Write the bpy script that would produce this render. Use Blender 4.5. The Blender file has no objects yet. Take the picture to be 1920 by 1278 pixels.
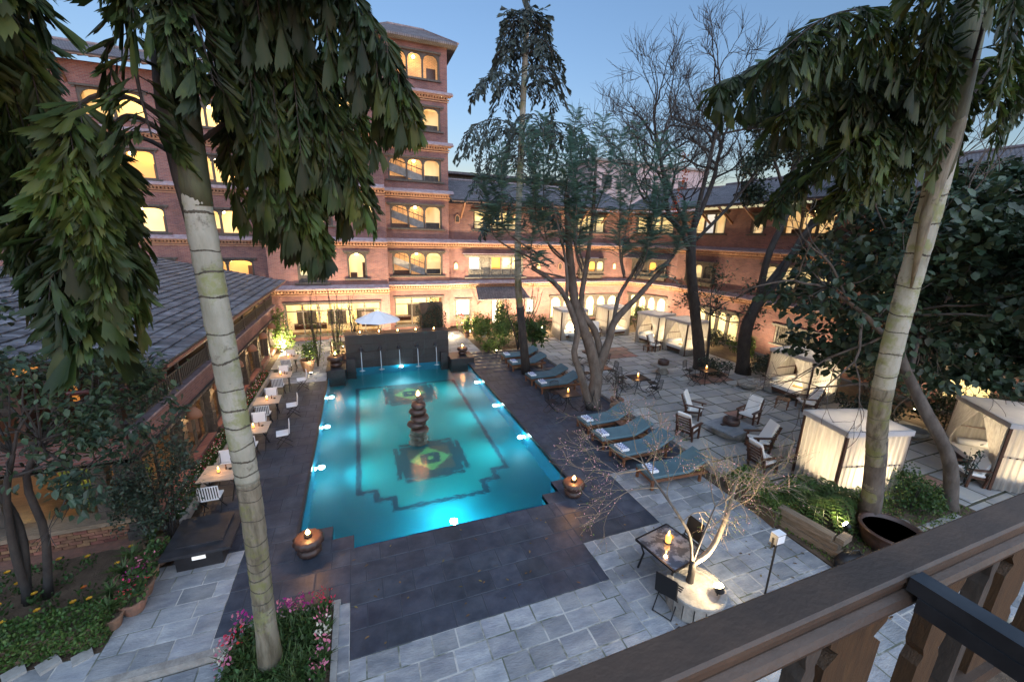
import bpy, math, random
import numpy as np
from mathutils import Matrix, Vector
random.seed(7); rng=np.random.default_rng(7)
S=bpy.context.scene; C=S.collection
R_=math.radians
# strengths of the lamps that the place has
ROOM_E=0.046; FLAME_E=3.6; POOL_E=13; FL=1.7; CAN_E=0.4; SC_E=2.0; BED_E=4.0; SPOT=9; WASH=230; IN_E=1.6
# ---------------------------------------------------------------- camera
cam=bpy.data.cameras.new('camera'); co=bpy.data.objects.new('camera',cam); C.objects.link(co)
cam.sensor_width=36; cam.lens=14.1498; cam.clip_start=.05; cam.clip_end=2000
rot=Matrix(((0.9359744,0.0637747,-0.3462437),(-0.3510654,0.2432296,-0.9042082),(0.0265511,0.9678699,0.2500458)))
co.matrix_world=Matrix.Translation((0,0,7.0))@rot.to_4x4()
S.camera=co
S.cycles.caustics_refractive=False; S.cycles.caustics_reflective=False
S.cycles.use_denoising=True; S.cycles.max_bounces=8; S.cycles.transparent_max_bounces=16
S.cycles.sample_clamp_indirect=4; S.cycles.sample_clamp_direct=30
S.view_settings.view_transform='Standard'; S.view_settings.look='None'
S.view_settings.gamma=1; S.view_settings.use_curve_mapping=False
S.view_settings.exposure=3.6
# ---------------------------------------------------------------- sky
W=bpy.data.worlds.new('World'); S.world=W; W.use_nodes=True
nt=W.node_tree; nt.nodes.clear()
SUN_AZ=R_(180)
sky=nt.nodes.new('ShaderNodeTexSky'); sky.sky_type='NISHITA'; sky.sun_disc=False
sky.sun_elevation=R_(0.0); sky.sun_rotation=SUN_AZ; sky.altitude=1300
sky.air_density=1.0; sky.dust_density=0.3; sky.ozone_density=2.2
bg=nt.nodes.new('ShaderNodeBackground'); bg.inputs[1].default_value=0.095
out=nt.nodes.new('ShaderNodeOutputWorld')
nt.links.new(sky.outputs[0],bg.inputs[0]); nt.links.new(bg.outputs[0],out.inputs[0])
# the last of the dusk light: one weak, very soft lamp from the bright western sky
sl=bpy.data.lights.new('sun','SUN'); sl.energy=0.32; sl.angle=R_(110); sl.color=(.70,.82,1)
so=bpy.data.objects.new('sun',sl); C.objects.link(so)
so.rotation_euler=(R_(48),0,R_(12))
# ---------------------------------------------------------------- helpers
def link(o,parent=None):
    C.objects.link(o)
    if parent is not None: o.parent=parent
    return o
def thing(name,label,cat,loc=(0,0,0),rz=0,group=None):
    o=bpy.data.objects.new(name,None); o.empty_display_size=.2; link(o); o.location=loc; o.rotation_euler=(0,0,rz)
    o['label']=label; o['category']=cat
    if group: o['group']=group
    return o
def tag(o,label,cat,group=None):
    o['label']=label; o['category']=cat
    if group: o['group']=group
    return o
def kids(o): return [c for c in bpy.data.objects if c.parent==o]
def dup(root,loc=None,rz=None,label=None,group=None):
    def rec(o,par):
        c=o.copy(); C.objects.link(c)
        if par is not None: c.parent=par
        for k in CH.get(o.name,[]): 
            kk=rec(k,c); CH.setdefault(c.name,[]).append(kk)
        return c
    r=rec(root,None)
    if loc is not None: r.location=loc
    if rz is not None: r.rotation_euler=(0,0,rz)
    if label: r['label']=label
    if group: r['group']=group
    return r
CH={}
def rot_to(d):
    d=Vector(d).normalized(); return d.to_track_quat('Z','Y').to_matrix().to_4x4()
class MB:
    def __init__(s): s.v=[]; s.f=[]
    def add(s,vs,fs,M=None):
        n=len(s.v)
        if M is not None: vs=[tuple(M@Vector(v)) for v in vs]
        s.v+= [tuple(v) for v in vs]; s.f+=[tuple(i+n for i in f) for f in fs]; return s
    def box(s,x0,y0,z0,x1,y1,z1,M=None):
        vs=[(x,y,z) for z in (z0,z1) for y in (y0,y1) for x in (x0,x1)]
        return s.add(vs,[(0,2,3,1),(4,5,7,6),(0,1,5,4),(2,6,7,3),(0,4,6,2),(1,3,7,5)],M)
    def bar(s,a,b,w,h=None,up=(0,0,1)):
        """box bar from a to b, width w, height h"""
        h=h or w; a=Vector(a);b=Vector(b);d=(b-a); L=d.length
        if L<1e-6: return s
        z=d/L; u=Vector(up)
        if abs(z.dot(u))>.98: u=Vector((0,1,0))
        x=z.cross(u).normalized(); y=z.cross(x)
        vs=[]
        for t in (0,L):
            for (i,j) in ((-1,-1),(1,-1),(1,1),(-1,1)): vs.append(a+z*t+x*(i*w/2)+y*(j*h/2))
        return s.add(vs,[(3,2,1,0),(4,5,6,7),(0,1,5,4),(1,2,6,5),(2,3,7,6),(3,0,4,7)])
    def tube(s,pts,r,n=6,cap=True):
        pts=[Vector(p) for p in pts]; k=len(pts)
        rs=list(r) if hasattr(r,'__len__') else [r]*k
        vs=[]; x=None
        for i,p in enumerate(pts):
            d=(pts[min(i+1,k-1)]-pts[max(i-1,0)])
            if d.length<1e-9: d=Vector((0,0,1))
            d.normalize()
            if x is None:
                u=Vector((0,0,1)) if abs(d.z)<.9 else Vector((0,1,0))
                x=d.cross(u).normalized()
            x=(x-d*x.dot(d)).normalized(); y=d.cross(x)
            for j in range(n):
                a=2*math.pi*j/n; vs.append(p+(x*math.cos(a)+y*math.sin(a))*rs[i])
        fs=[(i*n+j,i*n+(j+1)%n,(i+1)*n+(j+1)%n,(i+1)*n+j) for i in range(k-1) for j in range(n)]
        if cap: fs+=[tuple(range(n))[::-1],tuple((k-1)*n+j for j in range(n))]
        return s.add(vs,fs)
    def lathe(s,prof,n=20,c=(0,0,0),M=None,jit=0,ribs=0,ra=0):
        vs=[]
        for (r,z) in prof:
            for j in range(n):
                a=2*math.pi*j/n; rr=r*(1+(ra*abs(math.sin(ribs*a/2)) if ribs else 0)+(random.uniform(-jit,jit) if jit else 0))
                vs.append((c[0]+rr*math.cos(a),c[1]+rr*math.sin(a),c[2]+z))
        k=len(prof)
        fs=[(i*n+j,i*n+(j+1)%n,(i+1)*n+(j+1)%n,(i+1)*n+j) for i in range(k-1) for j in range(n)]
        if prof[0][0]>1e-4: fs.append(tuple(range(n))[::-1])
        if prof[-1][0]>1e-4: fs.append(tuple((k-1)*n+j for j in range(n)))
        return s.add(vs,fs,M)
    def prism(s,poly,z0,z1,M=None):
        n=len(poly)
        vs=[(x,y,z0) for x,y in poly]+[(x,y,z1) for x,y in poly]
        return s.add(vs,[tuple(range(n))[::-1],tuple(range(n,2*n))]+[(i,(i+1)%n,n+(i+1)%n,n+i) for i in range(n)],M)
    def build(s,name,mat,parent=None,smooth=False,kind=None,label=None,loc=None,fix=True):
        me=bpy.data.meshes.new(name); me.from_pydata(s.v,[],s.f); 
        if fix:
            import bmesh
            b=bmesh.new(); b.from_mesh(me); bmesh.ops.recalc_face_normals(b,faces=b.faces); b.to_mesh(me); b.free()
        me.materials.append(mat)
        if smooth: me.polygons.foreach_set('use_smooth',[True]*len(me.polygons))
        o=bpy.data.objects.new(name,me); link(o,parent)
        if parent is not None: CH.setdefault(parent.name,[]).append(o)
        if kind: o['kind']=kind
        if label: o['label']=label
        if loc: o.location=loc
        return o
def inst(name,me,parent,M,label=None):
    o=bpy.data.objects.new(name,me); link(o,parent); o.matrix_local=M
    CH.setdefault(parent.name,[]).append(o)
    return o
def soup(name,pv,pf,Ms,mat,parent=None,smooth=False,kind='stuff'):
    """one mesh from many transformed copies of a small prototype"""
    if len(Ms)==0: return None
    pv=np.array(pv,float); Ms=np.array(Ms,float)
    V=np.einsum('nij,kj->nki',Ms[:,:3,:3],pv)+Ms[:,None,:3,3]
    n=len(Ms);k=len(pv)
    lt=np.array([len(f) for f in pf]); flat=np.concatenate([np.array(f) for f in pf])
    LI=(flat[None,:]+(np.arange(n)*k)[:,None]).ravel()
    LT=np.tile(lt,n); LS=np.concatenate([[0],np.cumsum(LT)[:-1]])
    me=bpy.data.meshes.new(name); me.vertices.add(n*k); me.vertices.foreach_set('co',V.ravel())
    me.loops.add(len(LI)); me.loops.foreach_set('vertex_index',LI.astype(np.int32))
    me.polygons.add(len(LT)); me.polygons.foreach_set('loop_start',LS.astype(np.int32)); me.polygons.foreach_set('loop_total',LT.astype(np.int32))
    me.materials.append(mat); me.update(calc_edges=True)
    if smooth: me.polygons.foreach_set('use_smooth',[True]*len(me.polygons))
    o=bpy.data.objects.new(name,me); link(o,parent)
    if parent is not None: CH.setdefault(parent.name,[]).append(o)
    if kind: o['kind']=kind
    return o
def pieces(name,stuffname,pv,pf,Ms,mat,parent,cap=300,ref=(0,0,7)):
    """nearest `cap` copies as parts, the rest joined"""
    Ms=sorted(Ms,key=lambda m:(Vector((m[0][3],m[1][3],m[2][3]))-Vector(ref)).length)
    me=bpy.data.meshes.new(name); me.from_pydata([tuple(v) for v in pv],[],pf); me.materials.append(mat)
    for m in Ms[:cap]: inst(name,me,parent,Matrix(m))
    if len(Ms)>cap: soup(stuffname,pv,pf,Ms[cap:],mat,parent)
UNIT=([(x,y,z) for z in (0,1) for y in (0,1) for x in (0,1)],[(0,2,3,1),(4,5,7,6),(0,1,5,4),(2,6,7,3),(0,4,6,2),(1,3,7,5)])
# a stone with a small chamfer round its top
def stone_proto(c=.02):
    a=[(x,y,0) for x,y in ((0,0),(1,0),(1,1),(0,1))]
    b=[(x,y,.6) for x,y in ((0,0),(1,0),(1,1),(0,1))]
    d=[(x,y,1) for x,y in ((c,c),(1-c,c),(1-c,1-c),(c,1-c))]
    fs=[(8,9,10,11)]
    for i in range(4): fs+=[(i,(i+1)%4,4+(i+1)%4,4+i),(4+i,4+(i+1)%4,8+(i+1)%4,8+i)]
    return a+b+d,fs
STONE=stone_proto()
def TRS(x,y,z,rz=0,sx=1,sy=1,sz=1,rx=0,ry=0):
    return Matrix.Translation((x,y,z))@Matrix.Rotation(rz,4,'Z')@Matrix.Rotation(ry,4,'Y')@Matrix.Rotation(rx,4,'X')@Matrix.Diagonal((sx,sy,sz,1))
# ---------------------------------------------------------------- materials
def nodes(m):
    m.use_nodes=True; return m.node_tree
def mat(name,col,rough=.7,col2=None,scale=6,metal=0,bump=0,bscale=None,rnd=0,stretch=(1,1,1),thr=(.35,.65),spec=.5,trans=0,emit=None,est=0,detail=6,coat=0,world=False,stain=0):
    m=bpy.data.materials.new(name); t=nodes(m); N=t.nodes; L=t.links
    b=N['Principled BSDF']; b.inputs['Roughness'].default_value=rough; b.inputs['Metallic'].default_value=metal
    b.inputs['Base Color'].default_value=(*col,1); b.inputs['Specular IOR Level'].default_value=spec
    if coat: b.inputs['Coat Weight'].default_value=coat
    tc=N.new('ShaderNodeTexCoord'); mp=N.new('ShaderNodeMapping'); mp.inputs['Scale'].default_value=stretch
    if world:
        gp=N.new('ShaderNodeNewGeometry'); L.new(gp.outputs['Position'],mp.inputs[0])
    else: L.new(tc.outputs['Object'],mp.inputs[0])
    cur=None
    if col2 is not None:
        n=N.new('ShaderNodeTexNoise'); n.inputs['Scale'].default_value=scale; n.inputs['Detail'].default_value=detail; n.inputs['Roughness'].default_value=.6
        L.new(mp.outputs[0],n.inputs['Vector'])
        r=N.new('ShaderNodeMapRange'); r.inputs[1].default_value=thr[0]; r.inputs[2].default_value=thr[1]; L.new(n.outputs[0],r.inputs[0])
        mx=N.new('ShaderNodeMix'); mx.data_type='RGBA'; mx.inputs[6].default_value=(*col,1); mx.inputs[7].default_value=(*col2,1)
        L.new(r.outputs[0],mx.inputs[0]); cur=mx.outputs[2]
    if stain and cur is not None:
        ns=N.new('ShaderNodeTexNoise'); ns.inputs['Scale'].default_value=.9; ns.inputs['Detail'].default_value=12; ns.inputs['Roughness'].default_value=.68; L.new(mp.outputs[0],ns.inputs['Vector'])
        rs_=N.new('ShaderNodeMapRange'); rs_.inputs[1].default_value=.32; rs_.inputs[2].default_value=.68; rs_.inputs[3].default_value=1-stain; rs_.inputs[4].default_value=1+stain*.7; L.new(ns.outputs[0],rs_.inputs[0])
        hs=N.new('ShaderNodeHueSaturation'); L.new(cur,hs.inputs['Color']); L.new(rs_.outputs[0],hs.inputs['Value']); cur=hs.outputs[0]
    if rnd:
        oi=N.new('ShaderNodeObjectInfo'); h=N.new('ShaderNodeHueSaturation')
        geo=N.new('ShaderNodeNewGeometry'); ad=N.new('ShaderNodeMath'); ad.operation='ADD'; fr=N.new('ShaderNodeMath'); fr.operation='FRACT'
        L.new(oi.outputs['Random'],ad.inputs[0]); L.new(geo.outputs['Random Per Island'],ad.inputs[1]); L.new(ad.outputs[0],fr.inputs[0])
        v=N.new('ShaderNodeMapRange'); v.inputs[3].default_value=1-rnd; v.inputs[4].default_value=1+rnd
        L.new(fr.outputs[0],v.inputs[0]); L.new(v.outputs[0],h.inputs['Value'])
        v2=N.new('ShaderNodeMapRange'); v2.inputs[3].default_value=.5-rnd*.06; v2.inputs[4].default_value=.5+rnd*.06
        m2=N.new('ShaderNodeMath'); m2.operation='MULTIPLY'; m2.inputs[1].default_value=7.31; f2=N.new('ShaderNodeMath'); f2.operation='FRACT'
        L.new(fr.outputs[0],m2.inputs[0]); L.new(m2.outputs[0],f2.inputs[0]); L.new(f2.outputs[0],v2.inputs[0]); L.new(v2.outputs[0],h.inputs['Hue'])
        if cur is not None: L.new(cur,h.inputs['Color'])
        else: h.inputs['Color'].default_value=(*col,1)
        cur=h.outputs[0]
    if cur is not None: L.new(cur,b.inputs['Base Color'])
    if bump:
        n2=N.new('ShaderNodeTexNoise'); n2.inputs['Scale'].default_value=bscale or scale*4; n2.inputs['Detail'].default_value=5
        L.new(mp.outputs[0],n2.inputs['Vector'])
        bp=N.new('ShaderNodeBump'); bp.inputs['Strength'].default_value=min(1,bump); bp.inputs['Distance'].default_value=.02
        L.new(n2.outputs[0],bp.inputs['Height']); L.new(bp.outputs[0],b.inputs['Normal'])
    if trans:
        # thin translucent sheet (leaf or cloth): mix in a translucent lobe
        tr=N.new('ShaderNodeBsdfTranslucent'); tr.inputs[0].default_value=(*col,1)
        if cur is not None: L.new(cur,tr.inputs[0])
        ms=N.new('ShaderNodeMixShader'); ms.inputs[0].default_value=trans
        L.new(b.outputs[0],ms.inputs[1]); L.new(tr.outputs[0],ms.inputs[2]); L.new(ms.outputs[0],N['Material Output'].inputs[0])
    if emit:
        b.inputs['Emission Color'].default_value=(*emit,1); b.inputs['Emission Strength'].default_value=est
    return m
def brickmat(name,c1,c2,mortar,bw=.24,bh=.075,emit=0,axis='xy',scale=1,tint=None,dark=None):
    m=bpy.data.materials.new(name); t=nodes(m); N=t.nodes; L=t.links; b=N['Principled BSDF']
    tc=N.new('ShaderNodeTexCoord'); sp=N.new('ShaderNodeSeparateXYZ'); L.new(tc.outputs['Object'],sp.inputs[0])
    ad=N.new('ShaderNodeMath'); ad.operation='ADD'; L.new(sp.outputs[0],ad.inputs[0]); L.new(sp.outputs[1],ad.inputs[1])
    cb=N.new('ShaderNodeCombineXYZ'); L.new(ad.outputs[0],cb.inputs[0]); L.new(sp.outputs[2],cb.inputs[1])
    br=N.new('ShaderNodeTexBrick'); br.inputs['Scale'].default_value=1; br.inputs['Brick Width'].default_value=bw; br.inputs['Row Height'].default_value=bh
    br.inputs['Mortar Size'].default_value=.010; br.inputs['Color1'].default_value=(*c1,1); br.inputs['Color2'].default_value=(*c2,1); br.inputs['Mortar'].default_value=(*mortar,1)
    L.new(cb.outputs[0],br.inputs['Vector'])
    n=N.new('ShaderNodeTexNoise'); n.inputs['Scale'].default_value=.55; n.inputs['Detail'].default_value=8; n.inputs['Roughness'].default_value=.65; L.new(tc.outputs['Object'],n.inputs['Vector'])
    r=N.new('ShaderNodeMapRange'); r.inputs[1].default_value=.3; r.inputs[2].default_value=.7; r.inputs[3].default_value=.62; r.inputs[4].default_value=1.3; L.new(n.outputs[0],r.inputs[0])
    h=N.new('ShaderNodeHueSaturation'); L.new(br.outputs[0],h.inputs['Color']); L.new(r.outputs[0],h.inputs['Value'])
    # pale efflorescence streaks
    n3=N.new('ShaderNodeTexNoise'); n3.inputs['Scale'].default_value=2.2; n3.inputs['Detail'].default_value=10; n3.inputs['Roughness'].default_value=.75
    mp3=N.new('ShaderNodeMapping'); mp3.inputs['Scale'].default_value=(.6,.6,2.2); L.new(tc.outputs['Object'],mp3.inputs[0]); L.new(mp3.outputs[0],n3.inputs['Vector'])
    r3=N.new('ShaderNodeMapRange'); r3.inputs[1].default_value=.56; r3.inputs[2].default_value=.78; r3.inputs[4].default_value=.32; L.new(n3.outputs[0],r3.inputs[0])
    mx=N.new('ShaderNodeMix'); mx.data_type='RGBA'; L.new(r3.outputs[0],mx.inputs[0]); L.new(h.outputs[0],mx.inputs[6]); mx.inputs[7].default_value=(.42,.28,.22,1)
    L.new(mx.outputs[2],b.inputs['Base Color']); b.inputs['Roughness'].default_value=.85
    bp=N.new('ShaderNodeBump'); bp.inputs['Strength'].default_value=.5; bp.inputs['Distance'].default_value=.012; L.new(br.outputs['Fac'],bp.inputs['Height']); bp.invert=True; L.new(bp.outputs[0],b.inputs['Normal'])
    if emit:
        L.new(mx.outputs[2],b.inputs['Emission Color']); b.inputs['Emission Strength'].default_value=emit
    return m
def emat(name,col,st,col2=None,scale=3,stretch=(1,1,1)):
    m=bpy.data.materials.new(name); t=nodes(m); N=t.nodes; L=t.links; b=N['Principled BSDF']
    b.inputs['Base Color'].default_value=(*[min(.8,c) for c in col],1); b.inputs['Roughness'].default_value=.8
    b.inputs['Emission Color'].default_value=(*col,1); b.inputs['Emission Strength'].default_value=st
    if col2:
        tc=N.new('ShaderNodeTexCoord'); mp=N.new('ShaderNodeMapping'); mp.inputs['Scale'].default_value=stretch; L.new(tc.outputs['Object'],mp.inputs[0])
        n=N.new('ShaderNodeTexNoise'); n.inputs['Scale'].default_value=scale; n.inputs['Detail'].default_value=4; L.new(mp.outputs[0],n.inputs['Vector'])
        r=N.new('ShaderNodeMapRange'); r.inputs[1].default_value=.35; r.inputs[2].default_value=.65; L.new(n.outputs[0],r.inputs[0])
        mx=N.new('ShaderNodeMix'); mx.data_type='RGBA'; mx.inputs[6].default_value=(*col,1); mx.inputs[7].default_value=(*col2,1); L.new(r.outputs[0],mx.inputs[0]); L.new(mx.outputs[2],b.inputs['Emission Color'])
    return m
M={}
M['brick']=brickmat('facade_brick',(.25,.105,.085),(.155,.062,.062),(.20,.15,.14))
M['roombrick']=brickmat('lit_stair_brick',(1.0,.56,.24),(.85,.45,.19),(.50,.26,.12),emit=ROOM_E*1.15)
M['lowbrick']=mat('loose_brick',(.30,.14,.08),.85,(.20,.085,.05),scale=9,rnd=.35,bump=.5,world=True,stain=.3)
M['mortar']=mat('mortar',(.16,.12,.09),.95)
M['cream']=emat('lit_plaster',(1.0,.68,.33),ROOM_E*1.6,(.50,.25,.08),scale=1.3,stretch=(1.5,1.5,.5))
M['cream2']=emat('lit_white_room',(1.0,.74,.40),ROOM_E*1.8,(.85,.46,.17),scale=1.5,stretch=(1.5,1.5,.4))
M['curtain_lit']=emat('lit_curtain',(1.0,.72,.38),ROOM_E*.9,(.42,.27,.13),scale=4,stretch=(3,3,.12))
M['greenish']=emat('lit_green_pane',(.62,1.0,.80),ROOM_E*1.3)
M['paleglass']=emat('lit_frosted_pane',(.95,.93,.85),ROOM_E*1.1)
M['redroom']=emat('lit_red_wall',(1.0,.36,.08),ROOM_E*.8)
M['darkroom']=mat('dark_interior',(.05,.04,.035),.9)
M['wood']=mat('carved_timber',(.085,.070,.058),.65,(.04,.033,.028),scale=9,stretch=(1,1,.4),bump=.4)
M['woodgrey']=mat('weathered_carved_timber',(.24,.22,.185),.8,(.12,.11,.095),scale=9,bump=.5)
M['woodwarm']=mat('teak',(.20,.085,.04),.45,(.11,.045,.022),scale=14,stretch=(1,6,6),bump=.15)
M['teakdark']=mat('dark_teak',(.10,.042,.024),.4,(.055,.024,.015),scale=14,bump=.15)
M['ledge']=mat('purple_clay_ledge',(.24,.16,.17),.8,(.34,.28,.30),scale=5,bump=.4)
M['dentil']=mat('moulded_brick',(.42,.25,.15),.85,(.30,.15,.10),scale=7)
M['roof']=mat('clay_roof_tile',(.17,.13,.135),.75,(.27,.225,.235),scale=5,rnd=.0,bump=.5)
M['slate']=mat('dark_slate',(.026,.033,.050),.5,(.058,.066,.086),scale=3.0,rnd=.20,bump=.35,bscale=12,detail=12,world=True,stain=.35)
M['slatebase']=mat('slate_joint',(.042,.048,.062),.9)
M['paver']=mat('grey_stone_paver',(.33,.335,.34),.75,(.20,.215,.245),scale=2.0,rnd=.26,stretch=(1,2.2,1),bump=.8,bscale=16,detail=14,world=True,stain=.28)
M['paverbase']=mat('sandy_joint',(.46,.44,.41),.95,(.12,.13,.10),scale=1.3,thr=(.44,.56),bump=.6,world=True)
M['flag']=mat('patio_flagstone',(.43,.405,.365),.68,(.25,.25,.26),scale=1.8,rnd=.22,bump=.8,bscale=9,detail=14,world=True,stain=.30)
M['flagred']=mat('red_flagstone',(.36,.185,.125),.75,(.20,.13,.11),scale=3,rnd=.25,bump=.5,world=True,stain=.3)
M['moss']=mat('mossy_joint',(.055,.060,.035),.95,(.10,.09,.06),scale=5,bump=.6)
M['soil']=mat('garden_soil',(.075,.050,.033),.95,(.13,.09,.06),scale=4,bump=1,bscale=30,detail=10)
M['kerb']=mat('concrete_kerb',(.34,.33,.31),.85,(.22,.21,.20),scale=5,bump=.4)
M['white']=mat('white_cloth',(.78,.78,.80),.9,bump=.15,bscale=30)
M['sheer']=mat('sheer_curtain',(.82,.79,.74),.9,(.64,.60,.55),scale=4,stretch=(4,4,.2),trans=.72)
M['canopy']=mat('canopy_cloth',(.72,.70,.70),.9,(.60,.58,.58),scale=2,trans=.35)
M['mattress']=mat('white_mattress',(.80,.78,.75),.9,bump=.15,bscale=12)
M['cushion']=mat('lounger_cushion_teal',(.070,.125,.150),.75,(.090,.155,.18),scale=3,bump=.2,bscale=60,rnd=.10)
M['towel']=mat('towel_white',(.80,.82,.86),.95,bump=.3,bscale=60)
M['towelblue']=mat('towel_blue_stripe',(.05,.07,.28),.95)
M['iron']=mat('black_iron',(.025,.025,.027),.45,metal=.6,spec=.5)
M['black']=mat('black_stone',(.018,.019,.022),.4,(.036,.036,.042),scale=4,bump=.15)
M['blackwall']=mat('black_granite_cladding',(.012,.012,.014),.5,(.024,.023,.026),scale=6,rnd=.25)
M['pottery']=mat('brown_pottery',(.075,.038,.028),.42,(.040,.024,.020),scale=6,bump=.3)
M['terracotta']=mat('terracotta',(.30,.155,.10),.85,(.20,.12,.085),scale=8,bump=.3,rnd=.2)
M['tabletop']=mat('pale_table_top',(.50,.42,.34),.6,(.42,.34,.27),scale=6,stretch=(1,8,1))
M['flame']=emat('flame',(1.0,.50,.14),FLAME_E)
M['candle']=emat('candle_glow',(1.0,.36,.07),FLAME_E*.06)
M['bulb']=emat('floodlight_face',(1.0,.80,.46),FLAME_E*1.6)
M['poollamp']=emat('pool_lamp_face',(.75,.93,1.0),FLAME_E*.9)
M['shade']=mat('sconce_shade',(.30,.14,.08),.8)
M['grass']=mat('leaf_grass',(.045,.085,.018),.6,(.075,.12,.03),scale=3,rnd=.35,trans=.3)
M['hedge']=mat('leaf_hedge',(.045,.090,.020),.6,rnd=.5,trans=.25)
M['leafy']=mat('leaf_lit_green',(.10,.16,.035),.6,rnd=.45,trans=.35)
M['palmleaf']=mat('leaf_fishtail',(.026,.043,.015),.5,(.075,.100,.018),scale=.8,rnd=.55,trans=.3,spec=.3,thr=(.45,.65))
M['palmleaf2']=mat('leaf_far_palm',(.036,.052,.042),.6,rnd=.35,trans=.15)
M['feather']=mat('leaf_feathery',(.11,.20,.155),.6,rnd=.4,trans=.35)
M['bigleaf']=mat('leaf_broad_dark',(.032,.055,.034),.45,(.052,.082,.036),scale=.6,rnd=.45,trans=.15,spec=.4)
M['smallleaf']=mat('leaf_small_dark',(.034,.056,.034),.5,rnd=.5,trans=.2)
M['autumn']=mat('leaf_orange',(.42,.085,.02),.6,rnd=.4,trans=.35)
M['bark']=mat('bark_grey_brown',(.070,.055,.045),.9,(.14,.118,.10),scale=5,stretch=(1,1,.45),bump=.9,bscale=14,detail=10)
M['barkdark']=mat('bark_dark',(.026,.021,.019),.9,(.052,.043,.037),scale=6,stretch=(1,1,.4),bump=.8,bscale=16)
def palmmat(name,base,streak,lichen,dark,ss,st):
    m=mat(name,base,.8,streak,scale=ss,stretch=(1,1,st),bump=.5,bscale=24,thr=(.44,.62),detail=12)
    t=m.node_tree; N=t.nodes; L=t.links; b=N['Principled BSDF']; src=b.inputs['Base Color'].links[0].from_socket
    tc=[n for n in N if n.type=='TEX_COORD'][0]
    for (col,sc,lo,hi,amt) in ((lichen,1.9,.50,.60,.75),(dark,4.5,.58,.66,.7),(dark,1.1,.60,.75,.5)):
        n=N.new('ShaderNodeTexNoise'); n.inputs['Scale'].default_value=sc; n.inputs['Detail'].default_value=9; n.inputs['Roughness'].default_value=.7; L.new(tc.outputs['Object'],n.inputs['Vector'])
        r=N.new('ShaderNodeMapRange'); r.inputs[1].default_value=lo; r.inputs[2].default_value=hi; r.inputs[4].default_value=amt; L.new(n.outputs[0],r.inputs[0])
        mx=N.new('ShaderNodeMix'); mx.data_type='RGBA'; L.new(r.outputs[0],mx.inputs[0]); L.new(src,mx.inputs[6]); mx.inputs[7].default_value=(*col,1); src=mx.outputs[2]
    L.new(src,b.inputs['Base Color']); return m
M['palmbark']=palmmat('palm_trunk_pale',(.36,.35,.29),(.24,.235,.18),(.20,.22,.07),(.085,.072,.05),2.6,.35)
M['palmbark2']=palmmat('palm_trunk_streaky',(.21,.185,.135),(.095,.08,.052),(.16,.17,.05),(.055,.046,.034),9,.16)
M['palmring']=mat('palm_ring_scar',(.045,.038,.028),.9,(.11,.095,.07),scale=12,bump=.6)
M['pinkbloom']=mat('petal_pink',(.62,.20,.30),.6,rnd=.3,trans=.4)
M['blossom']=mat('petal_blossom',(.68,.40,.46),.6,rnd=.3,trans=.45)
M['redbloom']=mat('petal_red',(.55,.03,.06),.6,rnd=.3,trans=.3)
M['yellowbloom']=mat('petal_yellow',(.75,.42,.03),.6,rnd=.3,trans=.3)
M['whitebloom']=mat('petal_white',(.72,.70,.58),.6,rnd=.2,trans=.3)
M['magenta']=mat('petal_magenta',(.36,.02,.20),.6,rnd=.3,trans=.3)
M['oldtimber']=mat('old_sleeper_timber',(.27,.20,.14),.85,(.15,.11,.075),scale=5,stretch=(1,7,7),bump=.8)
M['rail']=mat('railing_timber',(.090,.054,.034),.5,(.042,.027,.019),scale=4,stretch=(.8,1.2,1.2),bump=.12,bscale=70,detail=14,thr=(.34,.66))
M['creamdim']=emat('lit_dim_room',(.95,.50,.20),ROOM_E*.75,(.45,.22,.08),scale=1.6); M['shaft']=mat('palm_crownshaft',(.085,.095,.045),.7,(.045,.040,.028),scale=5,stretch=(1,1,.3),bump=.5,detail=10)
M['railwarm']=mat('railing_timber_side',(.085,.046,.020),.55,(.05,.028,.014),scale=14,stretch=(3,3,.5),bump=.3,detail=9)
M['blackpaint']=mat('black_painted_steel',(.018,.019,.022),.32,(.035,.036,.04),scale=9)
M['gutter']=mat('brown_gutter',(.14,.05,.045),.3,metal=.2)
M['stone']=mat('carved_stone',(.30,.28,.25),.8,(.20,.19,.17),scale=7,bump=.6)
M['concrete']=mat('rough_concrete',(.34,.32,.29),.9,(.22,.20,.18),scale=6,bump=.8)
M['gold']=mat('gold_tray',(.42,.27,.06),.5)
M['green_stripe']=mat('green_stripe_cushion',(.17,.23,.04),.8); M['hedgebright']=mat('leaf_clipped_hedge',(.060,.115,.022),.6,rnd=.45,trans=.25); M['twiglit']=mat('lit_twig_bark',(.26,.20,.14),.8,(.17,.13,.09),scale=12)  # twig bark is paler, with the floodlight's glow put into its colour
M['dstripe']=mat('dark_stripe',(.03,.03,.03),.8)
M['deckwood']=mat('room_timber_floor',(.24,.135,.065),.35,(.15,.08,.04),scale=5,stretch=(.5,6,1))

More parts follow.
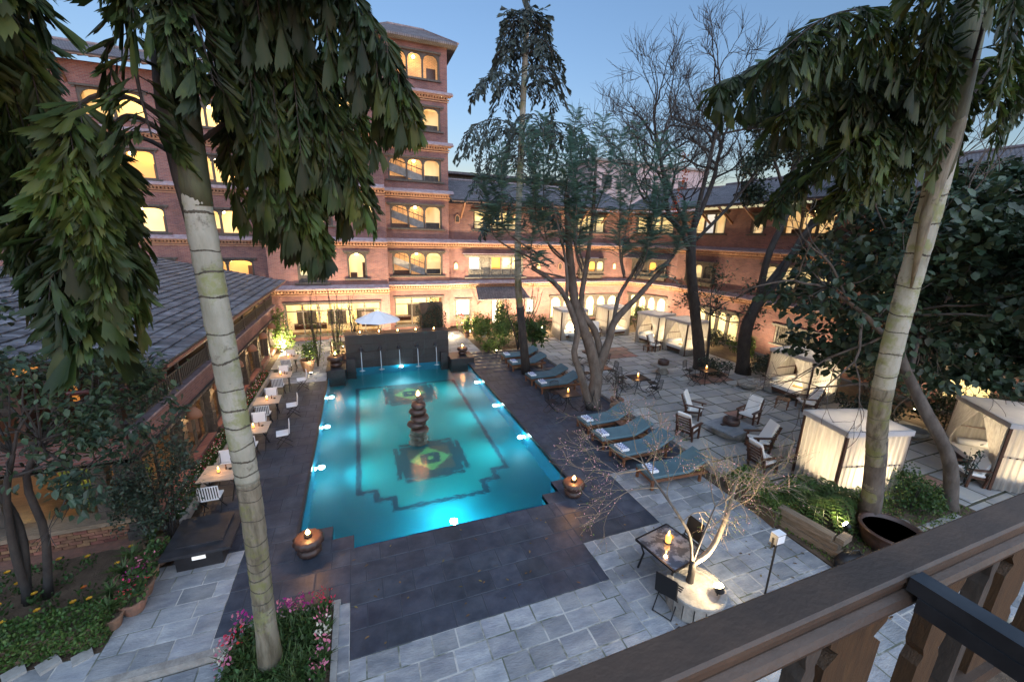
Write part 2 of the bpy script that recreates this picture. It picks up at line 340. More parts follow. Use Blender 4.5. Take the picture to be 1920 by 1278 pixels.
# ================================================================ GROUND, PAVING, POOL
def struct(o): o['kind']='structure'; return o
PX0,PX1,PY0,PY1=-1.72,5.5,8.48,22.25
b=MB()
for (x0,y0,x1,y1) in ((-300,-60,PX0-.3,400),(PX1+.3,-60,300,400),(PX0-.3,-60,PX1+.3,PY0-.3),(PX0-.3,PY1+.3,PX1+.3,400)):
    b.add([(x0,y0,-.16),(x1,y0,-.16),(x1,y1,-.16),(x0,y1,-.16)],[(0,1,2,3)])
struct(b.build('ground',M['soil']))
def slab(name,rects,mt,z1=-.012,z0=-.155,extra=None):
    b=MB()
    for (x0,y0,x1,y1) in rects: b.box(x0,y0,z0,x1,y1,z1)
    return struct(b.build(name,mt))
def pave(name,rects,bm,tm,tw,th,off=.5,gap=.012,zt=0.0,jit=.004,piece='tile',ang=0,wj=.0,skip=None,cap=300,thick=.03,joint=.006,origin=None,alt=None):
    base=slab(name,rects,bm,z1=zt-joint)
    x0=min(r[0] for r in rects);x1=max(r[2] for r in rects);y0=min(r[1] for r in rects);y1=max(r[3] for r in rects)
    Ms=[];Ma=[]
    # cut each row inside every rectangle so that edges stay clean
    for (a,c,d,e) in rects:
        n=max(1,round((e-c)/th)); hh=(e-c)/n
        for i in range(n):
            x=a; first=True
            while x<d-.03:
                w=tw*random.uniform(1-wj,1+wj)
                if first and i%2: w*=off
                first=False
                xe=min(d,x+w)
                if d-xe<tw*.25: xe=d
                yc=c+i*hh
                if not (skip and skip((x+xe)/2,yc+hh/2)):
                    g=gap*random.uniform(.7,1.5)
                    m=TRS(x+g/2,yc+g/2,zt-thick+random.uniform(-jit,jit),random.uniform(-.004,.004),xe-x-g,hh-g,thick,rx=random.uniform(-.003,.003))
                    (Ma if alt and alt((x+xe)/2,yc+hh/2) else Ms).append(m)
                x=xe
    pieces(piece,'paving_beyond',STONE[0],STONE[1],Ms,tm,base,cap=cap)
    if Ma: pieces('red_'+piece,'red_paving_beyond',STONE[0],STONE[1],Ma,M['flagred'],base,cap=cap)
    return base
pave('pool_deck',[(-.56,5.8,4.6,8.48),(4.6,6.9,6.85,8.48),(-2.8,7.0,-.56,8.48),(-2.8,8.48,PX0,9.2),(-4.15,9.2,PX0,20.4),(PX0,8.48,-.98,9.4),(-.98,8.48,-.5,8.92),
   (4.45,8.48,4.96,8.91),(4.96,8.48,PX1,9.4),(PX1,8.48,6.85,9.2),(PX1,9.2,10.1,23.4)],M['slatebase'],M['slate'],.62,.58,gap=.006,jit=.0012,joint=.004)
pave('front_pavement',[(-.56,3.4,4.6,5.8),(4.6,2.6,6.85,6.9),(6.85,2.4,9.55,9.2),(9.55,2.4,14.5,4.3),(-.77,5.2,-.56,7.0)],M['paverbase'],M['paver'],.52,.42,gap=.016,jit=.004,wj=.18,piece='paver')
pave('left_path',[(-4.5,6.8,-2.8,9.2),(-2.8,6.8,-2.3,7.0),(-5.6,6.8,-4.5,7.35)],M['paverbase'],M['paver'],.55,.40,gap=.012,jit=.003,wj=.15,piece='paver')
b=MB(); b.box(-6.2,6.66,-.15,-2.5,6.8,.004); struct(b.build('path_step',M['concrete']))
pave('lower_path',[(-6.4,4.6,-2.5,6.64)],M['paverbase'],M['paver'],.5,.4,gap=.014,zt=-.13,wj=.15,piece='paver')
red=lambda x,y: (13.5<x<16.2 and 19.6<y<21.6) or (16.3<x<18.0 and 14.9<y<16.2) or (14.6<x<16.0 and 11.2<y<12.0) or (15.0<x<16.4 and 5.6<y<6.6)
pave('patio',[(10.35,8.0,21,25.6),(11.3,2.6,21,8.0)],M['moss'],M['flag'],1.25,.72,gap=.055,joint=.014,jit=.007,wj=.35,piece='flagstone',alt=red)
pave('garden_path',[(3.2,23.4,6.9,29.2),(-4.6,22.9,-1.9,29.4),(-3.9,20.4,-1.8,22.9)],M['paverbase'],M['paver'],.8,.6,gap=.014,jit=.003,wj=.15,piece='paver')
# kerb that edges the patio behind the loungers, in lengths
k=thing('patio_kerb','low pale stone kerb running along the patio edge behind the blue sun loungers','kerb',(10.22,8.0,0))
y=0
while y<15:
    L=random.uniform(1.1,1.5)
    MB().box(-.11,y+.01,-.1,.11,y+L-.01,.12).build('kerb_stone',M['kerb'],k); y+=L
# ---- pool
zb=-1.3
poolpoly=[(-.5,8.48),(4.45,8.48),(4.45,8.91),(4.96,8.91),(4.96,9.4),(5.5,9.4),(5.5,22.25),(-1.72,22.25),(-1.72,9.4),(-.98,9.4),(-.98,8.92),(-.5,8.92)]
pool=bpy.data.objects.new('swimming_pool',None); link(pool); pool['kind']='structure'
b=MB(); n=len(poolpoly)
b.add([(x,y,zb) for x,y in poolpoly],[tuple(range(n))])
b.build('pool_floor',mat('pool_mosaic_blue',(.008,.42,.56),.5,(.006,.36,.50),scale=30,rnd=0),pool,fix=False)
for i in range(n):
    (x0,y0),(x1,y1)=poolpoly[i],poolpoly[(i+1)%n]
    MB().add([(x0,y0,zb),(x1,y1,zb),(x1,y1,-.02),(x0,y0,-.02)],[(0,1,2,3)]).build('pool_wall',M.setdefault('poolwall',mat('pool_wall_mosaic',(.008,.30,.48),.5,(.006,.24,.42),scale=25)),pool,fix=False)
MB().prism([(-.49,8.49),(4.44,8.49),(4.44,8.86),(-.49,8.86)],zb,-.45).build('pool_step',mat('pool_step_blue',(.03,.40,.85),.5),pool)
inner=[(3.45,10.5),(3.45,11.07),(3.95,11.07),(3.95,11.57),(4.47,11.57),(4.47,20.3),(-.5,20.3),(-.5,11.57),(0,11.57),(0,11.07),(.5,11.07),(.5,10.5)]
def inset(poly,d):
    out=[];n=len(poly)
    for i in range(n):
        p0,p1,p2=Vector(poly[i-1]),Vector(poly[i]),Vector(poly[(i+1)%n])
        a=(p1-p0).normalized();c=(p2-p1).normalized()
        na=Vector((-a.y,a.x));nc=Vector((-c.y,c.x))
        out.append(tuple(p1+(na+nc)*d))
    return out
b=MB(); b.add([(x,y,zb+.004) for x,y in inner],[tuple(range(12))]); b.build('border_band',mat('pool_border_navy',(.006,.10,.17),.5),pool,fix=False)
ins=inset(inner,.17)
b=MB(); b.add([(x,y,zb+.008) for x,y in ins],[tuple(range(12))]); b.build('pool_inner_field',mat('pool_mosaic_turquoise',(.003,.43,.49),.5,(.002,.38,.44),scale=25),pool,fix=False)
mnavy=mat('mosaic_navy_hazed',(.010,.11,.16),.5); mmar=mat('mosaic_maroon_hazed',(.085,.13,.14),.5); mlime=mat('mosaic_lime_hazed',(.16,.55,.24),.5)  # teal haze of the water is mixed into these tile colours
for (cx,cy) in ((1.98,12.96),(1.98,18.95)):
    def Q(pts,z,m,nm): MB().add([(cx+x,cy+y,zb+z) for x,y in pts],[tuple(range(len(pts)))]).build(nm,m,pool,fix=False)
    T=[]
    for q in range(4):
        c,s=[(1,0),(0,1),(-1,0),(0,-1)][q]
        for (x,y) in ((1.0,-.82),(1.22,-.82),(1.22,.82),(1.0,.82),(1.0,.60),(1.08,.60),(1.08,.46),(.92,.46),(.92,.62)): T.append((x*c-y*s,x*s+y*c))
    sq=1.0
    Q([(-sq,-sq),(sq,-sq),(sq,sq),(-sq,sq)],.012,mnavy,'mandala_square')
    for q in range(4):
        c,s=[(1,0),(0,1),(-1,0),(0,-1)][q]
        for (x0,y0,x1,y1) in ((1.05,-.98,1.2,.98),(.98,-.55,1.06,.55)):
            Q([(x*c-y*s,x*s+y*c) for x,y in ((x0,y0),(x1,y0),(x1,y1),(x0,y1))],.014,mnavy,'mandala_bar')
    Q([(-.74,-.74),(.74,-.74),(.74,.74),(-.74,.74)],.016,mmar,'mandala_field')
    Q([(0,-.74),(.74,0),(0,.74),(-.74,0)],.020,mlime,'mandala_diamond')
    Q([(-.33,-.33),(.33,-.33),(.33,.33),(-.33,.33)],.024,mnavy,'mandala_centre')
    Q([(.09*math.cos(a*.524),.09*math.sin(a*.524)) for a in range(12)],.028,mlime,'mandala_dot')
# water
wm=bpy.data.materials.new('pool_water'); t=nodes(wm); b_=t.nodes['Principled BSDF']
b_.inputs['Base Color'].default_value=(.80,.97,1,1); b_.inputs['Roughness'].default_value=.03; b_.inputs['IOR'].default_value=1.33; b_.inputs['Transmission Weight'].default_value=1
tc=t.nodes.new('ShaderNodeTexCoord'); nn=t.nodes.new('ShaderNodeTexNoise'); nn.inputs['Scale'].default_value=6.5; nn.inputs['Detail'].default_value=4
t.links.new(tc.outputs['Object'],nn.inputs['Vector']); bp=t.nodes.new('ShaderNodeBump'); bp.inputs['Strength'].default_value=.7; bp.inputs['Distance'].default_value=.025
t.links.new(nn.outputs[0],bp.inputs['Height']); t.links.new(bp.outputs[0],b_.inputs['Normal'])
w=MB().add([(x,y,-.09) for x,y in poolpoly],[tuple(range(n))]).build('pool_water',wm,fix=False); w['kind']='structure'
# coping lip, black
b=MB()
for (x0,y0,x1,y1) in ((PX1-.001,9.4,PX1+.07,21.1),(PX0-.07,9.4,PX0+.001,20.4)): b.box(x0,y0,-.09,x1,y1,.012)
o=b.build('pool_coping',M['black'],pool)
# underwater lamps
def plight(x,y,z,col,e,r=.05,parent=None,kind='POINT',rotq=None,size=None,blend=.6):
    l=bpy.data.lights.new('lamp_light',kind); l.energy=e; l.color=col; l.shadow_soft_size=r
    o=bpy.data.objects.new('lamp_light',l); link(o,parent); o.location=(x,y,z)
    if kind=='SPOT': l.spot_size=size; l.spot_blend=blend; o.rotation_mode='QUATERNION'; o.rotation_quaternion=Vector(rotq).to_track_quat('-Z','Y')
    return o
for i,(x,y,dx,dy) in enumerate([(PX0,18.66,1,0),(PX0,15.65,1,0),(PX0,12.72,1,0),(PX1,18.66,-1,0),(PX1,15.65,-1,0),(PX1,12.65,-1,0),(1.95,8.86,0,1),(1.9,22.25,0,-1)]):
    zz=-.45 if y!=8.86 else -.62
    where=['in the far left wall of the pool','in the middle of the left pool wall','in the near left wall of the pool','in the far right wall of the pool','in the middle of the right pool wall','in the near right wall of the pool','in the near end wall of the pool','under the middle spout of the fountain wall'][i]
    if y==22.25: zz=-.22
    t_=thing('underwater_light','round bright pool lamp '+where,'pool light',(x,y,zz),0,'underwater pool lamps')
    Mx=Matrix.Rotation(math.atan2(dy,dx),4,'Z')@Matrix.Rotation(R_(90),4,'Y')
    MB().lathe([(.10,0),(.10,.03),(.08,.045)],16,M=Mx).build('housing',M['kerb'],t_)
    MB().lathe([(.075,.046),(.05,.06),(0,.065)],16,M=Mx).build('lens',M['poollamp'],t_,smooth=True)
    plight(.12*dx,.12*dy,0,(.66,.98,.96),POOL_E*2,.12,t_,kind='SPOT',rotq=(dx,dy,-.03),size=R_(106),blend=1)
    plight(.22*dx,.22*dy,.05,(.66,.98,.96),POOL_E*(.7 if y==8.86 else .16),.10,t_)
# fountain wall
fw=thing('fountain_wall','long black granite wall with five water spouts at the far end of the pool','fountain wall',(1.9,22.6,0))
MB().box(-2.78,-.34,-1.3,2.68,.35,1.68).build('wall_core',M['slatebase'],fw)
Ms=[]
for r in range(4):
    for c in range(8):
        x=-2.80+c*5.50/8; z=-.08+r*.44
        m=TRS(x+.004,-.375,z+.004,0,5.50/8-.008,.045,.432); inst('cladding_panel',bpy.data.meshes.get('cladding') or (lambda me:(me.from_pydata(UNIT[0],[],UNIT[1]),me.materials.append(M['blackwall']),me)[2])(bpy.data.meshes.new('cladding')),fw,m)
MB().box(-2.85,-.42,1.69,2.75,.42,1.76).build('coping',M['black'],fw)
for i,x in enumerate((-2.04,-1.06,-.08,.90,1.92)):
    s=thing('spout',['leftmost','second from left','middle','second from right','rightmost'][i]+' dark carved animal head spout pouring water from the fountain wall','water spout',(1.9+x,22.21,.95),0,'fountain wall spouts')
    MB().lathe([(.02,0),(.09,.04),(.10,.12),(.06,.20),(.03,.26)],10,M=Matrix.Translation((0,.02,0))@Matrix.Rotation(R_(90),4,'X')).build('head',M['black'],s,smooth=True)
    MB().box(-.10,-.02,-.14,.10,.03,.16).box(-.06,-.10,.09,.06,-.02,.15).build('back_plate',M['black'],s)
    MB().tube([(0,-.10,.02),(0,-.24,.01),(0,-.31,-.06)],[.05,.042,.03],8).build('snout',M['black'],s,smooth=True)
    p=[(0,-.31-.16*math.sqrt(t),-.06-.98*t) for t in (0,.08,.2,.4,.6,.8,1.0)]
    MB().tube(p,[.016,.017,.02,.018,.022,.02,.026],8).build('water_stream',M.setdefault('stream',mat('falling_water',(.8,.88,.95),.15,trans=.5,emit=(.5,.7,.9),est=0.0)),s,smooth=True)
    MB().lathe([(.16,0),(.10,.012),(.03,.03),(0,.03)],14,c=(0,-.47,-1.05),jit=.02).build('splash',M['stream'],s,smooth=True)
    f=thing('oil_lamp','burning oil lamp on the fountain wall, '+['leftmost','second from left','middle','second from right','rightmost'][i]+' of the five','oil lamp',(1.9+x,22.5,1.76),0,'oil lamps on the fountain wall')
    MB().lathe([(.05,0),(.09,.03),(.10,.06),(.07,.05),(0,.045)],14).build('dish',M['pottery'],f,smooth=True)
    MB().lathe([(.02,.05),(.035,.08),(.02,.12),(0,.16)],10).build('flame',M['flame'],f,smooth=True)
    plight(0,0,.26,(1,.48,.16),FL*.45,.04,f)
for (nm,lab,x0,y0,x1,y1,z1) in (('pedestal','low black stone block at the right end of the fountain wall, stepped into the pool',4.55,21.25,5.85,22.55,.32),('pedestal','low black stone block at the left end of the fountain wall, stepped into the pool',-1.80,20.9,-.95,22.6,.34)):
    t_=thing(nm,lab,'stone block',((x0+x1)/2,(y0+y1)/2,0)); w_,h_=(x1-x0)/2,(y1-y0)/2
    MB().box(-w_,-h_,-1.3,w_,h_,z1-.06).build('block',M['blackwall'],t_)
    MB().box(-w_-.03,-h_-.03,z1-.057,w_+.03,h_+.03,z1).build('slab',M['black'],t_)
    s_=1 if x0>0 else -1
    xa,xb=(-w_-.45,-w_-.034) if x0>0 else (w_+.034,w_+.50)
    MB().box(xa,.05,-1.3,xb,h_+.0,z1+.22).build('side_block',M['blackwall'],t_)
# flame pots
def flamepot(x,y,lab,s=1.0,e=1.0,z=0,ribs=0):
    t_=thing('fire_pot',lab,'fire pot',(x,y,z),random.uniform(0,6),'brown pottery fire pots')
    MB().lathe([(.14*s,0),(.25*s,.03*s),(.30*s,.12*s),(.27*s,.22*s),(.15*s,.27*s)],24,ribs=14,ra=.10).build('base_gourd',M['pottery'],t_,smooth=True)
    MB().lathe([(.16*s,.265*s),(.29*s,.30*s),(.36*s,.38*s),(.37*s,.47*s),(.33*s,.545*s),(.27*s,.56*s),(.05*s,.555*s)],28,ribs=14,ra=.12).build('bowl',M['pottery'],t_,smooth=True)
    MB().lathe([(.09*s,.55*s),(.10*s,.61*s),(.05*s,.65*s),(0,.65*s)],12).build('burner',M['iron'],t_)
    MB().lathe([(.035,.64*s),(.05,.69*s),(.025,.75*s),(0,.80*s)],10).build('flame',M['flame'],t_,smooth=True)
    plight(0,0,.98*s,(1,.48,.17),FL*e,.05,t_)
    return t_
lv=[]
flamepot(-1.42,8.62,'brown ribbed pottery fire pot burning by the near left corner of the pool',.80,1.3)
flamepot(5.27,8.62,'brown ribbed pottery fire pot burning on the near right steps of the pool',.78,1.3)
flamepot(-1.38,21.5,'large ribbed fire pot on the black block left of the fountain wall',1.0,.7,z=.34)
flamepot(5.35,22.0,'small fire pot on the black block right of the fountain wall',.75,.7,z=.32)
# gourd sculpture
t_=thing('gourd_sculpture','stack of twisted bronze gourds with a flame on top, standing in the pool','sculpture',(1.74,14.15,0))
zz=-1.3; offs=[(0,0),(.03,0),(-.02,.02),(.02,0),(.05,.0),(-.06,0),(.06,0)]
for i in range(9):
    dx,dy=offs[i%7]; h=.27 if i else .3; r=[.36,.34,.33,.33,.33,.34,.33,.32,.26][i]
    MB().lathe([(.09,0),(r*.8,h*.15),(r,h*.5),(r*.85,h*.85),(.10,h)],26,c=(0,0,0),ribs=12,ra=.07,M=Matrix.Translation((dx,dy,zz))@Matrix.Rotation(R_((-1)**i*7),4,'X')@Matrix.Rotation(i*.7,4,'Z')).build('gourd',M['pottery'],t_,smooth=True)
    zz+=h*.93
MB().tube([(.0,0,zz-.02),(.10,0,zz+.04),(.15,0,zz+.14),(.06,0,zz+.22),(-.04,0,zz+.2)],[.12,.10,.09,.11,.06],12).build('neck',M['pottery'],t_,smooth=True)
MB().lathe([(.05,0),(.07,.06),(.03,.14),(0,.2)],10,c=(.03,0,zz+.26)).build('flame',M['flame'],t_,smooth=True)
plight(.03,-.05,zz+.62,(1,.5,.18),FL*1.2,.05,t_)

# ================================================================ BUILDINGS
def roofmat(name,c1,c2,bw,bh,mortar=(.05,.045,.05)):
    m=bpy.data.materials.new(name); t=nodes(m); N=t.nodes; L=t.links; b=N['Principled BSDF']; b.inputs['Roughness'].default_value=.75
    tc=N.new('ShaderNodeTexCoord'); br=N.new('ShaderNodeTexBrick'); br.inputs['Scale'].default_value=1; br.inputs['Brick Width'].default_value=bw; br.inputs['Row Height'].default_value=bh
    br.inputs['Mortar Size'].default_value=.018; br.inputs['Color1'].default_value=(*c1,1); br.inputs['Color2'].default_value=(*c2,1); br.inputs['Mortar'].default_value=(*mortar,1)
    L.new(tc.outputs['Object'],br.inputs['Vector'])
    n=N.new('ShaderNodeTexNoise'); n.inputs['Scale'].default_value=1.3; n.inputs['Detail'].default_value=9; L.new(tc.outputs['Object'],n.inputs['Vector'])
    r=N.new('ShaderNodeMapRange'); r.inputs[1].default_value=.3; r.inputs[2].default_value=.7; r.inputs[3].default_value=.7; r.inputs[4].default_value=1.25; L.new(n.outputs[0],r.inputs[0])
    h=N.new('ShaderNodeHueSaturation'); L.new(br.outputs[0],h.inputs['Color']); L.new(r.outputs[0],h.inputs['Value']); L.new(h.outputs[0],b.inputs['Base Color'])
    bp=N.new('ShaderNodeBump'); bp.inputs['Strength'].default_value=.8; bp.inputs['Distance'].default_value=.03; bp.invert=True; L.new(br.outputs['Fac'],bp.inputs['Height']); L.new(bp.outputs[0],b.inputs['Normal'])
    return m
M['rooftiles']=roofmat('clay_tiled_roof',(.115,.10,.108),(.175,.155,.162),.14,.16)
def wall(p,u0,u1,z0,z1,ops,m=None,d=.35,name='wall',y=0):
    us=sorted({u0,u1}|{o[0] for o in ops}|{o[1] for o in ops}); zs=sorted({z0,z1}|{o[2] for o in ops}|{o[3] for o in ops})
    us=[u for u in us if u0<=u<=u1]; zs=[z for z in zs if z0<=z<=z1]
    b=MB()
    for j in range(len(zs)-1):
        zc=(zs[j]+zs[j+1])/2; run=None
        for i in range(len(us)-1):
            uc=(us[i]+us[i+1])/2
            solid=not any(o[0]<uc<o[1] and o[2]<zc<o[3] for o in ops)
            if solid and run is None: run=us[i]
            if not solid and run is not None: b.box(run,y,zs[j],us[i],y+d,zs[j+1]); run=None
        if run is not None: b.box(run,y,zs[j],us[-1],y+d,zs[j+1])
    return b.build(name,m or M['brick'],p)
def archtop(b,u0,u1,zt,rise,y0,y1,n=10,cusp=False):
    """timber filling between a segmental arch and a straight top at zt"""
    for i in range(n):
        a=i/n; c=(i+1)/n
        def hz(t):
            s=abs(2*t-1)
            h=rise*(1-math.sqrt(max(0,1-s*s)))
            if cusp: h=rise*(1-math.sqrt(max(0,1-s**1.4)))*1.0-rise*.10*abs(math.sin(t*math.pi*5))*(s<.9)+.02
            return zt-max(.02,h)
        ua,uc=u0+(u1-u0)*a,u0+(u1-u0)*c
        za,zc=hz(a),hz(c)
        vs=[(ua,y0,za),(uc,y0,zc),(uc,y0,zt),(ua,y0,zt),(ua,y1,za),(uc,y1,zc),(uc,y1,zt),(ua,y1,zt)]
        b.add(vs,[(0,1,2,3),(7,6,5,4),(0,4,5,1)])
def window(p,u0,u1,z0,z1,n=3,rise=.3,room='roombrick',m='wood',depth=1.1,ears=.22,stair=False,flat=False,cusp=False,kind='room',y=0,label=None,mul=.11,sill=True,lintel=True,transom=None,panel=0):
    """a window part of building p: timber frame, with its lit room or pane as sub-parts"""
    b=MB(); fw=.11
    b.box(u0,y+.04,z0,u0+fw,y+.24,z1).box(u1-fw,y+.04,z0,u1,y+.24,z1)
    w=(u1-u0-2*fw)/n
    for i in range(1,n): 
        uc=u0+fw+i*w; b.box(uc-mul/2,y+.05,z0+.02,uc+mul/2,y+.20,z1-.02); b.box(uc-mul*.9,y+.045,z1-.34,uc+mul*.9,y+.21,z1-.24)
    b.box(u0+fw,y+.04,z0,u1-fw,y+.24,z0+.07)
    b.box(u0+fw,y+.045,z1-.07,u1-fw,y+.235,z1)
    if not flat:
        for i in range(n):
            a0=u0+fw+i*w+(mul/2 if i else 0); a1=u0+fw+(i+1)*w-(mul/2 if i<n-1 else 0); archtop(b,a0,a1,z1-.068,rise,y+.06,y+.16,cusp=cusp)
    if lintel: b.box(u0-ears,y-.10,z1+.002,u1+ears,y+.12,z1+.11).box(u0-ears*.6,y-.06,z1-.10,u0-.002,y+.03,z1)
    if lintel: b.box(u1+.002,y-.06,z1-.10,u1+ears*.6,y+.03,z1)
    if sill: b.box(u0-ears*.9,y-.11,z0-.10,u1+ears*.9,y+.14,z0-.002)
    if transom: b.box(u0+fw,y+.07,transom-.03,u1-fw,y+.16,transom+.03)
    if panel: b.box(u0+fw,y+.10,z0+.07,u1-fw,y+.15,z0+.07+panel)
    w_=b.build('window',M[m],p,label=label)
    if kind=='room':
        MB().box(u0-.35,y+depth,z0-.5,u1+.35,y+depth+.05,z1+.35).build('lit_room',M[room],w_)
        MB().lathe([(.03,.0),(.09,-.05),(.07,-.13),(0,-.15)],8,c=((u0+u1)/2,y+depth*.6,z1-.05)).build('room_lamp',M['bulb'],w_)
        MB().box(u0+.15,y+depth-.25,z0-.1,u0+.15+(u1-u0)*.35,y+depth-.02,z0+.32).box(u1-(u1-u0)*.22,y+depth-.12,z0-.1,u1-.1,y+depth-.02,z0+1.0).build('furniture',M['teakdark'],w_,kind='stuff')
        s=MB(); s.box(u0-.35,y+.36,z1+.30,u1+.35,y+depth,z1+.35).box(u0-.35,y+.36,z0-.5,u1+.35,y+depth,z0-.45).box(u0-.40,y+.36,z0-.5,u0-.35,y+depth,z1+.35).box(u1+.35,y+.36,z0-.5,u1+.40,y+depth,z1+.35)
        s.build('room_shell',M['plaster'],w_)
        if stair:
            ua,ub=u0+.05,u0+(u1-u0)*.70; zt=z1-.10; zbm=z0-.02
            s=MB().add([(ua,y+.5,zt-.75),(ub,y+.5,zbm-.1),(ub,y+.5,zbm+.42),(ua,y+.5,zt-.22),(ua,y+.62,zt-.75),(ub,y+.62,zbm-.1),(ub,y+.62,zbm+.42),(ua,y+.62,zt-.22)],[(0,1,2,3),(7,6,5,4),(0,4,5,1),(1,5,6,2),(2,6,7,3),(3,7,4,0)])
            s.build('stair_string',M['kerb'],w_)
            q=MB()
            for k in range(7):
                t=(k+.5)/7; q.box(ua+(ub-ua)*t-.015,y+.54,zt-.5+(zbm+.42-zt+.22)*t,ua+(ub-ua)*t+.015,y+.57,zt+.35+(zbm+.42-zt+.22)*t)
            q.bar((ua,y+.55,zt+.12),(ub,y+.55,zbm+.78),.05).build('stair_rail',M['wood'],w_,kind='stuff')
            MB().box(u0+(u1-u0)*.70,y+.5,z0+.07,u1-.1,y+.53,z0+.45).build('balustrade',M['wood'],w_); MB().box(u0+(u1-u0)*.72,y+.95,z0-.1,u1+.1,y+.98,z1).build('lit_landing',M['cream'],w_)
    elif kind=='pane':
        for i in range(n):
            a0=u0+fw+i*w+mul/2; a1=u0+fw+(i+1)*w-mul/2
            mt=room[i] if isinstance(room,(list,tuple)) else room
            MB().box(a0-.02,y+.17,z0+.06+panel,a1+.02,y+.19,z1-.06).build('pane',M[mt],w_)
            if mt in('cream','cream2') and a1-a0>.3: MB().box(a0,y+.150,z0+.07+panel,a0+(a1-a0)*.22,y+.165,z1-.07).box(a1-(a1-a0)*.18,y+.150,z0+.07+panel,a1,y+.165,z1-.07).build('curtain',M['curtain_lit'],w_,kind='stuff')
    return w_
def cornice(p,u0,u1,z,pr=.36,y=0,ends=(0,0)):
    MB().add([(u,yy,zz) for u in (u0-ends[0],u1+ends[1]) for yy,zz in ((y,z+.30),(y-pr,z+.09),(y-pr,z+.03),(y,z+.03))],[(0,1,2,3),(7,6,5,4),(0,4,5,1),(1,5,6,2),(2,6,7,3)]).build('ledge',M['ledge'],p)
    b=MB().box(u0-ends[0]*.6,y-pr*.72,z-.055,u1+ends[1]*.6,y,z+.028)
    b.box(u0-ends[0]*.3,y-pr*.35,z-.24,u1+ends[1]*.3,y,z-.17).box(u0-ends[0]*.2,y-pr*.2,z-.36,u1+ends[1]*.2,y,z-.30).build('moulding',M['dentil'],p)
    Ms=[TRS(u,y-pr*.6,z-.166,0,.09,pr*.6,.108) for u in np.arange(u0,u1-.05,.185)]
    soup('dentil_course',UNIT[0],UNIT[1],Ms,M['dentil'],p)
M['plaster']=mat('warm_plaster',(.75,.62,.42),.9)
M['soffit']=mat('roof_soffit',(.20,.12,.08),.8,(.12,.07,.05),scale=6)
def eaves(p,u0,u1,zw,over,rise,run,z0,strut=2.0,y=0,hip=(0,0)):
    """a tiled lean roof plane: eave edge at y-over, z0; ridge at y+run, z0+rise; with rafters and struts below"""
    a=(u0-hip[0],y-over,z0); b_=(u1+hip[1],y-over,z0); c=(u1,y+run,z0+rise); d=(u0,y+run,z0+rise)
    ang=math.atan2(rise,run+over); Ls=math.hypot(rise,run+over)
    o=MB().add([(a[0],0,0),(b_[0],0,0),(c[0],Ls,0),(d[0],Ls,0),(a[0],0,-.09),(b_[0],0,-.09),(c[0],Ls,-.09),(d[0],Ls,-.09)],[(0,1,2,3),(7,6,5,4),(0,4,5,1),(1,5,6,2),(2,6,7,3),(3,7,4,0)]).build('roof',M['rooftiles'],p)
    o.location=(0,y-over,z0); o.rotation_euler=(ang,0,0)
    MB().box(a[0],y-over-.02,z0-.16,b_[0],y-over+.04,z0-.085).build('eave_board',M['soffit'],p)
    MB().tube([(d[0],y+run,z0+rise+.03),(c[0],y+run,z0+rise+.03)],.10,8).build('ridge_tiles',M['roof'],p)
    sb=MB()
    for u in np.arange(u0+.2,u1,.45): sb.bar((u,y-over+.05,z0-.15),(u,y+.1,z0-.15+(over-.05)*math.tan(ang)),.07,.09)
    sb.build('rafters',M['soffit'],p,kind='stuff')
    if strut:
        for u in np.arange(u0+strut*.5,u1,strut):
            MB().bar((u,y-.005,zw-1.0),(u,y-over*.8,z0-.22+over*.2*math.tan(ang)),.10,.13).build('roof_strut',M['woodwarm'],p)
# ---------------- tower
H1,H2=3.35,6.4
tw=thing('hotel_tower','tall six storey red brick stair tower with arched lit windows and dark tiled roof','brick building',(1.9,30.5,0))
ops=[(.45,4.05,.35,2.45)]; wz=[(4.05,5.75),(7.4,9.0),(10.62,12.1),(13.9,15.35)]
for (a,c) in wz: ops.append((.42,4.05,a,c))
ops.append((.78,4.05,17.0,18.55))
wall(tw,0,4.55,0,19.0,ops)
MB().box(4.2,.36,0,4.55,6,19.0).build('side_wall',M['brick'],tw)
MB().box(0,.36,15,.35,6,19.0).build('side_wall',M['brick'],tw)
MB().box(.4,5.6,0,4.19,6,18.9).build('rear_wall',M['brick'],tw)
for i,(a,c) in enumerate(wz): window(tw,.42,4.05,a,c,3,.30,['roombrick','roombrick','roombrick','cream'][i],stair=True,rise2=0) if False else window(tw,.42,4.05,a,c,3,.30,['roombrick','roombrick','roombrick','cream'][i],stair=i!=3 or True)
window(tw,.78,4.05,17.0,18.55,3,.36,'roombrick',ears=.1)
for z in (H1,H2,9.78,12.95,16.1): cornice(tw,0,4.55,z,ends=(.2,.34))
# hip roof of the tower
def hip(p,x0,x1,y0,y1,z,rise,over=.75,ridge=.45,nm='roof'):
    ov=over; X0,X1,Y0,Y1=x0-ov,x1+ov,y0-ov,y1+ov; yc=(Y0+Y1)/2; dx=(Y1-Y0)/2*ridge*1.0
    v=[(X0,Y0,z),(X1,Y0,z),(X1,Y1,z),(X0,Y1,z),(X0+dx,yc,z+rise),(X1-dx,yc,z+rise)]
    v2=[(a,b,c-.12) for a,b,c in v[:4]]
    o=MB().add(v+v2,[(0,1,5,4),(1,2,5),(2,3,4,5),(3,0,4),(0,6,7,1),(1,7,8,2),(2,8,9,3),(3,9,6,0),(9,8,7,6)]).build(nm,M['rooftiles'],p)
    b=MB()
    for a,c in ((0,4),(1,5),(2,5),(3,4),(4,5)): b.bar(tuple(Vector(v[a])+Vector((0,0,.02))),tuple(Vector(v[c])+Vector((0,0,.02))),.16,.10)
    b.build('ridge_tiles',M['roof'],p)
    return o
hip(tw,0,4.55,0,6,19.15,1.9,.62)
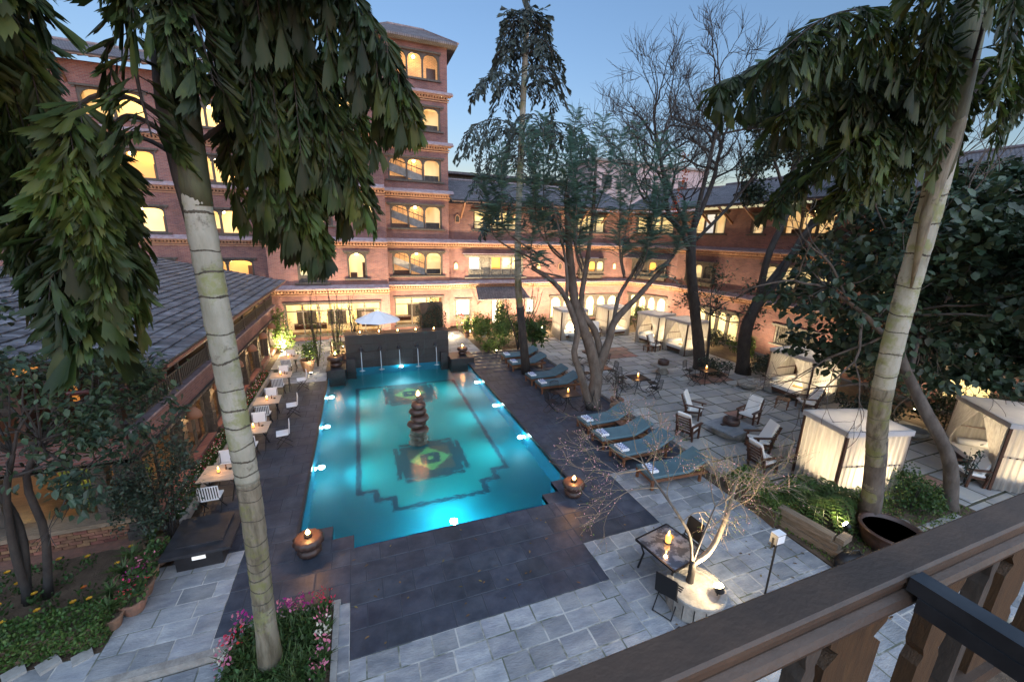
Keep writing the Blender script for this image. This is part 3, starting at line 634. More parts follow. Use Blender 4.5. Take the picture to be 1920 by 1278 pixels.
MB().box(-.05,-.05,18.98,4.6,6.05,19.04).build('wall_plate',M['soffit'],tw)
# ---------------- left bay
lb=thing('hotel_left_bay','five storey red brick block stepping forward left of the stair tower, mostly behind the palm','brick building',(-5.2,28.8,0))
ops=[(.6,6.5,.35,2.45),(1.6,3.3,3.8,5.15),(4.55,5.75,4.05,5.75),(5.65,6.45,7.35,8.95),(5.1,6.1,10.5,11.8),(1.2,3.9,7.4,8.9),(1.2,3.9,10.5,12.0),(3.0,6.2,13.7,14.9)]
wall(lb,0,7.1,0,15.35,ops)
MB().box(0,.36,0,.35,2.6,15.3).build('side_wall',M['brick'],lb)
window(lb,1.6,3.3,3.8,5.15,3,.12,('curtain_lit','darkroom','curtain_lit'),m='wood',kind='pane',flat=True,panel=.4)
window(lb,4.55,5.75,4.05,5.75,1,.38,'cream2')
window(lb,5.65,6.45,7.35,8.95,1,.22,'cream2')
window(lb,5.1,6.1,10.5,11.8,1,.34,'cream',mul=.2,kind='room')
window(lb,1.2,3.9,7.4,8.9,2,.3,'cream'); window(lb,1.2,3.9,10.5,12.0,2,.3,'creamdim'); window(lb,3.0,6.2,13.7,14.9,3,.3,'cream')
for z in (H1,H2,9.75,12.95): cornice(lb,0,7.1,z,ends=(.2,.0))
eaves(lb,0,7.1,15.3,.8,1.6,2.9,15.35,strut=0)
# restaurant glazing in the ground floor of both
for (p,a,c,lab) in ((lb,.6,6.5,None),(tw,.45,4.05,None)):
    w_=window(p,a,c,.35,2.45,max(3,int((c-a)/.9)),.0,'cream',flat=True,depth=2.6,ears=.05,transom=1.95,mul=.07)
    n=int((c-a)/1.9)
    for k in range(n):
        u=a+(k+.5)*(c-a)/n
        g=MB().box(u-.62,2.50,.55,u+.62,2.53,1.6)
        g.build('dark_window',M['darkroom'],w_)
        q=MB()
        for j in range(5): q.box(u-.62+j*.3,2.46,.5,u-.60+j*.3,2.49,1.65)
        for j in range(3): q.box(u-.64,2.455,.5+j*.5,u+.64,2.485,.53+j*.5)
        q.build('window_bars',M['wood'],w_)
        plight(u,1.3,2.2,(1,.72,.38),IN_E*1.2,.12,w_)
    MB().box(a-.1,.30,-.02,c+.1,2.6,.02).build('room_floor',M['deckwood'],w_)
# ---------------- left wing
lw=thing('hotel_left_wing','long brick wing with lit balconies at the far left behind the palm leaves','brick building',(-24,31.5,0))
ops=[]
bay=[2.0,6.3,10.6,14.9]
fz=[(3.6,5.1),(6.7,8.2),(9.75,11.35),(12.9,14.35)]
for i,u in enumerate(bay):
    for a,c in fz: ops.append((u-.4,u+2.6,a,c))
wall(lw,0,18.8,0,15.6,ops)
for i,u in enumerate(bay):
    for j,(a,c) in enumerate(fz):
        window(lw,u-.4,u+2.6,a,c,2,.42 if j==3 else .2,['cream','cream2','creamdim','cream'][(i*2+j)%4],depth=1.6)
        if i>=2: plight(u+1.9,.9,c-.2,(1,.68,.32),IN_E*2,.08,lw)
for z in (H1,H2,9.5,12.3): cornice(lw,0,18.8,z-.1,ends=(.2,.0))
eaves(lw,0,18.9,15.5,.95,1.9,4.0,15.75,strut=2.2)
# ---------------- back wing B
bw=thing('hotel_back_wing','three storey brick wing with long grey tiled roof facing the pool behind the garden','brick building',(6.45,31.0,0))
ops=[(2.0,5.9,7.5,8.85),(11.0,13.8,7.55,8.9),(1.6,6.2,3.85,5.45),(11.4,13.6,3.75,5.45),(.55,1.85,.8,2.1),(3.55,4.6,0,2.0),(8.8,15.8,.25,2.15),(6.6,7.4,.8,2.0)]
wall(bw,0,16.3,0,9.3,ops)
window(bw,2.0,5.9,7.5,8.85,4,.0,('cream','cream2','cream2','cream'),m='wood',kind='pane',flat=True)
window(bw,11.0,13.8,7.55,8.9,3,.0,('cream','curtain_lit','curtain_lit'),m='wood',kind='pane',flat=True)
w_=window(bw,1.6,6.2,3.85,5.45,5,.0,('paleglass','woodgrey','redroom','cream','cream'),m='woodgrey',kind='pane',flat=True,panel=.55,ears=.35)
for i in range(5):
    u=1.71+i*.876; MB().box(u+.12,.06,4.0,u+.76,.095,4.38).box(u+.18,.035,4.08,u+.70,.058,4.30).build('carved_panel',M['woodgrey'],w_)
MB().box(1.1,-.30,5.62,6.7,0,5.68).build('hood',M['ledge'],w_)
def baywin(p,u0,u1,z0,z1,n,room,y=0,lab=None):
    b=MB().box(u0,y-.42,z0+.25,u1,y+.1,z0+.55).box(u0-.12,y-.5,z0+.18,u1+.12,y+.1,z0+.247).box(u0+.1,y-.34,z0-.05,u1-.1,y,z0+.178).box(u0-.15,y-.55,z1,u1+.15,y+.1,z1+.10).box(u0,y-.42,z1-.16,u1,y+.1,z1-.002)
    w=(u1-u0)/n
    for i in range(n+1): b.box(u0+i*w-.08*(i>0),y-.42,z0+.552,u0+i*w+.08*(i<n),y-.30,z1-.162)
    for i in range(n): 
        archtop(b,u0+i*w+.08,u0+(i+1)*w-.08,z1-.162,.24,y-.40,y-.34)
        b.box(u0+i*w+.02,y-.46,z0+.28,u0+i*w+.07,y-.422,z0+.52)
    w_=b.build('bay_window',M['wood'],p)
    for i in range(n): MB().box(u0+i*w+.06,y-.30,z0+.55,u0+(i+1)*w-.06,y-.28,z1-.16).build('pane',M[room[i]],w_)
    return w_
w_=baywin(bw,11.3,13.7,3.75,5.3,3,('darkroom','redroom','cream'))
MB().box(11.6,.05,5.52,13.4,.08,5.75).build('lit_transom',M['cream'],w_)
window(bw,.55,1.85,.8,2.1,1,.0,('greenish',),kind='pane',flat=True,ears=.05)
window(bw,3.55,4.6,.02,2.0,2,.0,('paleglass','cream'),kind='pane',flat=True,ears=.0,sill=False,label='pale lit double door under the awning')
window(bw,6.6,7.4,.8,2.0,1,.0,('paleglass',),kind='pane',flat=True,ears=.05)
window(bw,8.8,15.8,.25,2.15,6,.5,['curtain_lit']*6,kind='pane',cusp=True,mul=.28,ears=.1)
for u,z,m_ in ((.75,7.95,'darkroom'),(.62,4.45,'cream'),(7.6,4.45,'cream'),(15.0,4.45,'cream2'),(9.6,4.45,'darkroom')):
    n_=thing('wall_niche',{.75:'small dark pointed niche under the roof eave beside the tower',.62:'small lit pointed wall niche just right of the stair tower',7.6:'small lit pointed wall niche right of the grey carved window',15.0:'small bright pointed wall niche right of the dark bay window',9.6:'small dark pointed wall niche left of the dark bay window'}[u],'wall niche',(6.45+u,30.985,z))
    MB().prism([(-.14,0),(.14,0),(.14,.36),(0,.52),(-.14,.36)],0,.012,M=Matrix.Rotation(R_(90),4,'X')).build('lit_recess',M[m_],n_)
    b=MB(); 
    for a_,c_ in (((-.16,0),(.16,0)),((-.16,0),(-.16,.38)),((.16,0),(.16,.38)),((-.17,.38),(0,.56)),((.17,.38),(0,.56))): b.bar((a_[0],-.02,a_[1]),(c_[0],-.02,c_[1]),.04,.05)
    b.build('surround',M['dentil'],n_)
for z in (H1-.02,H2): cornice(bw,0,16.3,z,ends=(0,.1))
eaves(bw,0,16.3,9.3,1.75,2.1,5.0,9.45,strut=2.05,hip=(0,-1.1))
# awning over the door
aw=thing('door_awning','small dark tiled awning with upturned corners over the lit garden door','awning',(10.55,30.98,2.3))
MB().add([(-2.1,-1.5,0),(2.2,-1.5,0),(2.0,0,.85),(-1.9,0,.85),(-2.1,-1.5,-.07),(2.2,-1.5,-.07),(2.0,0,.78),(-1.9,0,.78)],[(0,1,2,3),(7,6,5,4),(0,4,5,1),(1,5,6,2),(3,7,4,0)]).build('tiled_roof',M['rooftiles'],aw)
MB().tube([(-2.15,-.02,.95),(-2.0,-.02,.88),(2.1,-.02,.88),(2.25,-.02,.95)],.07,6).build('ridge_tiles',M['roof'],aw)
for u in (-1.7,0,1.8): MB().bar((u,0,-.6),(u,-1.3,-.02),.08).build('bracket',M['wood'],aw)
# ---------------- chamfer C and right wing D
ca,cb=Vector((22.75,31.0)),Vector((24.5,26.6)); L=(cb-ca).length; ang=math.atan2(cb.y-ca.y,cb.x-ca.x)
cw=thing('hotel_corner_block','angled brick corner with a wide dark carved bay between the back and right wings','brick building',(22.75,31.0,0),ang)
wall(cw,0,L,0,9.3,[(.6,4.1,7.6,9.0),(.5,4.2,.2,2.3)])
window(cw,.6,4.1,7.6,9.0,3,.0,('cream2','cream2','curtain_lit'),kind='pane',flat=True)
w_=baywin(cw,.8,4.0,3.8,5.4,4,('darkroom','darkroom','redroom','darkroom'))
MB().add([(.2,-1.0,5.55),(4.5,-1.0,5.55),(4.3,0,6.0),(.4,0,6.0),(.2,-1.0,5.49),(4.5,-1.0,5.49),(4.3,0,5.94),(.4,0,5.94)],[(0,1,2,3),(7,6,5,4),(0,4,5,1),(1,5,6,2),(3,7,4,0)]).build('bay_roof',M['rooftiles'],w_)
window(cw,.5,4.2,.2,2.3,4,.4,['curtain_lit']*4,kind='pane',cusp=True,mul=.24,ears=.1)
for z in (H1-.02,H2): cornice(cw,0,L,z,ends=(.1,.1))
eaves(cw,-.9,L+.9,9.3,1.75,2.1,5.0,9.452,strut=2.0,hip=(-1.1,-.9))
dw=thing('hotel_right_wing','long tiled brick wing with carved windows along the right side of the patio','brick building',(24.5,26.6,0),R_(-90))
Y=lambda y:26.6-y
ops=[(Y(25.4),Y(22.4),7.6,9.05),(Y(20.4),Y(19.4),7.6,8.85),(Y(18.2),Y(15.1),7.6,9.0),(Y(13.8),Y(12.0),7.6,8.9),(Y(9.6),Y(7.6),7.7,8.9),(Y(19.0),Y(14.4),4.35,5.7),(Y(12.6),Y(8.6),4.35,5.7),(Y(17.4),Y(14.9),.9,2.05),(Y(9.3),Y(7.6),.45,1.95),(Y(24.0),Y(20.0),.2,2.2),(Y(13),Y(10.6),.4,2.0)]
wall(dw,0,33,0,9.3,ops)
window(dw,Y(25.4),Y(22.4),7.6,9.05,3,.0,('cream2','paleglass','cream'),kind='pane',flat=True)
window(dw,Y(20.4),Y(19.4),7.6,8.85,1,.42,('cream2',),kind='pane')
window(dw,Y(18.2),Y(15.1),7.6,9.0,3,.42,'cream',depth=.9); window(dw,Y(13.8),Y(12.0),7.6,8.9,2,.4,'redroom',depth=.9)
window(dw,Y(9.6),Y(7.6),7.7,8.9,2,.4,'cream2',depth=.9)
window(dw,Y(19.0),Y(14.4),4.35,5.7,4,.5,['curtain_lit']*4,kind='pane'); window(dw,Y(12.6),Y(8.6),4.35,5.7,3,.5,['curtain_lit']*3,kind='pane')
w_=window(dw,Y(17.4),Y(14.9),.9,2.05,3,.0,('darkroom',)*3,kind='pane',flat=True,m='woodgrey')
q=MB()
for u in np.arange(Y(17.2),Y(15.0),.12): q.box(u,.1,.95,u+.035,.14,2.0)
for z in np.arange(1.0,2.0,.12): q.box(Y(17.3),.12,z,Y(15.0),.15,z+.035)
q.build('lattice',M['woodgrey'],w_)
window(dw,Y(9.3),Y(7.6),.45,1.95,1,.7,('curtain_lit',),kind='pane'); window(dw,Y(24.0),Y(20.0),.2,2.2,4,.4,['curtain_lit']*4,kind='pane',cusp=True,mul=.24); window(dw,Y(13),Y(10.6),.4,2.0,2,.5,['darkroom']*2,kind='pane')
baywin(dw,Y(25.2),Y(22.6),3.85,5.5,3,('darkroom','curtain_lit','darkroom'))
for z in (H1-.02,H2): cornice(dw,0,33,z,ends=(.1,0))
eaves(dw,0,33,9.3,1.9,2.1,4.0,9.45,strut=1.9,hip=(-.9,0))
# far block beyond the back wing
fb=thing('far_building','pale pink building showing over the back wing roof between the trees','building',(37,62,0))
wall(fb,0,24,0,19.5,[(u,u+2,15.5,17.5) for u in (2,6,10,14,18)],m=mat('pink_render',(.42,.33,.33),.9),d=8)
for u in (2,6,10,14,18): MB().box(u,.3,15.5,u+2,.35,17.5).build('window',M['black'],fb)
MB().box(-.4,-.4,19.5,24.4,8.4,19.9).build('parapet',M['kerb'],fb)
fb2=thing('dark_gable_building','dark low roofed building behind the back wing, right of the tower','building',(6.6,38.5,0))
MB().box(0,0,0,16,5,12.3).build('wall',M['wood'],fb2); MB().box(-.4,-.7,12.3,16.5,5.5,12.5).build('roof',M['rooftiles'],fb2)
# ---------------- arcade pavilion on the left
ar=thing('poolside_pavilion','low timber pavilion with carved balcony and stone tiled roof left of the pool','pavilion',(-4.9,10.4,0),R_(90))
LU=17.0; cols=[.12,2.8,5.2,7.6,10.0,12.4,14.7,16.8]
for i in range(len(cols)-1):
    MB().box(cols[i],.02,2.02,cols[i+1]-.006,.34,2.62).build('brick_band',M['brick'],ar)
MB().box(0,-.06,1.93,LU,.40,2.015).build('beam',M['wood'],ar)
MB().box(0,-.10,2.622,LU,.36,2.68).build('ledge',M['ledge'],ar)
for i,u in enumerate(cols):
    c=MB().box(u-.20,.05,.0,u+.20,.42,.25).box(u-.15,.08,.252,u+.15,.38,1.55).box(u-.22,.03,1.552,u+.22,.43,1.70).box(u-.18,.05,1.702,u+.18,.41,1.928)
    for k in range(5): c.box(u-.17,.06,.45+k*.2,u+.17,.40,.50+k*.2)
    c.build('column',M['wood'],ar)
for i in range(len(cols)-1):
    a,c=cols[i]+.24,cols[i+1]-.24
    g=MB().box(a,.25,.30,a+.06,.32,1.9).box(c-.06,.25,.30,c,.32,1.9).box((a+c)/2-.04,.25,.30,(a+c)/2+.04,.32,1.9).box(a,.25,.24,c,.32,.298).build('door_frame',M['wood'],ar)
    MB().box(a,.02,0,c,.40,.235).build('plinth',M['brick'],ar)
    p0=MB().box(cols[i]+.04,-.02,2.72,cols[i]+.12,.06,4.0).build('balcony_post',M['wood'],ar)
    r=MB().box(cols[i]+.12,-.01,3.36,cols[i+1]+.04,.07,3.44).box(cols[i]+.12,0,2.76,cols[i+1]+.04,.06,2.81).box(cols[i]+.12,.0,3.16,cols[i+1]+.04,.06,3.2)
    r.build('balcony_rail',M['wood'],ar)
    Ms=[TRS(u,.015,2.81,0,.05,.03,.35) for u in np.arange(cols[i]+.18,cols[i+1],.13)]
    pieces('baluster','balusters',UNIT[0],UNIT[1],Ms,M['wood'],ar,cap=20)
MB().box(5.2,2.6,.0,LU,2.7,1.95).build('inner_wall',mat('inner_wall_warm',(.36,.20,.10),.9),ar)
MB().box(0,.36,1.95,LU,2.7,2.0).build('ceiling',M['plaster'],ar)
MB().box(0,1.6,2.7,LU,1.7,4.0).build('upper_wall',mat('upper_wall_dark',(.10,.05,.035),.9),ar)
MB().box(0,.36,2.68,LU,4,2.71).build('balcony_floor',M['woodwarm'],ar)
for k in range(2,6): 
    u=1.6+k*2.4; plight(u,1.6,1.75,(1,.6,.25),IN_E*1.2,.1,ar)
for k,u in enumerate((8.8,9.6,11.2,12.0,13.4,14.2,15.4)): MB().box(u,1.55,3.0,u+.35,1.59,3.75).build('lit_pane',M['cream'],ar)
# gutter
MB().tube([(.25,-.72,3.98),(LU,-.72,4.04)],.075,10).box(.0,-.66,4.03,LU,-.60,4.12).build('gutter',M['gutter'],ar)
MB().tube([(.25,-.72,3.95),(.22,-.70,3.75),(.15,-.2,3.62),(.1,.9,3.62)],.055,8).build('downpipe',M['gutter'],ar)
# roof: courses of long flat tiles, laid up a shallow slope
pit=math.atan(.215); LS=7.2
rf=MB().box(-.25,0,-.12,LU,LS,-.04).build('roof',M['wood'],ar); rf.location=(0,-.78,4.13); rf.rotation_euler=(pit,0,0)
Ms=[]
row=.34; ny=int(LS/row)
for j in range(ny):
    u=-.3
    while u<LU:
        w=.17*random.uniform(.92,1.08)
        Ms.append(TRS(u,j*row-.02,-.035,random.uniform(-.02,.02),w-.012,row*1.22,.034,rx=-.11+random.uniform(-.012,.012),ry=random.uniform(-.03,.03)))
        u+=w
cw_,sw_=ar.matrix_world,None
def locref():  # camera in the roof's own frame
    Mx=Matrix.Translation((-4.9,10.4,0))@Matrix.Rotation(R_(90),4,'Z')@Matrix.Translation((0,-.78,4.13))@Matrix.Rotation(pit,4,'X')
    return Mx.inverted()@Vector((0,0,7))
M['slatetile']=mat('stone_roof_tile',(.065,.065,.078),.7,(.16,.16,.18),scale=5,rnd=.45,bump=.4,world=True,stain=.3)
pieces('roof_tile','roof_tiles_beyond',UNIT[0],UNIT[1],Ms,M['slatetile'],rf,ref=tuple(locref()))
rb=MB().box(-.30,0,-.125,LU,LS,-.121)
rb2=MB().box(-.30,0,-.12,LU,3.6,-.04).build('rear_roof',M['rooftiles'],ar); rb2.location=(0,-.78+LS*math.cos(pit),4.13+LS*math.sin(pit)); rb2.rotation_euler=(-pit,0,0)
# sconces on the pavilion columns
for i,u in enumerate(cols[1:-1]):
    y=10.4+u
    s=thing('wall_sconce','lit hooded wall sconce on the pavilion column '+['nearest the palm trunk','second from the near corner','beside the third poolside table','beside the second poolside table','beside the farthest poolside table but one','at the far end by the brick wall'][i],'wall lamp',(-4.86,y,1.95),0,'hooded sconces along the pavilion')
    MB().lathe([(.20,-.22),(.17,-.06),(.08,.06),(.0,.08)],14,c=(.16,0,0)).build('hood',M['shade'],s,smooth=True)
    MB().lathe([(.04,-.14),(.055,-.08),(.03,-.02)],8,c=(.16,0,0)).build('bulb',M['bulb'],s)
    plight(.20,0,-.26,(1,.62,.28),SC_E,.05,s)
# near end wall of the pavilion, facing the flower bed
fe=thing('pavilion_glass_room','glazed end room of the pavilion with low brick wall behind the flower bed','glass room',(-12,10.4,0))
base=MB().box(0,.06,0,6.95,.34,.50).build('low_wall_core',M['mortar'],fe)
Ms=[]
for j in range(6):
    u=2.6-(j%2)*.12
    while u<6.9:
        Ms.append(TRS(u,.035,.02+j*.08,0,.225,.06,.068)); u+=.24
pieces('brick','bricks_beyond',UNIT[0],UNIT[1],Ms,M['lowbrick'],fe,ref=(12,-10,7))
MB().box(0,-.10,.502,7.0,.42,.60).build('sill',M['oldtimber'],fe)
MB().box(0,-.22,-.05,7.05,.03,.02).build('footing_ledge',M['terracotta'],fe)
for u in (2.6,4.6,6.35,6.9):
    c=MB().box(u-.13,.05,.602,u+.13,.30,1.92)
    for k in range(4): c.box(u-.16,.03,.75+k*.3,u+.16,.32,.80+k*.3)
    c.build('column',M['wood'],fe)
MB().box(0,0,1.93,7.05,.36,2.03).build('beam',M['wood'],fe)
MB().box(0,.02,2.033,7.0,.34,2.62).build('brick_band',M['brick'],fe)
MB().box(0,-.02,2.623,7.05,.38,2.70).build('balcony_beam',M['wood'],fe)
MB().box(0,.02,3.36,7.0,.09,3.44).box(0,.03,2.9,7.0,.08,2.94).build('balcony_rail',M['wood'],fe)
for u in (.5,2.3,4.2,6.0,6.9): MB().box(u-.07,.0,2.70,u+.07,.14,4.3).build('balcony_post',M['wood'],fe)
for u0,u1 in ((3.0,3.7),(4.6,5.6)): MB().box(u0,1.5,2.9,u1,1.55,3.9).build('wall_glow',M['redroom'],fe)  # glowing sheets stand in for lamplight on the balcony wall
MB().box(0,1.6,2.7,6.9,1.7,4.2).build('upper_wall',M['darkroom'],fe)
MB().box(0,.35,.25,6.6,5.0,.30).build('room_floor',M['deckwood'],fe)
MB().box(0,5.0,.0,6.6,5.1,1.93).build('room_wall',M['soffit'],fe)
g=bpy.data.materials.new('window_glass'); t=nodes(g); t.nodes.clear(); 
o_=t.nodes.new('ShaderNodeOutputMaterial'); tr=t.nodes.new('ShaderNodeBsdfTransparent'); gl=t.nodes.new('ShaderNodeBsdfGlossy'); gl.inputs['Roughness'].default_value=.02; mx=t.nodes.new('ShaderNodeMixShader'); mx.inputs[0].default_value=.07
t.links.new(tr.outputs[0],mx.inputs[1]); t.links.new(gl.outputs[0],mx.inputs[2]); t.links.new(mx.outputs[0],o_.inputs[0]); M['glass']=g
for u0,u1 in ((.2,2.45),(2.75,4.45),(4.75,6.2)): MB().box(u0,.16,.605,u1,.17,1.925).build('pane',g,fe)
plight(3.2,2.6,1.75,(1,.76,.40),IN_E*1.8,.12,fe); plight(5.4,2.4,1.75,(1,.76,.40),IN_E*1.8,.12,fe)

# ================================================================ FURNITURE
def lounger():
    t=thing('sun_lounger','x','sun lounger')
    # along +x: foot at x=0, head at x=2.05; width .78 about y=0
    f=MB()
    for y in (-.36,.36): f.box(0,y-.025,.24,2.0,y+.025,.33)
    f.box(0.0,-.335,.25,.06,.335,.32).box(1.94,-.335,.25,2.0,.335,.32)
    f.build('frame',M['woodwarm'],t)
    for x,y in ((.06,-.36),(.06,.36),(1.75,-.36),(1.75,.36)): MB().box(x-.035,y-.033,0,x+.035,y+.033,.238).build('leg',M['woodwarm'],t)
    for k in range(11): MB().box(.08+k*.115,-.334,.30,.15+k*.115,.334,.325).build('slat',M['woodwarm'],t)
    for k in range(6):
        x=1.36+k*.12; z=.33+k*.055; MB().box(x,-.334,z,x+.075,.334,z+.022).build('back_slat',M['woodwarm'],t)
    MB().bar((1.75,-.3,.30),(1.88,-.3,.54),.03).bar((1.75,.3,.30),(1.88,.3,.54),.03).build('prop',M['woodwarm'],t)
    def pad(pts,th,w,nm):
        b=MB(); n=len(pts); r=.03
        prof=[(-w+r,0),(-w,r),(-w,th-r),(-w+r,th),(w-r,th),(w,th-r),(w,r),(w-r,0)]
        for (x,z,s) in pts: 
            for (y,h) in prof: b.v.append((x-h*s,y,z+h))
        for i in range(n-1):
            for j in range(8): b.f.append((i*8+j,i*8+(j+1)%8,(i+1)*8+(j+1)%8,(i+1)*8+j))
        b.f.append(tuple(range(8))[::-1]); b.f.append(tuple((n-1)*8+j for j in range(8)))
        return b.build(nm,M['cushion'],t)
    pad([(0.0,.334,0),(.03,.334,0),(.62,.330,0),(1.28,.334,.05),(1.36,.350,.2),(1.7,.50,.45),(2.02,.66,.45),(2.05,.67,.45)],.095,.385,'cushion')
    tw=MB(); 
    for k in range(3): tw.tube([(.12+k*.10,-.20,.462),(.12+k*.10,.22,.462)],.052,8)
    tw_=tw.build('towel',M['towel'],t,smooth=False)
    s=MB()
    for k in range(3):
        for j in range(4): s.box(.09+k*.10,-.15+j*.09,.46,.15+k*.10,-.12+j*.09,.519)
    s.build('stripe',M['towelblue'],tw_,kind='stuff')
    return t
L0=lounger()
LP=[(7.50,12.0,'blue cushioned sun lounger directly right of the pot tree trunks, first of the near row',2),(7.42,10.85,'blue cushioned sun lounger, second of the near row, partly behind pink blossom',-2),(7.45,9.75,'blue cushioned sun lounger, third of the near row, behind the blossom branches',1),(7.52,8.45,'blue cushioned sun lounger nearest the balcony, standing on pale paving',-3),
    (7.50,20.95,'greenish blue sun lounger farthest along the pool, beside the lit garden bed',0),(7.40,19.55,'greenish blue sun lounger second farthest, just behind the palm trunk',1),(7.50,17.25,'greenish blue sun lounger third of the far row, in front of the palm trunk',1),(7.55,16.15,'greenish blue sun lounger of the far row nearest the forked tree',-1)]
for i,(x,y,lab,a) in enumerate(LP):
    o=L0 if i==0 else dup(L0)
    o.location=(x,y,0); o.rotation_euler=(0,0,R_(a)); o['label']=lab; o['group']='blue sun loungers along the pool'
# small teak tables between loungers
def sidetable(x,y,lab,h=.38,s=.2,a=0):
    t=thing('side_table',lab,'side table',(x,y,0),a,'small teak side tables')
    for k in range(4): MB().box(-s,-s+k*s/2+.005,h-.03,s,-s+(k+1)*s/2-.005,h).build('slat',M['woodwarm'],t)
    for i in (-1,1):
        for j in (-1,1): MB().box(i*(s-.03)-.02,j*(s-.03)-.02,0,i*(s-.03)+.02,j*(s-.03)+.02,h-.032).build('leg',M['woodwarm'],t)
    return t
sidetable(9.0,16.75,'small teak side table between the two far loungers nearest the forked tree')
sidetable(8.9,11.45,'small teak side table between the first two near loungers')
sidetable(9.0,10.3,'small teak side table between the second and third near loungers')
sidetable(20.3,24.3,'small teak side table at the right end of the second curtained daybed')
sidetable(17.2,11.25,'small slatted teak table beside the white armchair at the middle daybed',.42,.25,.5)
sidetable(17.35,20.5,'small teak side table at the front of the far armchair',.4,.22)
# iron chair, facing +y (seat front at +y), back at -y
def iron_chair(kind='bistro'):
    t=thing('iron_chair','x','garden chair')
    for x in (-.2,.2):
        MB().tube([(x,.24,.0),(x,-.18,.44),(x,-.24,.88)],.012,6).build('back_leg',M['iron'],t)
        MB().tube([(x*.9,-.26,0),(x*.9,.2,.44)],.012,6).build('front_leg',M['iron'],t)
    for x0 in (-.28,.28): pass
    MB().tube([(-.2,.24,.02),(.2,.24,.02)],.01,5).tube([(-.18,-.26,.02),(.18,-.26,.02)],.01,5).build('stretcher',M['iron'],t,kind='stuff')
    for k in range(7): MB().box(-.21,-.17+k*.058,.44,.21,-.135+k*.058,.455).build('seat_slat',M['iron'],t)
    if kind=='bistro':
        MB().tube([(-.2,-.24,.88),(0,-.25,.92),(.2,-.24,.88)],.012,6).build('top_rail',M['iron'],t)
        for k in range(7): MB().bar((-.15+k*.05,-.195,.56),(-.15+k*.05,-.245,.89),.012,.008).build('back_slat',M['iron'],t)
        MB().tube([(-.2,-.195,.56),(.2,-.195,.56)],.01,5).build('lower_rail',M['iron'],t)
    else:
        b=MB().add([(-.20,-.20,.46),(.20,-.20,.46),(.20,-.26,.92),(-.20,-.26,.92),(-.20,-.215,.46),(.20,-.215,.46),(.20,-.275,.92),(-.20,-.275,.92)],[(0,1,2,3),(7,6,5,4),(0,4,5,1),(1,5,6,2),(2,6,7,3),(3,7,4,0)])
        b.build('mesh_back',M['iron'],t)
    return t
def iron_table(x,y,lab,s=.42,top='iron',h=.72):
    t=thing('iron_table',lab,'garden table',(x,y,0),R_(random.uniform(-8,8)),'iron tables on the patio')
    if top=='iron': 
        for k in range(8): MB().box(-s,-s+k*s/4+.008,h-.02,s,-s+(k+1)*s/4-.004,h).build('top_slat',M['woodwarm'] if kindtop=='wood' else M['iron'],t)
    b=MB()
    for i in (-1,1):
        for j in (-1,1): b.tube([(i*s*.85,j*s*.85,0),(i*s*.4,j*s*.4,.12),(i*.06,j*.06,.35),(i*s*.35,j*s*.35,h-.03)],.016,6)
    b.build('pedestal',M['iron'],t)
    MB().bar((-s,-s,h-.03),(s,-s,h-.03),.02).bar((-s,s,h-.03),(s,s,h-.03),.02).bar((-s,-s,h-.03),(-s,s,h-.03),.02).bar((s,-s,h-.03),(s,s,h-.03),.02).build('rim',M['iron'],t)
    return t
def candle(x,y,z,lab,e=.5,s=1.0):
    t=thing('candle_lantern',lab,'candle lantern',(x,y,z),0,'candle lanterns on the tables')
    MB().lathe([(.035*s,0),(.04*s,.01),(.04*s,.10*s),(.03*s,.12*s)],12).build('glass',M['candle'],t,smooth=True)
    MB().lathe([(.042*s,.0),(.046*s,.012),(.042*s,.02)],12).build('base',M['iron'],t)
    MB().lathe([(.010,.12*s),(.016,.15*s),(0,.20*s)],8).build('flame',M['flame'],t,smooth=True)
    plight(0,0,.24*s,(1,.5,.2),CAN_E*e,.03,t)
kindtop='iron'
IC=iron_chair(); MC=iron_chair('mesh')
used=[False,False]
def place(ch,idx,x,y,deg,lab,grp='black iron folding chairs'):
    o=ch if not used[idx] else dup(ch); used[idx]=True
    o.location=(x,y,0); o.rotation_euler=(0,0,R_(deg)); o['label']=lab; o['group']=grp
for (x,y,nm,chs,kt) in ((16.33,14.75,'the far right patio table under the dark tree',[(-.8,-.1,-90),(.75,-.35,70),(.65,.7,130),(-.35,.85,200)],'iron'),
    (12.1,14.75,'the middle patio table',[(-.75,.3,-100),(.75,-.2,75),(-.3,.85,190),(.35,-.85,10)],'iron'),
    (11.2,16.6,'the wooden topped table right of the forked tree',[(.8,.1,85),(-.75,.1,-95)],'wood'),
    (12.2,19.0,'the farthest patio table by the curtained daybed',[(-.8,.2,-95),(.3,-.8,15),(.8,.1,80)],'iron'),
    (7.93,13.95,'the dark table below the forked tree',[(-.8,-.05,-90),(-.15,.8,180),(.75,-.35,60)],'iron')):
    kindtop=kt; t=iron_table(x,y,'square iron garden table, '+nm)
    candle(x+.02,y+.03,.722,'lit candle lantern standing on '+nm,1.0)
    pos=['left side','right side','far side','near side']
    for q,(dx,dy,a) in enumerate(chs):
        if nm.startswith('the wooden') : w=['right side','left side'][q]
        elif nm.startswith('the farthest'): w=['left side','near side','right side'][q]
        elif nm.startswith('the dark'): w=['left side','far side','right side'][q]
        elif nm.startswith('the far right'): w=['left side','near right','far right','far left'][q]
        else: w=['left side','right side','far side','near side'][q]
        place(IC,0,x+dx,y+dy,a,'iron chair at the '+w+' of '+nm)
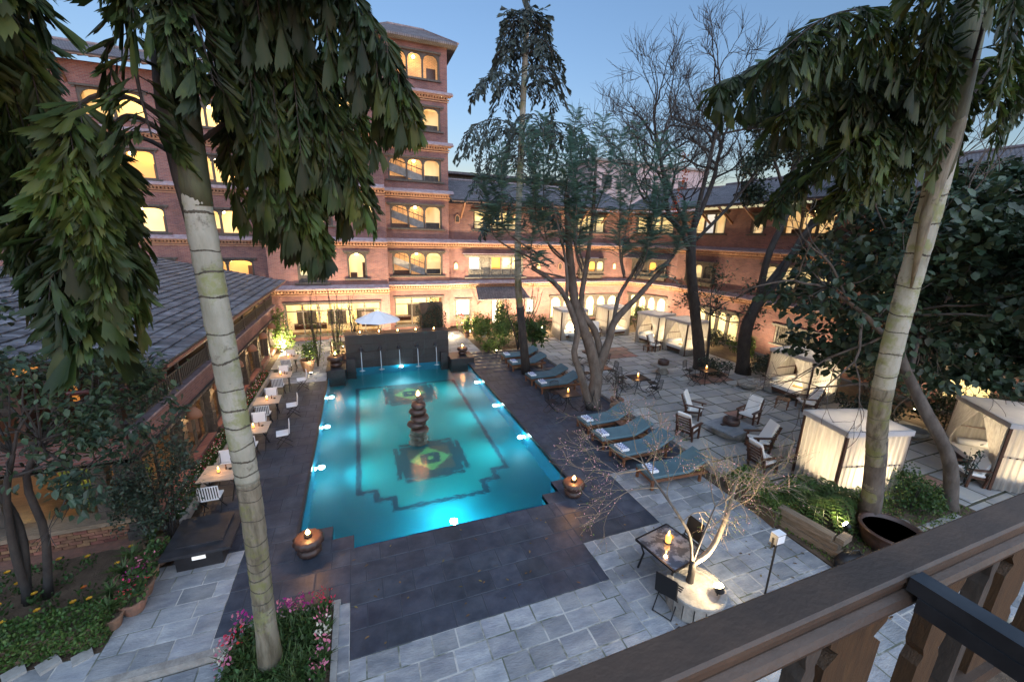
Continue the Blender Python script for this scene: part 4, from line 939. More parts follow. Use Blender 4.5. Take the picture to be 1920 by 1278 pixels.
# near glass table by the round planter
t=thing('glass_table','iron framed glass garden table reflecting the sky beside the round planter','garden table',(5.86,5.52,0),R_(10))
mg=mat('painted_reflection_glass',(.42,.46,.52),.09,(.16,.18,.21),scale=5,thr=(.46,.54),metal=.7)  # sky and branch reflections are painted in as pale and dark mottling
MB().box(-.48,-.48,.70,.48,.48,.712).build('glass_top',mg,t)
for a,c in (((-.5,-.5),(.5,-.5)),((-.5,.5),(.5,.5)),((-.5,-.5),(-.5,.5)),((.5,-.5),(.5,.5))): MB().bar((*a,.70),(*c,.70),.035).build('rim',M['iron'],t)
for i in (-1,1):
    for j in (-1,1): MB().tube([(i*.44,j*.44,.69),(i*.36,j*.36,.4),(i*.42,j*.42,0)],.022,6).build('leg',M['iron'],t)
candle(5.88,5.62,.714,'large orange candle lantern glowing on the glass table',3,1.5)
t=thing('ashtray','small yellow glass ashtray beside the lantern on the glass table','ashtray',(6.05,5.72,.713)); MB().lathe([(.05,0),(.07,.03),(.06,.03),(0,.01)],12).build('bowl',M['gold'],t)
place(MC,1,5.28,4.85,-62,'black mesh backed iron chair at the near left of the glass table','mesh backed chairs at the glass table')
place(MC,1,6.55,5.75,95,'black mesh backed iron chair behind the blossom trunk, right of the glass table','mesh backed chairs at the glass table')
# dining tables with three chairs each
def dchair(strip):
    t=thing('dining_chair','x','folding chair')
    for x in (-.2,.2):
        MB().tube([(x,.22,0),(x,-.16,.44),(x,-.20,.80)],.012,6).build('back_leg',M['iron'],t); MB().tube([(x*.9,-.25,0),(x*.9,.2,.43)],.012,6).build('front_leg',M['iron'],t)
    for k in range(6): MB().box(-.2,-.16+k*.06,.435,.2,-.12+k*.06,.445).build('seat_slat',M['iron'],t)
    MB().box(-.20,-.17,.447,.20,.20,.485).build('seat_pad',M['white'],t)
    bk=MB().add([(x,y-.022*s,z) for s in (0,1,) for (x,y,z) in ((-.22,-.165,.50),(.22,-.165,.50),(.22,-.20,.86),(-.22,-.20,.86))]+[],[(0,1,2,3),(7,6,5,4),(0,4,5,1),(1,5,6,2),(2,6,7,3),(3,7,4,0)]).build('back_pad',M['white'],t)
    if strip:
        b=MB()
        for k in range(8): b.add([(-.205+k*.054,-.191-.0,.50),(-.18+k*.054,-.191,.50),(-.18+k*.054,-.227,.845),(-.205+k*.054,-.227,.845)],[(0,1,2,3)])
        b.build('stripe',M['dstripe'],bk,fix=False,kind='stuff')
    return t
DW=dchair(False); DS=dchair(True); ud=[0,0]
def pd(k,x,y,deg,lab):
    src=(DW,DS)[k]; o=src if not ud[k] else dup(src); ud[k]=1
    o.location=(x,y,0); o.rotation_euler=(0,0,R_(deg)); o['label']=lab; o['group']=('white backed poolside chairs','striped backed poolside chairs')[k]
TN=['farthest poolside table','second farthest poolside table','middle poolside table','second nearest poolside table','nearest poolside table']
for i,(x,y) in enumerate([(-3.62,22.5),(-3.55,19.65),(-3.56,16.65),(-3.52,14.2),(-3.80,11.6)]):
    t=thing('dining_table','pale topped square dining table, the '+TN[i]+' along the pavilion','dining table',(x,y,0),R_(random.uniform(-3,3)),'pale poolside dining tables')
    for k in range(5): MB().box(-.42,-.42+k*.168+.003,.70,.42,-.42+(k+1)*.168-.003,.725).build('top_board',M['tabletop'],t)
    for i_ in (-1,1): MB().bar((i_*.3,-.32,0),(i_*.3,.32,.695),.025).bar((i_*.3,.32,0),(i_*.3,-.32,.695),.025).build('trestle',M['iron'],t)
    candle(x-.02,y-.02,.727,'glowing candle glass on the '+TN[i],.8,.9)
    c=thing('condiment_set','small brown pepper mill and dish on the '+TN[i],'condiment set',(x+.12,y+.1,.727),0,'condiment sets'); MB().lathe([(.02,0),(.024,.05),(.012,.09),(.02,.13),(0,.15)],10).build('pepper_mill',M['teakdark'],c,smooth=True); MB().lathe([(.03,0),(.045,.03),(0,.015)],10,c=(.1,-.03,0)).build('dish',M['iron'],c)
    pd(0,x-.05,y+.78,180,'white backed folding chair on the far side of the '+TN[i])
    pd(1,x-.02,y-.70,0,'black and white striped folding chair on the near side of the '+TN[i])
    if i<4: pd(0,x+.82,y-.1,100,'white folding chair on the pool side of the '+TN[i])
# planter chairs with white cushions (front toward +y)
def armchair():
    t=thing('armchair','x','armchair')
    for x in (-.30,.30):
        MB().box(x-.03,.22,0,x+.03,.28,.56).build('front_leg',M['teakdark'],t)
        MB().bar((x,-.20,.0),(x,-.30,.55),.055).build('rear_leg',M['teakdark'],t)
        MB().box(x-.05,-.36,.56,x+.05,.40,.595).build('arm_rest',M['teakdark'],t)
        MB().bar((x*.86,.26,.34),(x*.86,-.34,.24),.05,.06).build('side_rail',M['teakdark'],t)
        MB().bar((x*.86,-.22,.25),(x*.86,-.50,.98),.05).build('back_post',M['teakdark'],t)
    for k in range(6): 
        a=k/5; MB().box(-.258,.20-a*.46,.345-a*.085,.258,.26-a*.46,.365-a*.085).build('seat_slat',M['teakdark'],t)
    for k in range(6):
        a=.12+k*.16; y=-.22-.28*a; z=.25+.73*a; MB().bar((-.25,y-.02,z),(.25,y-.02,z),.018,.05,up=(0,.3,1)).build('back_slat',M['teakdark'],t)
    def cush(p0,p1,w,th,nm):
        p0=Vector(p0);p1=Vector(p1);d=(p1-p0).normalized();n=Vector((0,-d.z,d.y)); n=n if n.z>0 else -n
        b=MB(); r=.03
        for p,s in ((p0,.8),(p0+d*.04,1),(p1-d*.04,1),(p1,.8)):
            for x,h in ((-w,r),(-w+r,0),(w-r,0),(w,r),(w,th-r),(w-r,th),(-w+r,th),(-w,th-r)):
                q=p+n*(th/2+(h-th/2)*s); b.v.append((x,q.y,q.z))
        for i in range(3):
            for j in range(8): b.f.append((i*8+j,i*8+(j+1)%8,(i+1)*8+(j+1)%8,(i+1)*8+j))
        b.f+= [tuple(range(8))[::-1],tuple(24+j for j in range(8))]
        return b.build(nm,M['mattress'],t,smooth=False)
    cush((0,.30,.375),(0,-.20,.295),.26,.10,'seat_cushion'); cush((0,-.16,.33),(0,-.47,1.04),.25,.09,'back_cushion')
    return t
AC=armchair()
AP=[(12.55,11.65,-145,'white cushioned teak armchair on the far left of the stone fire slab'),(11.0,10.35,-72,'white cushioned teak armchair at the left of the fire slab seen from behind its arm'),(14.3,10.55,105,'white cushioned teak armchair on the far right of the fire slab'),(12.75,8.85,70,'white cushioned teak armchair on the near right of the fire slab'),(11.65,7.85,-95,'white cushioned teak armchair nearest the clipped hedge'),
 (18.0,10.75,60,'white cushioned teak armchair by the near post of the middle daybed'),(17.95,20.6,200,'white cushioned armchair in front of the pair of far daybeds'),(17.3,5.3,60,'white cushioned teak armchair in front of the daybed at the right edge'),(16.3,25.1,160,'white armchair with cushion between the two farthest daybeds')]
for i,(x,y,a,lab) in enumerate(AP):
    o=AC if i==0 else dup(AC); o.location=(x,y,0); o.rotation_euler=(0,0,R_(a)); o['label']=lab; o['group']='teak armchairs with white cushions'
# fire slab
t=thing('stone_fire_table','square grey slab on a round stone drum with an iron fire bowl, amid armchairs','stone table',(12.75,10.05,0),R_(8))
MB().lathe([(.52,0),(.60,.04),(.60,.22),(.50,.30)],20).build('drum',M['stone'],t,smooth=True); MB().box(-.75,-.62,.302,.75,.62,.36).build('slab',M['paver'],t)
t=thing('fire_bowl','dark iron fire bowl standing on the square stone slab among armchairs','fire bowl',(12.85,10.12,.362)); MB().lathe([(.22,0),(.29,.04),(.30,.16),(.27,.24),(.24,.24),(.25,.16),(.2,.05),(0,.05)],24).build('bowl',M['pottery'],t,smooth=True); MB().box(-.48,-.05,.03,-.28,.05,.07).build('handle',M['pottery'],t)
t=thing('stone_birdbath','carved stone drum with flat round dish holding an iron bowl, mid patio','stone table',(15.2,16.6,0)); MB().lathe([(.28,0),(.33,.08),(.20,.28),(.28,.40)],16,ribs=10,ra=.1).build('drum',M['stone'],t,smooth=True); MB().box(-.55,-.40,.402,.55,.40,.50).build('slab',M['stone'],t)
t=thing('fire_bowl','dark round iron bowl on the carved stone pedestal in mid patio','fire bowl',(15.2,16.6,.502)); MB().lathe([(.22,0),(.29,.05),(.29,.24),(.26,.27),(.24,.24),(0,.08)],20).build('bowl',M['pottery'],t,smooth=True)
for (x,y,s,lab) in ((14.0,24.4,.42,'small pale stone stool beside the leftmost curtained daybed'),(20.9,23.0,.36,'rounded pale stone beside the far daybeds')):
    t=thing('stone_stool',lab,'stone stool',(x,y,0)); MB().lathe([(s*.7,0),(s,.12),(s*.6,.25),(s*.95,.34),(s*.9,.42)],16).build('body',M['stone'],t,smooth=True)
for (x,y,s,lab) in ((17.75,13.5,.45,'shallow ribbed stone bowl at the left corner of the middle daybed'),(19.4,7.7,.5,'grey stone bowl standing left of the daybed at the right edge')):
    t=thing('stone_bowl',lab,'stone bowl',(x,y,0)); MB().lathe([(s*.45,0),(s*.9,.15),(s,.30),(s*.85,.33),(s*.8,.28),(0,.2)],20,ribs=12,ra=.04).build('bowl',M['stone'],t,smooth=True)
# ---------------- curtained daybeds. local: width along x (W), depth along y (D), open front faces -y
def drape(b,x0,y0,x1,y1,zt,zb_,amp=.035,per=.16,n=None,gather=None):
    L=math.hypot(x1-x0,y1-y0); n=n or int(L/per*4); dx,dy=(x1-x0)/L,(y1-y0)/L; nx,ny=-dy,dx
    rows=6; base=len(b.v)
    for j in range(rows+1):
        t=j/rows; z=zt+(zb_-zt)*t
        for i in range(n+1):
            s=i/n*L; a=amp*(.35+.65*t)*math.sin(s/per*2*math.pi+.6*math.sin(3*s))
            g=1.0
            ss=s
            if gather: # gather towards one end
                tt=abs(t-.62)
                k=1-gather[1]*max(0,1-(tt/.62)**1.0) if t<.62 else 1-gather[1]*(1-.35*(t-.62)/.38)
                ss=(gather[0]*L)+(s-gather[0]*L)*k
            b.v.append((x0+dx*ss+nx*a,y0+dy*ss+ny*a,z))
    for j in range(rows):
        for i in range(n): b.f.append((base+j*(n+1)+i,base+j*(n+1)+i+1,base+(j+1)*(n+1)+i+1,base+(j+1)*(n+1)+i))
def daybed(name_lab,x,y,rz,Wd=2.1,D=1.45,H=2.15,closed=False,e=1.0,tied='both',side=True):
    t=thing('daybed',name_lab,'daybed',(x,y,0),R_(rz),'curtained daybeds round the patio')
    w,d=Wd/2,D/2
    for i in (-1,1):
        for j in (-1,1): MB().box(i*w-.035,j*d-.035,0,i*w+.035,j*d+.035,H).build('post',M['teakdark'],t)
    MB().box(-w+.036,-d,.20,w-.036,-d+.05,.34).box(-w+.036,d-.05,.20,w-.036,d,.34).box(-w,-d+.036,.20,-w+.05,d-.036,.34).box(w-.05,-d+.036,.20,w,d-.036,.34).build('bed_frame',M['teakdark'],t)
    r=MB()
    for j in (-1,1): r.box(-w,j*d-.025,H-.06,w,j*d+.025,H-.005)
    for i in (-1,1): r.box(i*w-.025,-d,H-.062,i*w+.025,d,H-.007)
    r.build('top_rail',M['teakdark'],t)
    q=MB()
    for i in (-1,1): q.bar((i*w,-d,1.12),(i*w,d,1.12),.04)
    q.bar((-w,d,1.12),(w,d,1.12),.04).build('mid_rail',M['teakdark'],t)
    b=MB(); n=8; base=0
    for j in range(n+1):
        for i in range(n+1):
            u,v=i/n,j/n; b.v.append((-w-.05+(Wd+.1)*u,-d-.05+(D+.1)*v,H+.03-.05*math.sin(math.pi*u)*math.sin(math.pi*v)))
    for j in range(n):
        for i in range(n): b.f.append((j*(n+1)+i,j*(n+1)+i+1,(j+1)*(n+1)+i+1,(j+1)*(n+1)+i))
    cp=b.build('canopy',M['canopy'],t,smooth=True,fix=False)
    MB().box(-w-.06,-d-.06,H-.12,w+.06,-d-.045,H+.03).box(-w-.06,d+.045,H-.12,w+.06,d+.06,H+.03).box(-w-.06,-d-.044,H-.12,-w-.046,d+.044,H+.03).box(w+.046,-d-.044,H-.12,w+.06,d+.044,H+.03).build('valance',M['canopy'],t)
    MB().box(-w+.04,-d+.04,.345,w-.04,d-.04,.50).build('mattress',M['mattress'],t)
    c=MB(); drape(c,-w,d+.03,w,d+.03,H-.03,.12); c.build('back_curtain',M['sheer'],t,smooth=True,fix=False)
    for s in (-1,1):
        c=MB(); drape(c,s*(w+.03),-d,s*(w+.03),d,H-.03,.06); c.build('side_curtain',M['sheer'],t,smooth=True,fix=False)
    if closed:
        c=MB(); drape(c,-w,-d-.03,w,-d-.03,H-.03,.04,amp=.05); c.build('front_curtain',M['sheer'],t,smooth=True,fix=False)
    else:
        for s in (-1,1):
            c=MB(); drape(c,s*w,-d-.04,0,-d-.04,H-.03,.05,amp=.05,per=.13,gather=(0,.84)); c.build('tied_curtain',M['sheer'],t,smooth=True,fix=False)
    def pillow(px,py,pz,sx,sy,sz,rx=0,rz=0,nm='pillow'):
        b=MB(); n=6
        for k in (1,-1):
            for j in range(n+1):
                for i in range(n+1):
                    u,v=i/n*2-1,j/n*2-1; h=k*sz/2*((1-u**4)*(1-v**4))**.5; b.v.append((u*sx/2*(1-.08*(1-v*v)),v*sy/2*(1-.08*(1-u*u)),h))
            o=(n+1)**2*(0 if k==1 else 1)
            for j in range(n):
                for i in range(n): b.f.append(tuple(o+q for q in (j*(n+1)+i,j*(n+1)+i+1,(j+1)*(n+1)+i+1,(j+1)*(n+1)+i)))
        o=b.build(nm,M['mattress'],t,smooth=True); o.location=(px,py,pz); o.rotation_euler=(rx,0,rz)
    pillow(-w*.5,d-.25,.72,.55,.5,.2,R_(65)); pillow(w*.1,d-.22,.72,.5,.5,.2,R_(70),.5); pillow(w*.6,d-.28,.72,.55,.5,.2,R_(60),-.3)
    bo=MB().tube([(-w+.18,-d+.2,.62),(-w+.18,d-.15,.62)],[.12,.13],12).build('bolster',M['mattress'],t,smooth=True)
    l=MB().lathe([(.05,0),(.07,.08),(.05,.16),(0,.18)],10,c=(w*.35,.1,.505)).build('lamp',M['bulb'],t,smooth=True)
    plight(w*.35,.1,.95,(1,.78,.48),BED_E*e,.10,t)
    tr=thing('tray','gold tray on the '+name_lab.replace('white curtained ','')[:200],'tray',(x+math.cos(R_(rz))*.1+math.sin(R_(rz))*.25,y+math.sin(R_(rz))*.1-math.cos(R_(rz))*.25,.503),R_(rz+20),'gold trays on the daybeds')
    MB().box(-.22,-.13,0,.22,.13,.02).build('base',M['gold'],tr); MB().box(-.22,-.13,.021,-.20,.13,.05).box(.20,-.13,.021,.22,.13,.05).build('rim',M['gold'],tr)
    return t
def bed_at(fl,fr,lab,D=1.5,**k):
    """front left and front right post positions"""
    fl=Vector(fl);fr=Vector(fr);u=(fr-fl); W_=u.length; u.normalize(); n=Vector((-u.y,u.x)); c=(fl+fr)/2+n*D/2
    return daybed(lab,c.x,c.y,math.degrees(math.atan2(u.y,u.x)),Wd=W_,D=D,**k)
bed_at((18.35,13.0),(18.35,11.0),'middle white curtained daybed with open front facing the armchairs',D=2.0,e=1.1)
bed_at((12.40,7.35),(12.05,6.0),'near white curtained daybed with closed curtains behind the cycad and palm trunk',D=1.9,closed=True,e=1.25)
bed_at((18.95,6.6),(17.4,4.85),'white curtained daybed at the right edge with a bolster and gold tray',D=2.1,e=1.2)
bed_at((13.05,24.5),(15.0,24.4),'leftmost far white curtained daybed behind the forked tree',D=1.5,e=1.3)
bed_at((16.9,24.6),(18.85,24.65),'far white curtained daybed second from the left, by the arcade',D=1.5,e=.9)
bed_at((18.2,22.9),(18.6,21.2),'far white curtained daybed third from the left, behind another',D=1.7,e=.9)
bed_at((18.75,20.7),(18.85,18.9),'far white curtained daybed just left of the dark tree trunk',D=1.8,e=1.0)
# ---------------- umbrella
t=thing('parasol','white round parasol open behind the fountain wall','parasol',(.85,23.45,0))
MB().tube([(0,0,0),(0,0,2.75)],.03,8).build('pole',M['woodwarm'],t)
b=MB(); n=16
b.v.append((0,0,2.82))
for k,(r,z) in enumerate(((.6,2.55),(1.22,2.25))):
    for j in range(n): 
        a=2*math.pi*j/n; b.v.append((r*math.cos(a),r*math.sin(a),z-(.0 if j%2==0 else -.03)))
for j in range(n): b.f.append((0,1+j,1+(j+1)%n)); b.f.append((1+j,1+n+j,1+n+(j+1)%n,1+(j+1)%n))
b.build('canopy',M['white'],t,fix=False)
for j in range(8):
    a=math.pi*j/4; MB().bar((0,0,2.2),(.75*math.cos(a),.75*math.sin(a),2.42),.02).build('rib',M['woodwarm'],t)
for (x,y,lab) in ((.4,25.3,'orange lit timber table behind the parasol'),(-1.2,25.6,'orange lit timber table behind the bare shrubs'),(2.1,25.2,'orange lit timber table behind the middle of the fountain wall')):
    q=thing('terrace_table',lab,'timber table',(x,y,0),0,'timber tables on the back terrace')
    MB().box(-.7,-.4,.72,.7,.4,.77).build('top',M['tabletop'],q)
    for i in (-1,1): MB().box(i*.6-.04,-.35,0,i*.6+.04,.35,.718).build('trestle',M['woodwarm'],q)
# green striped chairs inside the room
for i,(x,y,a,lab) in enumerate(((-6.98,12.2,-150,'green striped cushioned lounge chair behind the glass, left one'),(-6.3,11.5,20,'green striped cushioned lounge chair by the column, near one'),(-5.65,11.25,120,'green striped cushioned lounge chair behind the glass, right one'))):
    t=thing('lounge_chair',lab,'lounge chair',(x,y,.30),R_(a),'green striped chairs in the glass room')
    MB().box(-.28,-.25,.22,.28,.28,.34).build('seat_cushion',M['green_stripe'],t)
    bk=MB().add([(-.28,-.22,.35),(.28,-.22,.35),(.28,-.45,.92),(-.28,-.45,.92),(-.28,-.30,.33),(.28,-.30,.33),(.28,-.53,.90),(-.28,-.53,.90)],[(0,1,2,3),(7,6,5,4),(0,4,5,1),(1,5,6,2),(2,6,7,3),(3,7,4,0)]).build('back_cushion',M['green_stripe'],t)
    b=MB()
    for k in range(7): 
        u=-.25+k*.075; b.add([(u,-.218,.355),(u+.03,-.218,.355),(u+.03,-.448,.925),(u,-.448,.925)],[(0,1,2,3)]); b.add([(u,-.305,.33),(u+.03,-.305,.33),(u+.03,-.535,.90),(u,-.535,.90)],[(3,2,1,0)]); b.box(u,-.25,.341,u+.03,.283,.344)
    b.build('stripe',M['dstripe'],bk,fix=False,kind='stuff')
    for x_ in (-.26,.26): MB().bar((x_,.25,0),(x_,-.3,.3),.04).bar((x_,-.32,0),(x_,.2,.3),.04).build('leg',M['teakdark'],t)
# ---------------- dark slab table near the path
t=thing('black_stone_counter','low black stone slab with raised panel standing beside the pavilion planter','stone slab',(-3.55,9.35,0),R_(0))
MB().box(-.42,-.42,-.02,.42,.62,.40).build('plinth',M['blackwall'],t); MB().box(-.62,-.55,.402,.62,.75,.47).build('slab',M['black'],t); MB().box(-.42,-.30,.472,.42,.60,.50).build('raised_panel',M['black'],t); MB().box(-.12,-.435,.22,.12,-.422,.30).build('vent_light',M['paleglass'],t)
# ---------------- round planter, uplights, floodlamp pole, cable, bag
t=thing('round_planter','round cracked concrete planter holding the lit blossom tree','planter',(5.82,4.72,0))
n=16
for j in range(n):
    a0,a1=2*math.pi*j/n+.02,2*math.pi*(j+1)/n-.02; ri,ro=.42,.52
    MB().prism([(ro*math.cos(a0),ro*math.sin(a0)),(ro*math.cos(a1),ro*math.sin(a1)),(ri*math.cos(a1),ri*math.sin(a1)),(ri*math.cos(a0),ri*math.sin(a0))],0,.38+random.uniform(-.01,.005)).build('stave',M['concrete'],t)
b=MB()
b.lathe([(.41,.39),(.55,.39),(.56,.45),(.54,.47),(.43,.47),(.41,.45)],32).build('rim',M['concrete'],t,smooth=False)
MB().lathe([(.44,.36),(.3,.39),(0,.41)],20).build('soil',M['moss'],t,smooth=True)
def floodlamp(x,y,z,tx,ty,tz,lab,e,s=1,size=110,near=.06):
    t=thing('floodlight',lab,'floodlight',(x,y,z)); d=Vector((tx-x,ty-y,tz-z)).normalized()
    q=d.to_track_quat('Z','Y').to_matrix().to_4x4()
    MB().lathe([(.03*s,-.10*s),(.06*s,-.08*s),(.075*s,.0),(.07*s,.005)],16,M=q).build('body',M['iron'],t)
    MB().lathe([(.068*s,.006),(.05*s,.03*s),(0,.04*s)],14,M=q).build('lens',M['bulb'],t,smooth=True)
    MB().tube([(0,0,-.02),(0,0,min(-.05,-z+.0))],.012,6).build('stake',M['iron'],t)
    plight(*(d*.12*s),(1,.76,.46),e,.06,t,kind='SPOT',rotq=tuple(d),size=R_(size),blend=1)
    plight(0,0,.13,(1,.76,.42),e*near,.05,t)
floodlamp(6.05,4.42,.66,6.0,5.3,2.5,'glaring round floodlight in the round planter at the foot of the blossom tree',SPOT*5,1.35,160,near=.13)
floodlamp(10.55,4.85,.55,10.0,6.4,1.6,'bright garden spotlight beside the old timber planter and palm trunk',SPOT*.7,1.1,150)
floodlamp(-2.55,21.4,.15,-2.4,22.6,2.6,'bright ground spotlight at the foot of the potted shrub left of the fountain',SPOT*1.2)
floodlamp(-1.5,22.6,.25,-1.2,23.6,2.5,'second ground spotlight among the shrubs left of the fountain',SPOT*1.2)
floodlamp(7.35,21.75,.45,7.9,23.4,2.2,'round garden spotlight in front of the lit bushes by the far lounger',SPOT*1.2)
floodlamp(-.2,24.4,1.9,-.4,27,1.2,'white glowing lamp high in the bare shrubs behind the fountain',SPOT*.5)
t=thing('floodlight_pole','square floodlight on a thin dark pole standing on the near paving','lamp post',(7.45,4.42,0)); MB().tube([(0,0,0),(0.0,0,1.25)],.02,8).build('pole',M['iron'],t)
MB().box(-.12,-.07,1.27,.12,.07,1.48).build('housing',M['concrete'],t); MB().box(-.11,-.075,1.482,.11,.075,1.49).box(-.095,-.078,1.29,.095,-.072,1.46).build('glass_face',M['paleglass2'] if 'paleglass2' in M else M['white'],t); MB().box(-.13,-.02,1.2,-.122,.02,1.4).box(.122,-.02,1.2,.13,.02,1.4).box(-.13,-.02,1.19,.13,.02,1.2).build('bracket',M['iron'],t)
t=thing('electric_cable','thin black electric cable looping over the pale paving to the planter','cable',(0,0,0))
pts=[(4.55,3.75),(4.75,4.1),(4.95,4.35),(5.2,4.42),(5.35,4.28),(5.28,4.16),(5.15,4.2),(5.2,4.36),(5.42,4.4),(5.5,4.25),(5.38,4.15),(5.3,4.25),(5.42,4.42),(5.7,4.35)]
MB().tube([(x,y,.018+.006*(i%3)) for i,(x,y) in enumerate(pts)],.011,6).build('cord',M['iron'],t,smooth=True)
t=thing('black_bag','black bag lying on the paving beside the old timber planter','bag',(9.85,4.25,0),R_(-15)); MB().lathe([(.16,0),(.22,.05),(.24,.25),(.18,.38),(.08,.42),(0,.42)],14,M=Matrix.Diagonal((1.5,.9,1,1)),jit=.02).build('body',M['iron'],t,smooth=True); MB().tube([(-.15,0,.38),(-.05,0,.52),(.1,0,.52),(.2,0,.38)],.014,6).build('handle',M['iron'],t)
t=thing('cane_basket','small tan box with dark handle next to the black bag','basket',(9.45,3.95,0),R_(10)); MB().box(-.16,-.12,0,.16,.12,.24).build('body',M['tabletop'],t); MB().tube([(-.16,0,.24),(-.12,0,.36),(.12,0,.36),(.16,0,.24)],.012,6).build('handle',M['iron'],t)
# facade uplights set in the planting beds
for i,(x,y,tx,ty,e) in enumerate([(-4.5,27.2,-4.3,29,1),(-1.2,27.3,-1.2,29,1),(1.0,27.2,1.2,29,.8),(3.2,28.6,3.4,31,.8),(6.0,28.8,6.3,31,1.0),(7.4,29.3,7.7,31.4,1.2),(10.0,29.1,10.2,31,1.3),(13.2,29.2,13.4,31.4,1.3),(16.5,29.0,16.6,31,1.1),(19.8,29.0,20.0,31,1.1),(22.2,27.8,23.4,29.6,1.3),(22.6,24.6,24.8,24.6,1.1),(22.6,21.0,24.8,21,.9),(22.6,17.4,24.8,17.4,.9),(22.6,13.4,24.8,13.4,.8),(22.4,9.0,24.8,8.6,.7)]):
    where=['far left corner','left restaurant window','middle restaurant window','right restaurant window','tower corner','green window','door awning','carved grey window','left arcade columns','right arcade columns','angled corner','far end of the right wing','first curtained arches','lattice window','right wing doorway','near end of the right wing'][i]
    floodlamp(x,y-1.2 if i<11 else y,.15,tx,ty,4.4,'small wall washer lamp lighting the brickwork at the '+where,WASH*e*(.35 if i>=11 else 1),1.0,140)
# ---------------- balcony railing by the camera
t=thing('balcony_railing','thick dark timber balcony handrail with carved posts crossing the lower right corner','balcony railing',(0,0,0))
z=6.1; yo=.572
def beam(x0,x1,prof,m,nm,jx=24):
    b=MB(); n=len(prof)
    for i in range(jx+1):
        x=x0+(x1-x0)*i/jx
        for (y,zz) in prof: b.v.append((x,y+random.uniform(-.0006,.0006),zz+random.uniform(-.0006,.0006)))
    for i in range(jx):
        for j in range(n): b.f.append((i*n+j,i*n+(j+1)%n,(i+1)*n+(j+1)%n,(i+1)*n+j))
    b.f.append(tuple(range(n))[::-1]); b.f.append(tuple(jx*n+j for j in range(n)))
    return b.build(nm,m,t)
beam(-3,7.0,[(yo,z-.006),(yo-.006,z),(yo-.088,z),(yo-.096,z-.006),(yo-.098,z-.018),(yo-.092,z-.030),(yo-.092,z-.045),(yo,z-.045)],M['rail'],'handrail')
beam(-3,7.0,[(yo-.01,z-.046),(yo-.095,z-.046),(yo-.112,z-.052),(yo-.122,z-.066),(yo-.118,z-.082),(yo-.10,z-.092),(yo-.01,z-.092)],M['rail'],'lower_moulding')
for k,(x,w,warm) in enumerate(((1.30,.26,1),(1.10,.06,0),(1.80,.13,1),(2.06,.05,0),(2.28,.20,1),(2.75,.13,1),(.45,.20,1))):
    b=MB(); zt=z-.093
    prof=[(w/2,0),(w/2,-.10),(w/2*.62,-.14),(w/2,-.18),(w/2,-.34),(w/2*.7,-.38),(w/2,-.42),(w/2,-.9)]
    pts=[(x+a,zt+c) for a,c in prof]+[(x-a,zt+c) for a,c in prof[::-1]]
    b.prism(pts,-(yo-.025),-(yo-.075),M=Matrix.Rotation(R_(90),4,'X')); b.build('carved_post',M['railwarm'] if warm else M['wood'],t)
beam(-3,7.0,[(yo-.02,5.35),(yo-.02,5.28),(yo-.10,5.28),(yo-.10,5.35)],M['rail'],'bottom_rail')
t=thing('steel_crossbar','black painted steel crossbar butting into the timber handrail near the camera','steel bar',(1.43,.452,z))
MB().box(-.030,-.62,-.040,.028,.018,.004).build('bar',M['blackpaint'],t); MB().box(-.034,-.66,-.085,.032,-.01,-.0405).build('flange',M['blackpaint'],t)
for i,(x,y) in enumerate(((.0,-.20),(.005,-.235))): MB().lathe([(.004,0),(.004,.003),(.002,.005),(0,.005)],8,c=(x,y,.004)).build('bolt',M['concrete'],t)

# ================================================================ PLANTS
LEAF=([(0,0,0),(-.28,.35,.05),(0,.38,-.03),(.28,.35,.05),(0,1,-.06),(-.2,.72,.02),(.2,.72,.02)],[(0,2,1),(0,3,2),(1,2,4,5),(2,3,6,4)])
# fishtail leaflet: narrow base, wide ragged end, folded along its midrib
FISH=([(0,0,0),(-.09,.28,.03),(.0,.30,-.03),(.10,.30,.04),(-.19,.60,.06),(.0,.64,-.04),(.21,.66,.07),(-.27,.84,.05),(-.19,.97,.02),(-.15,.88,.0),(-.05,1.07,-.03),(-.01,.95,-.04),(.10,1.16,-.01),(.13,1.02,.02),(.27,1.20,.04),(.29,.98,.07)],
 [(0,2,1),(0,3,2),(1,2,5,4),(2,3,6,5),(4,5,11,9),(4,9,8,7),(9,11,10),(5,6,13,11),(11,13,12),(6,15,14,13)])
def frame(p,d,n,s,tw=0):
    """matrix whose +y is d and +z near n, uniform scale s (or triple)"""
    y=Vector(d).normalized(); z=Vector(n); z=(z-y*z.dot(y))
    if z.length<1e-4: z=Vector((1,0,.1)); z=z-y*z.dot(y)
    z.normalize(); x=y.cross(z)
    if tw: q=Matrix.Rotation(tw,3,y); x=q@x; z=q@z
    sx,sy,sz=s if hasattr(s,'__len__') else (s,s,s)
    return Matrix(((x.x*sx,y.x*sy,z.x*sz,p[0]),(x.y*sx,y.y*sy,z.y*sz,p[1]),(x.z*sx,y.z*sy,z.z*sz,p[2]),(0,0,0,1)))
U_=random.uniform
def rv(s=1): return Vector((U_(-s,s),U_(-s,s),U_(-s,s)))
def curve(pts,n):
    """Catmull-Rom resample"""
    P=[Vector(p) for p in pts]; P=[P[0]*2-P[1]]+P+[P[-1]*2-P[-2]]; out=[]
    m=len(P)-3
    for i in range(n+1):
        t=i/n*m; k=min(int(t),m-1); t-=k; a,b,c,d=P[k:k+4]
        out.append(.5*((2*b)+(c-a)*t+(2*a-5*b+4*c-d)*t*t+(3*b-a-3*c+d)*t**3))
    return out
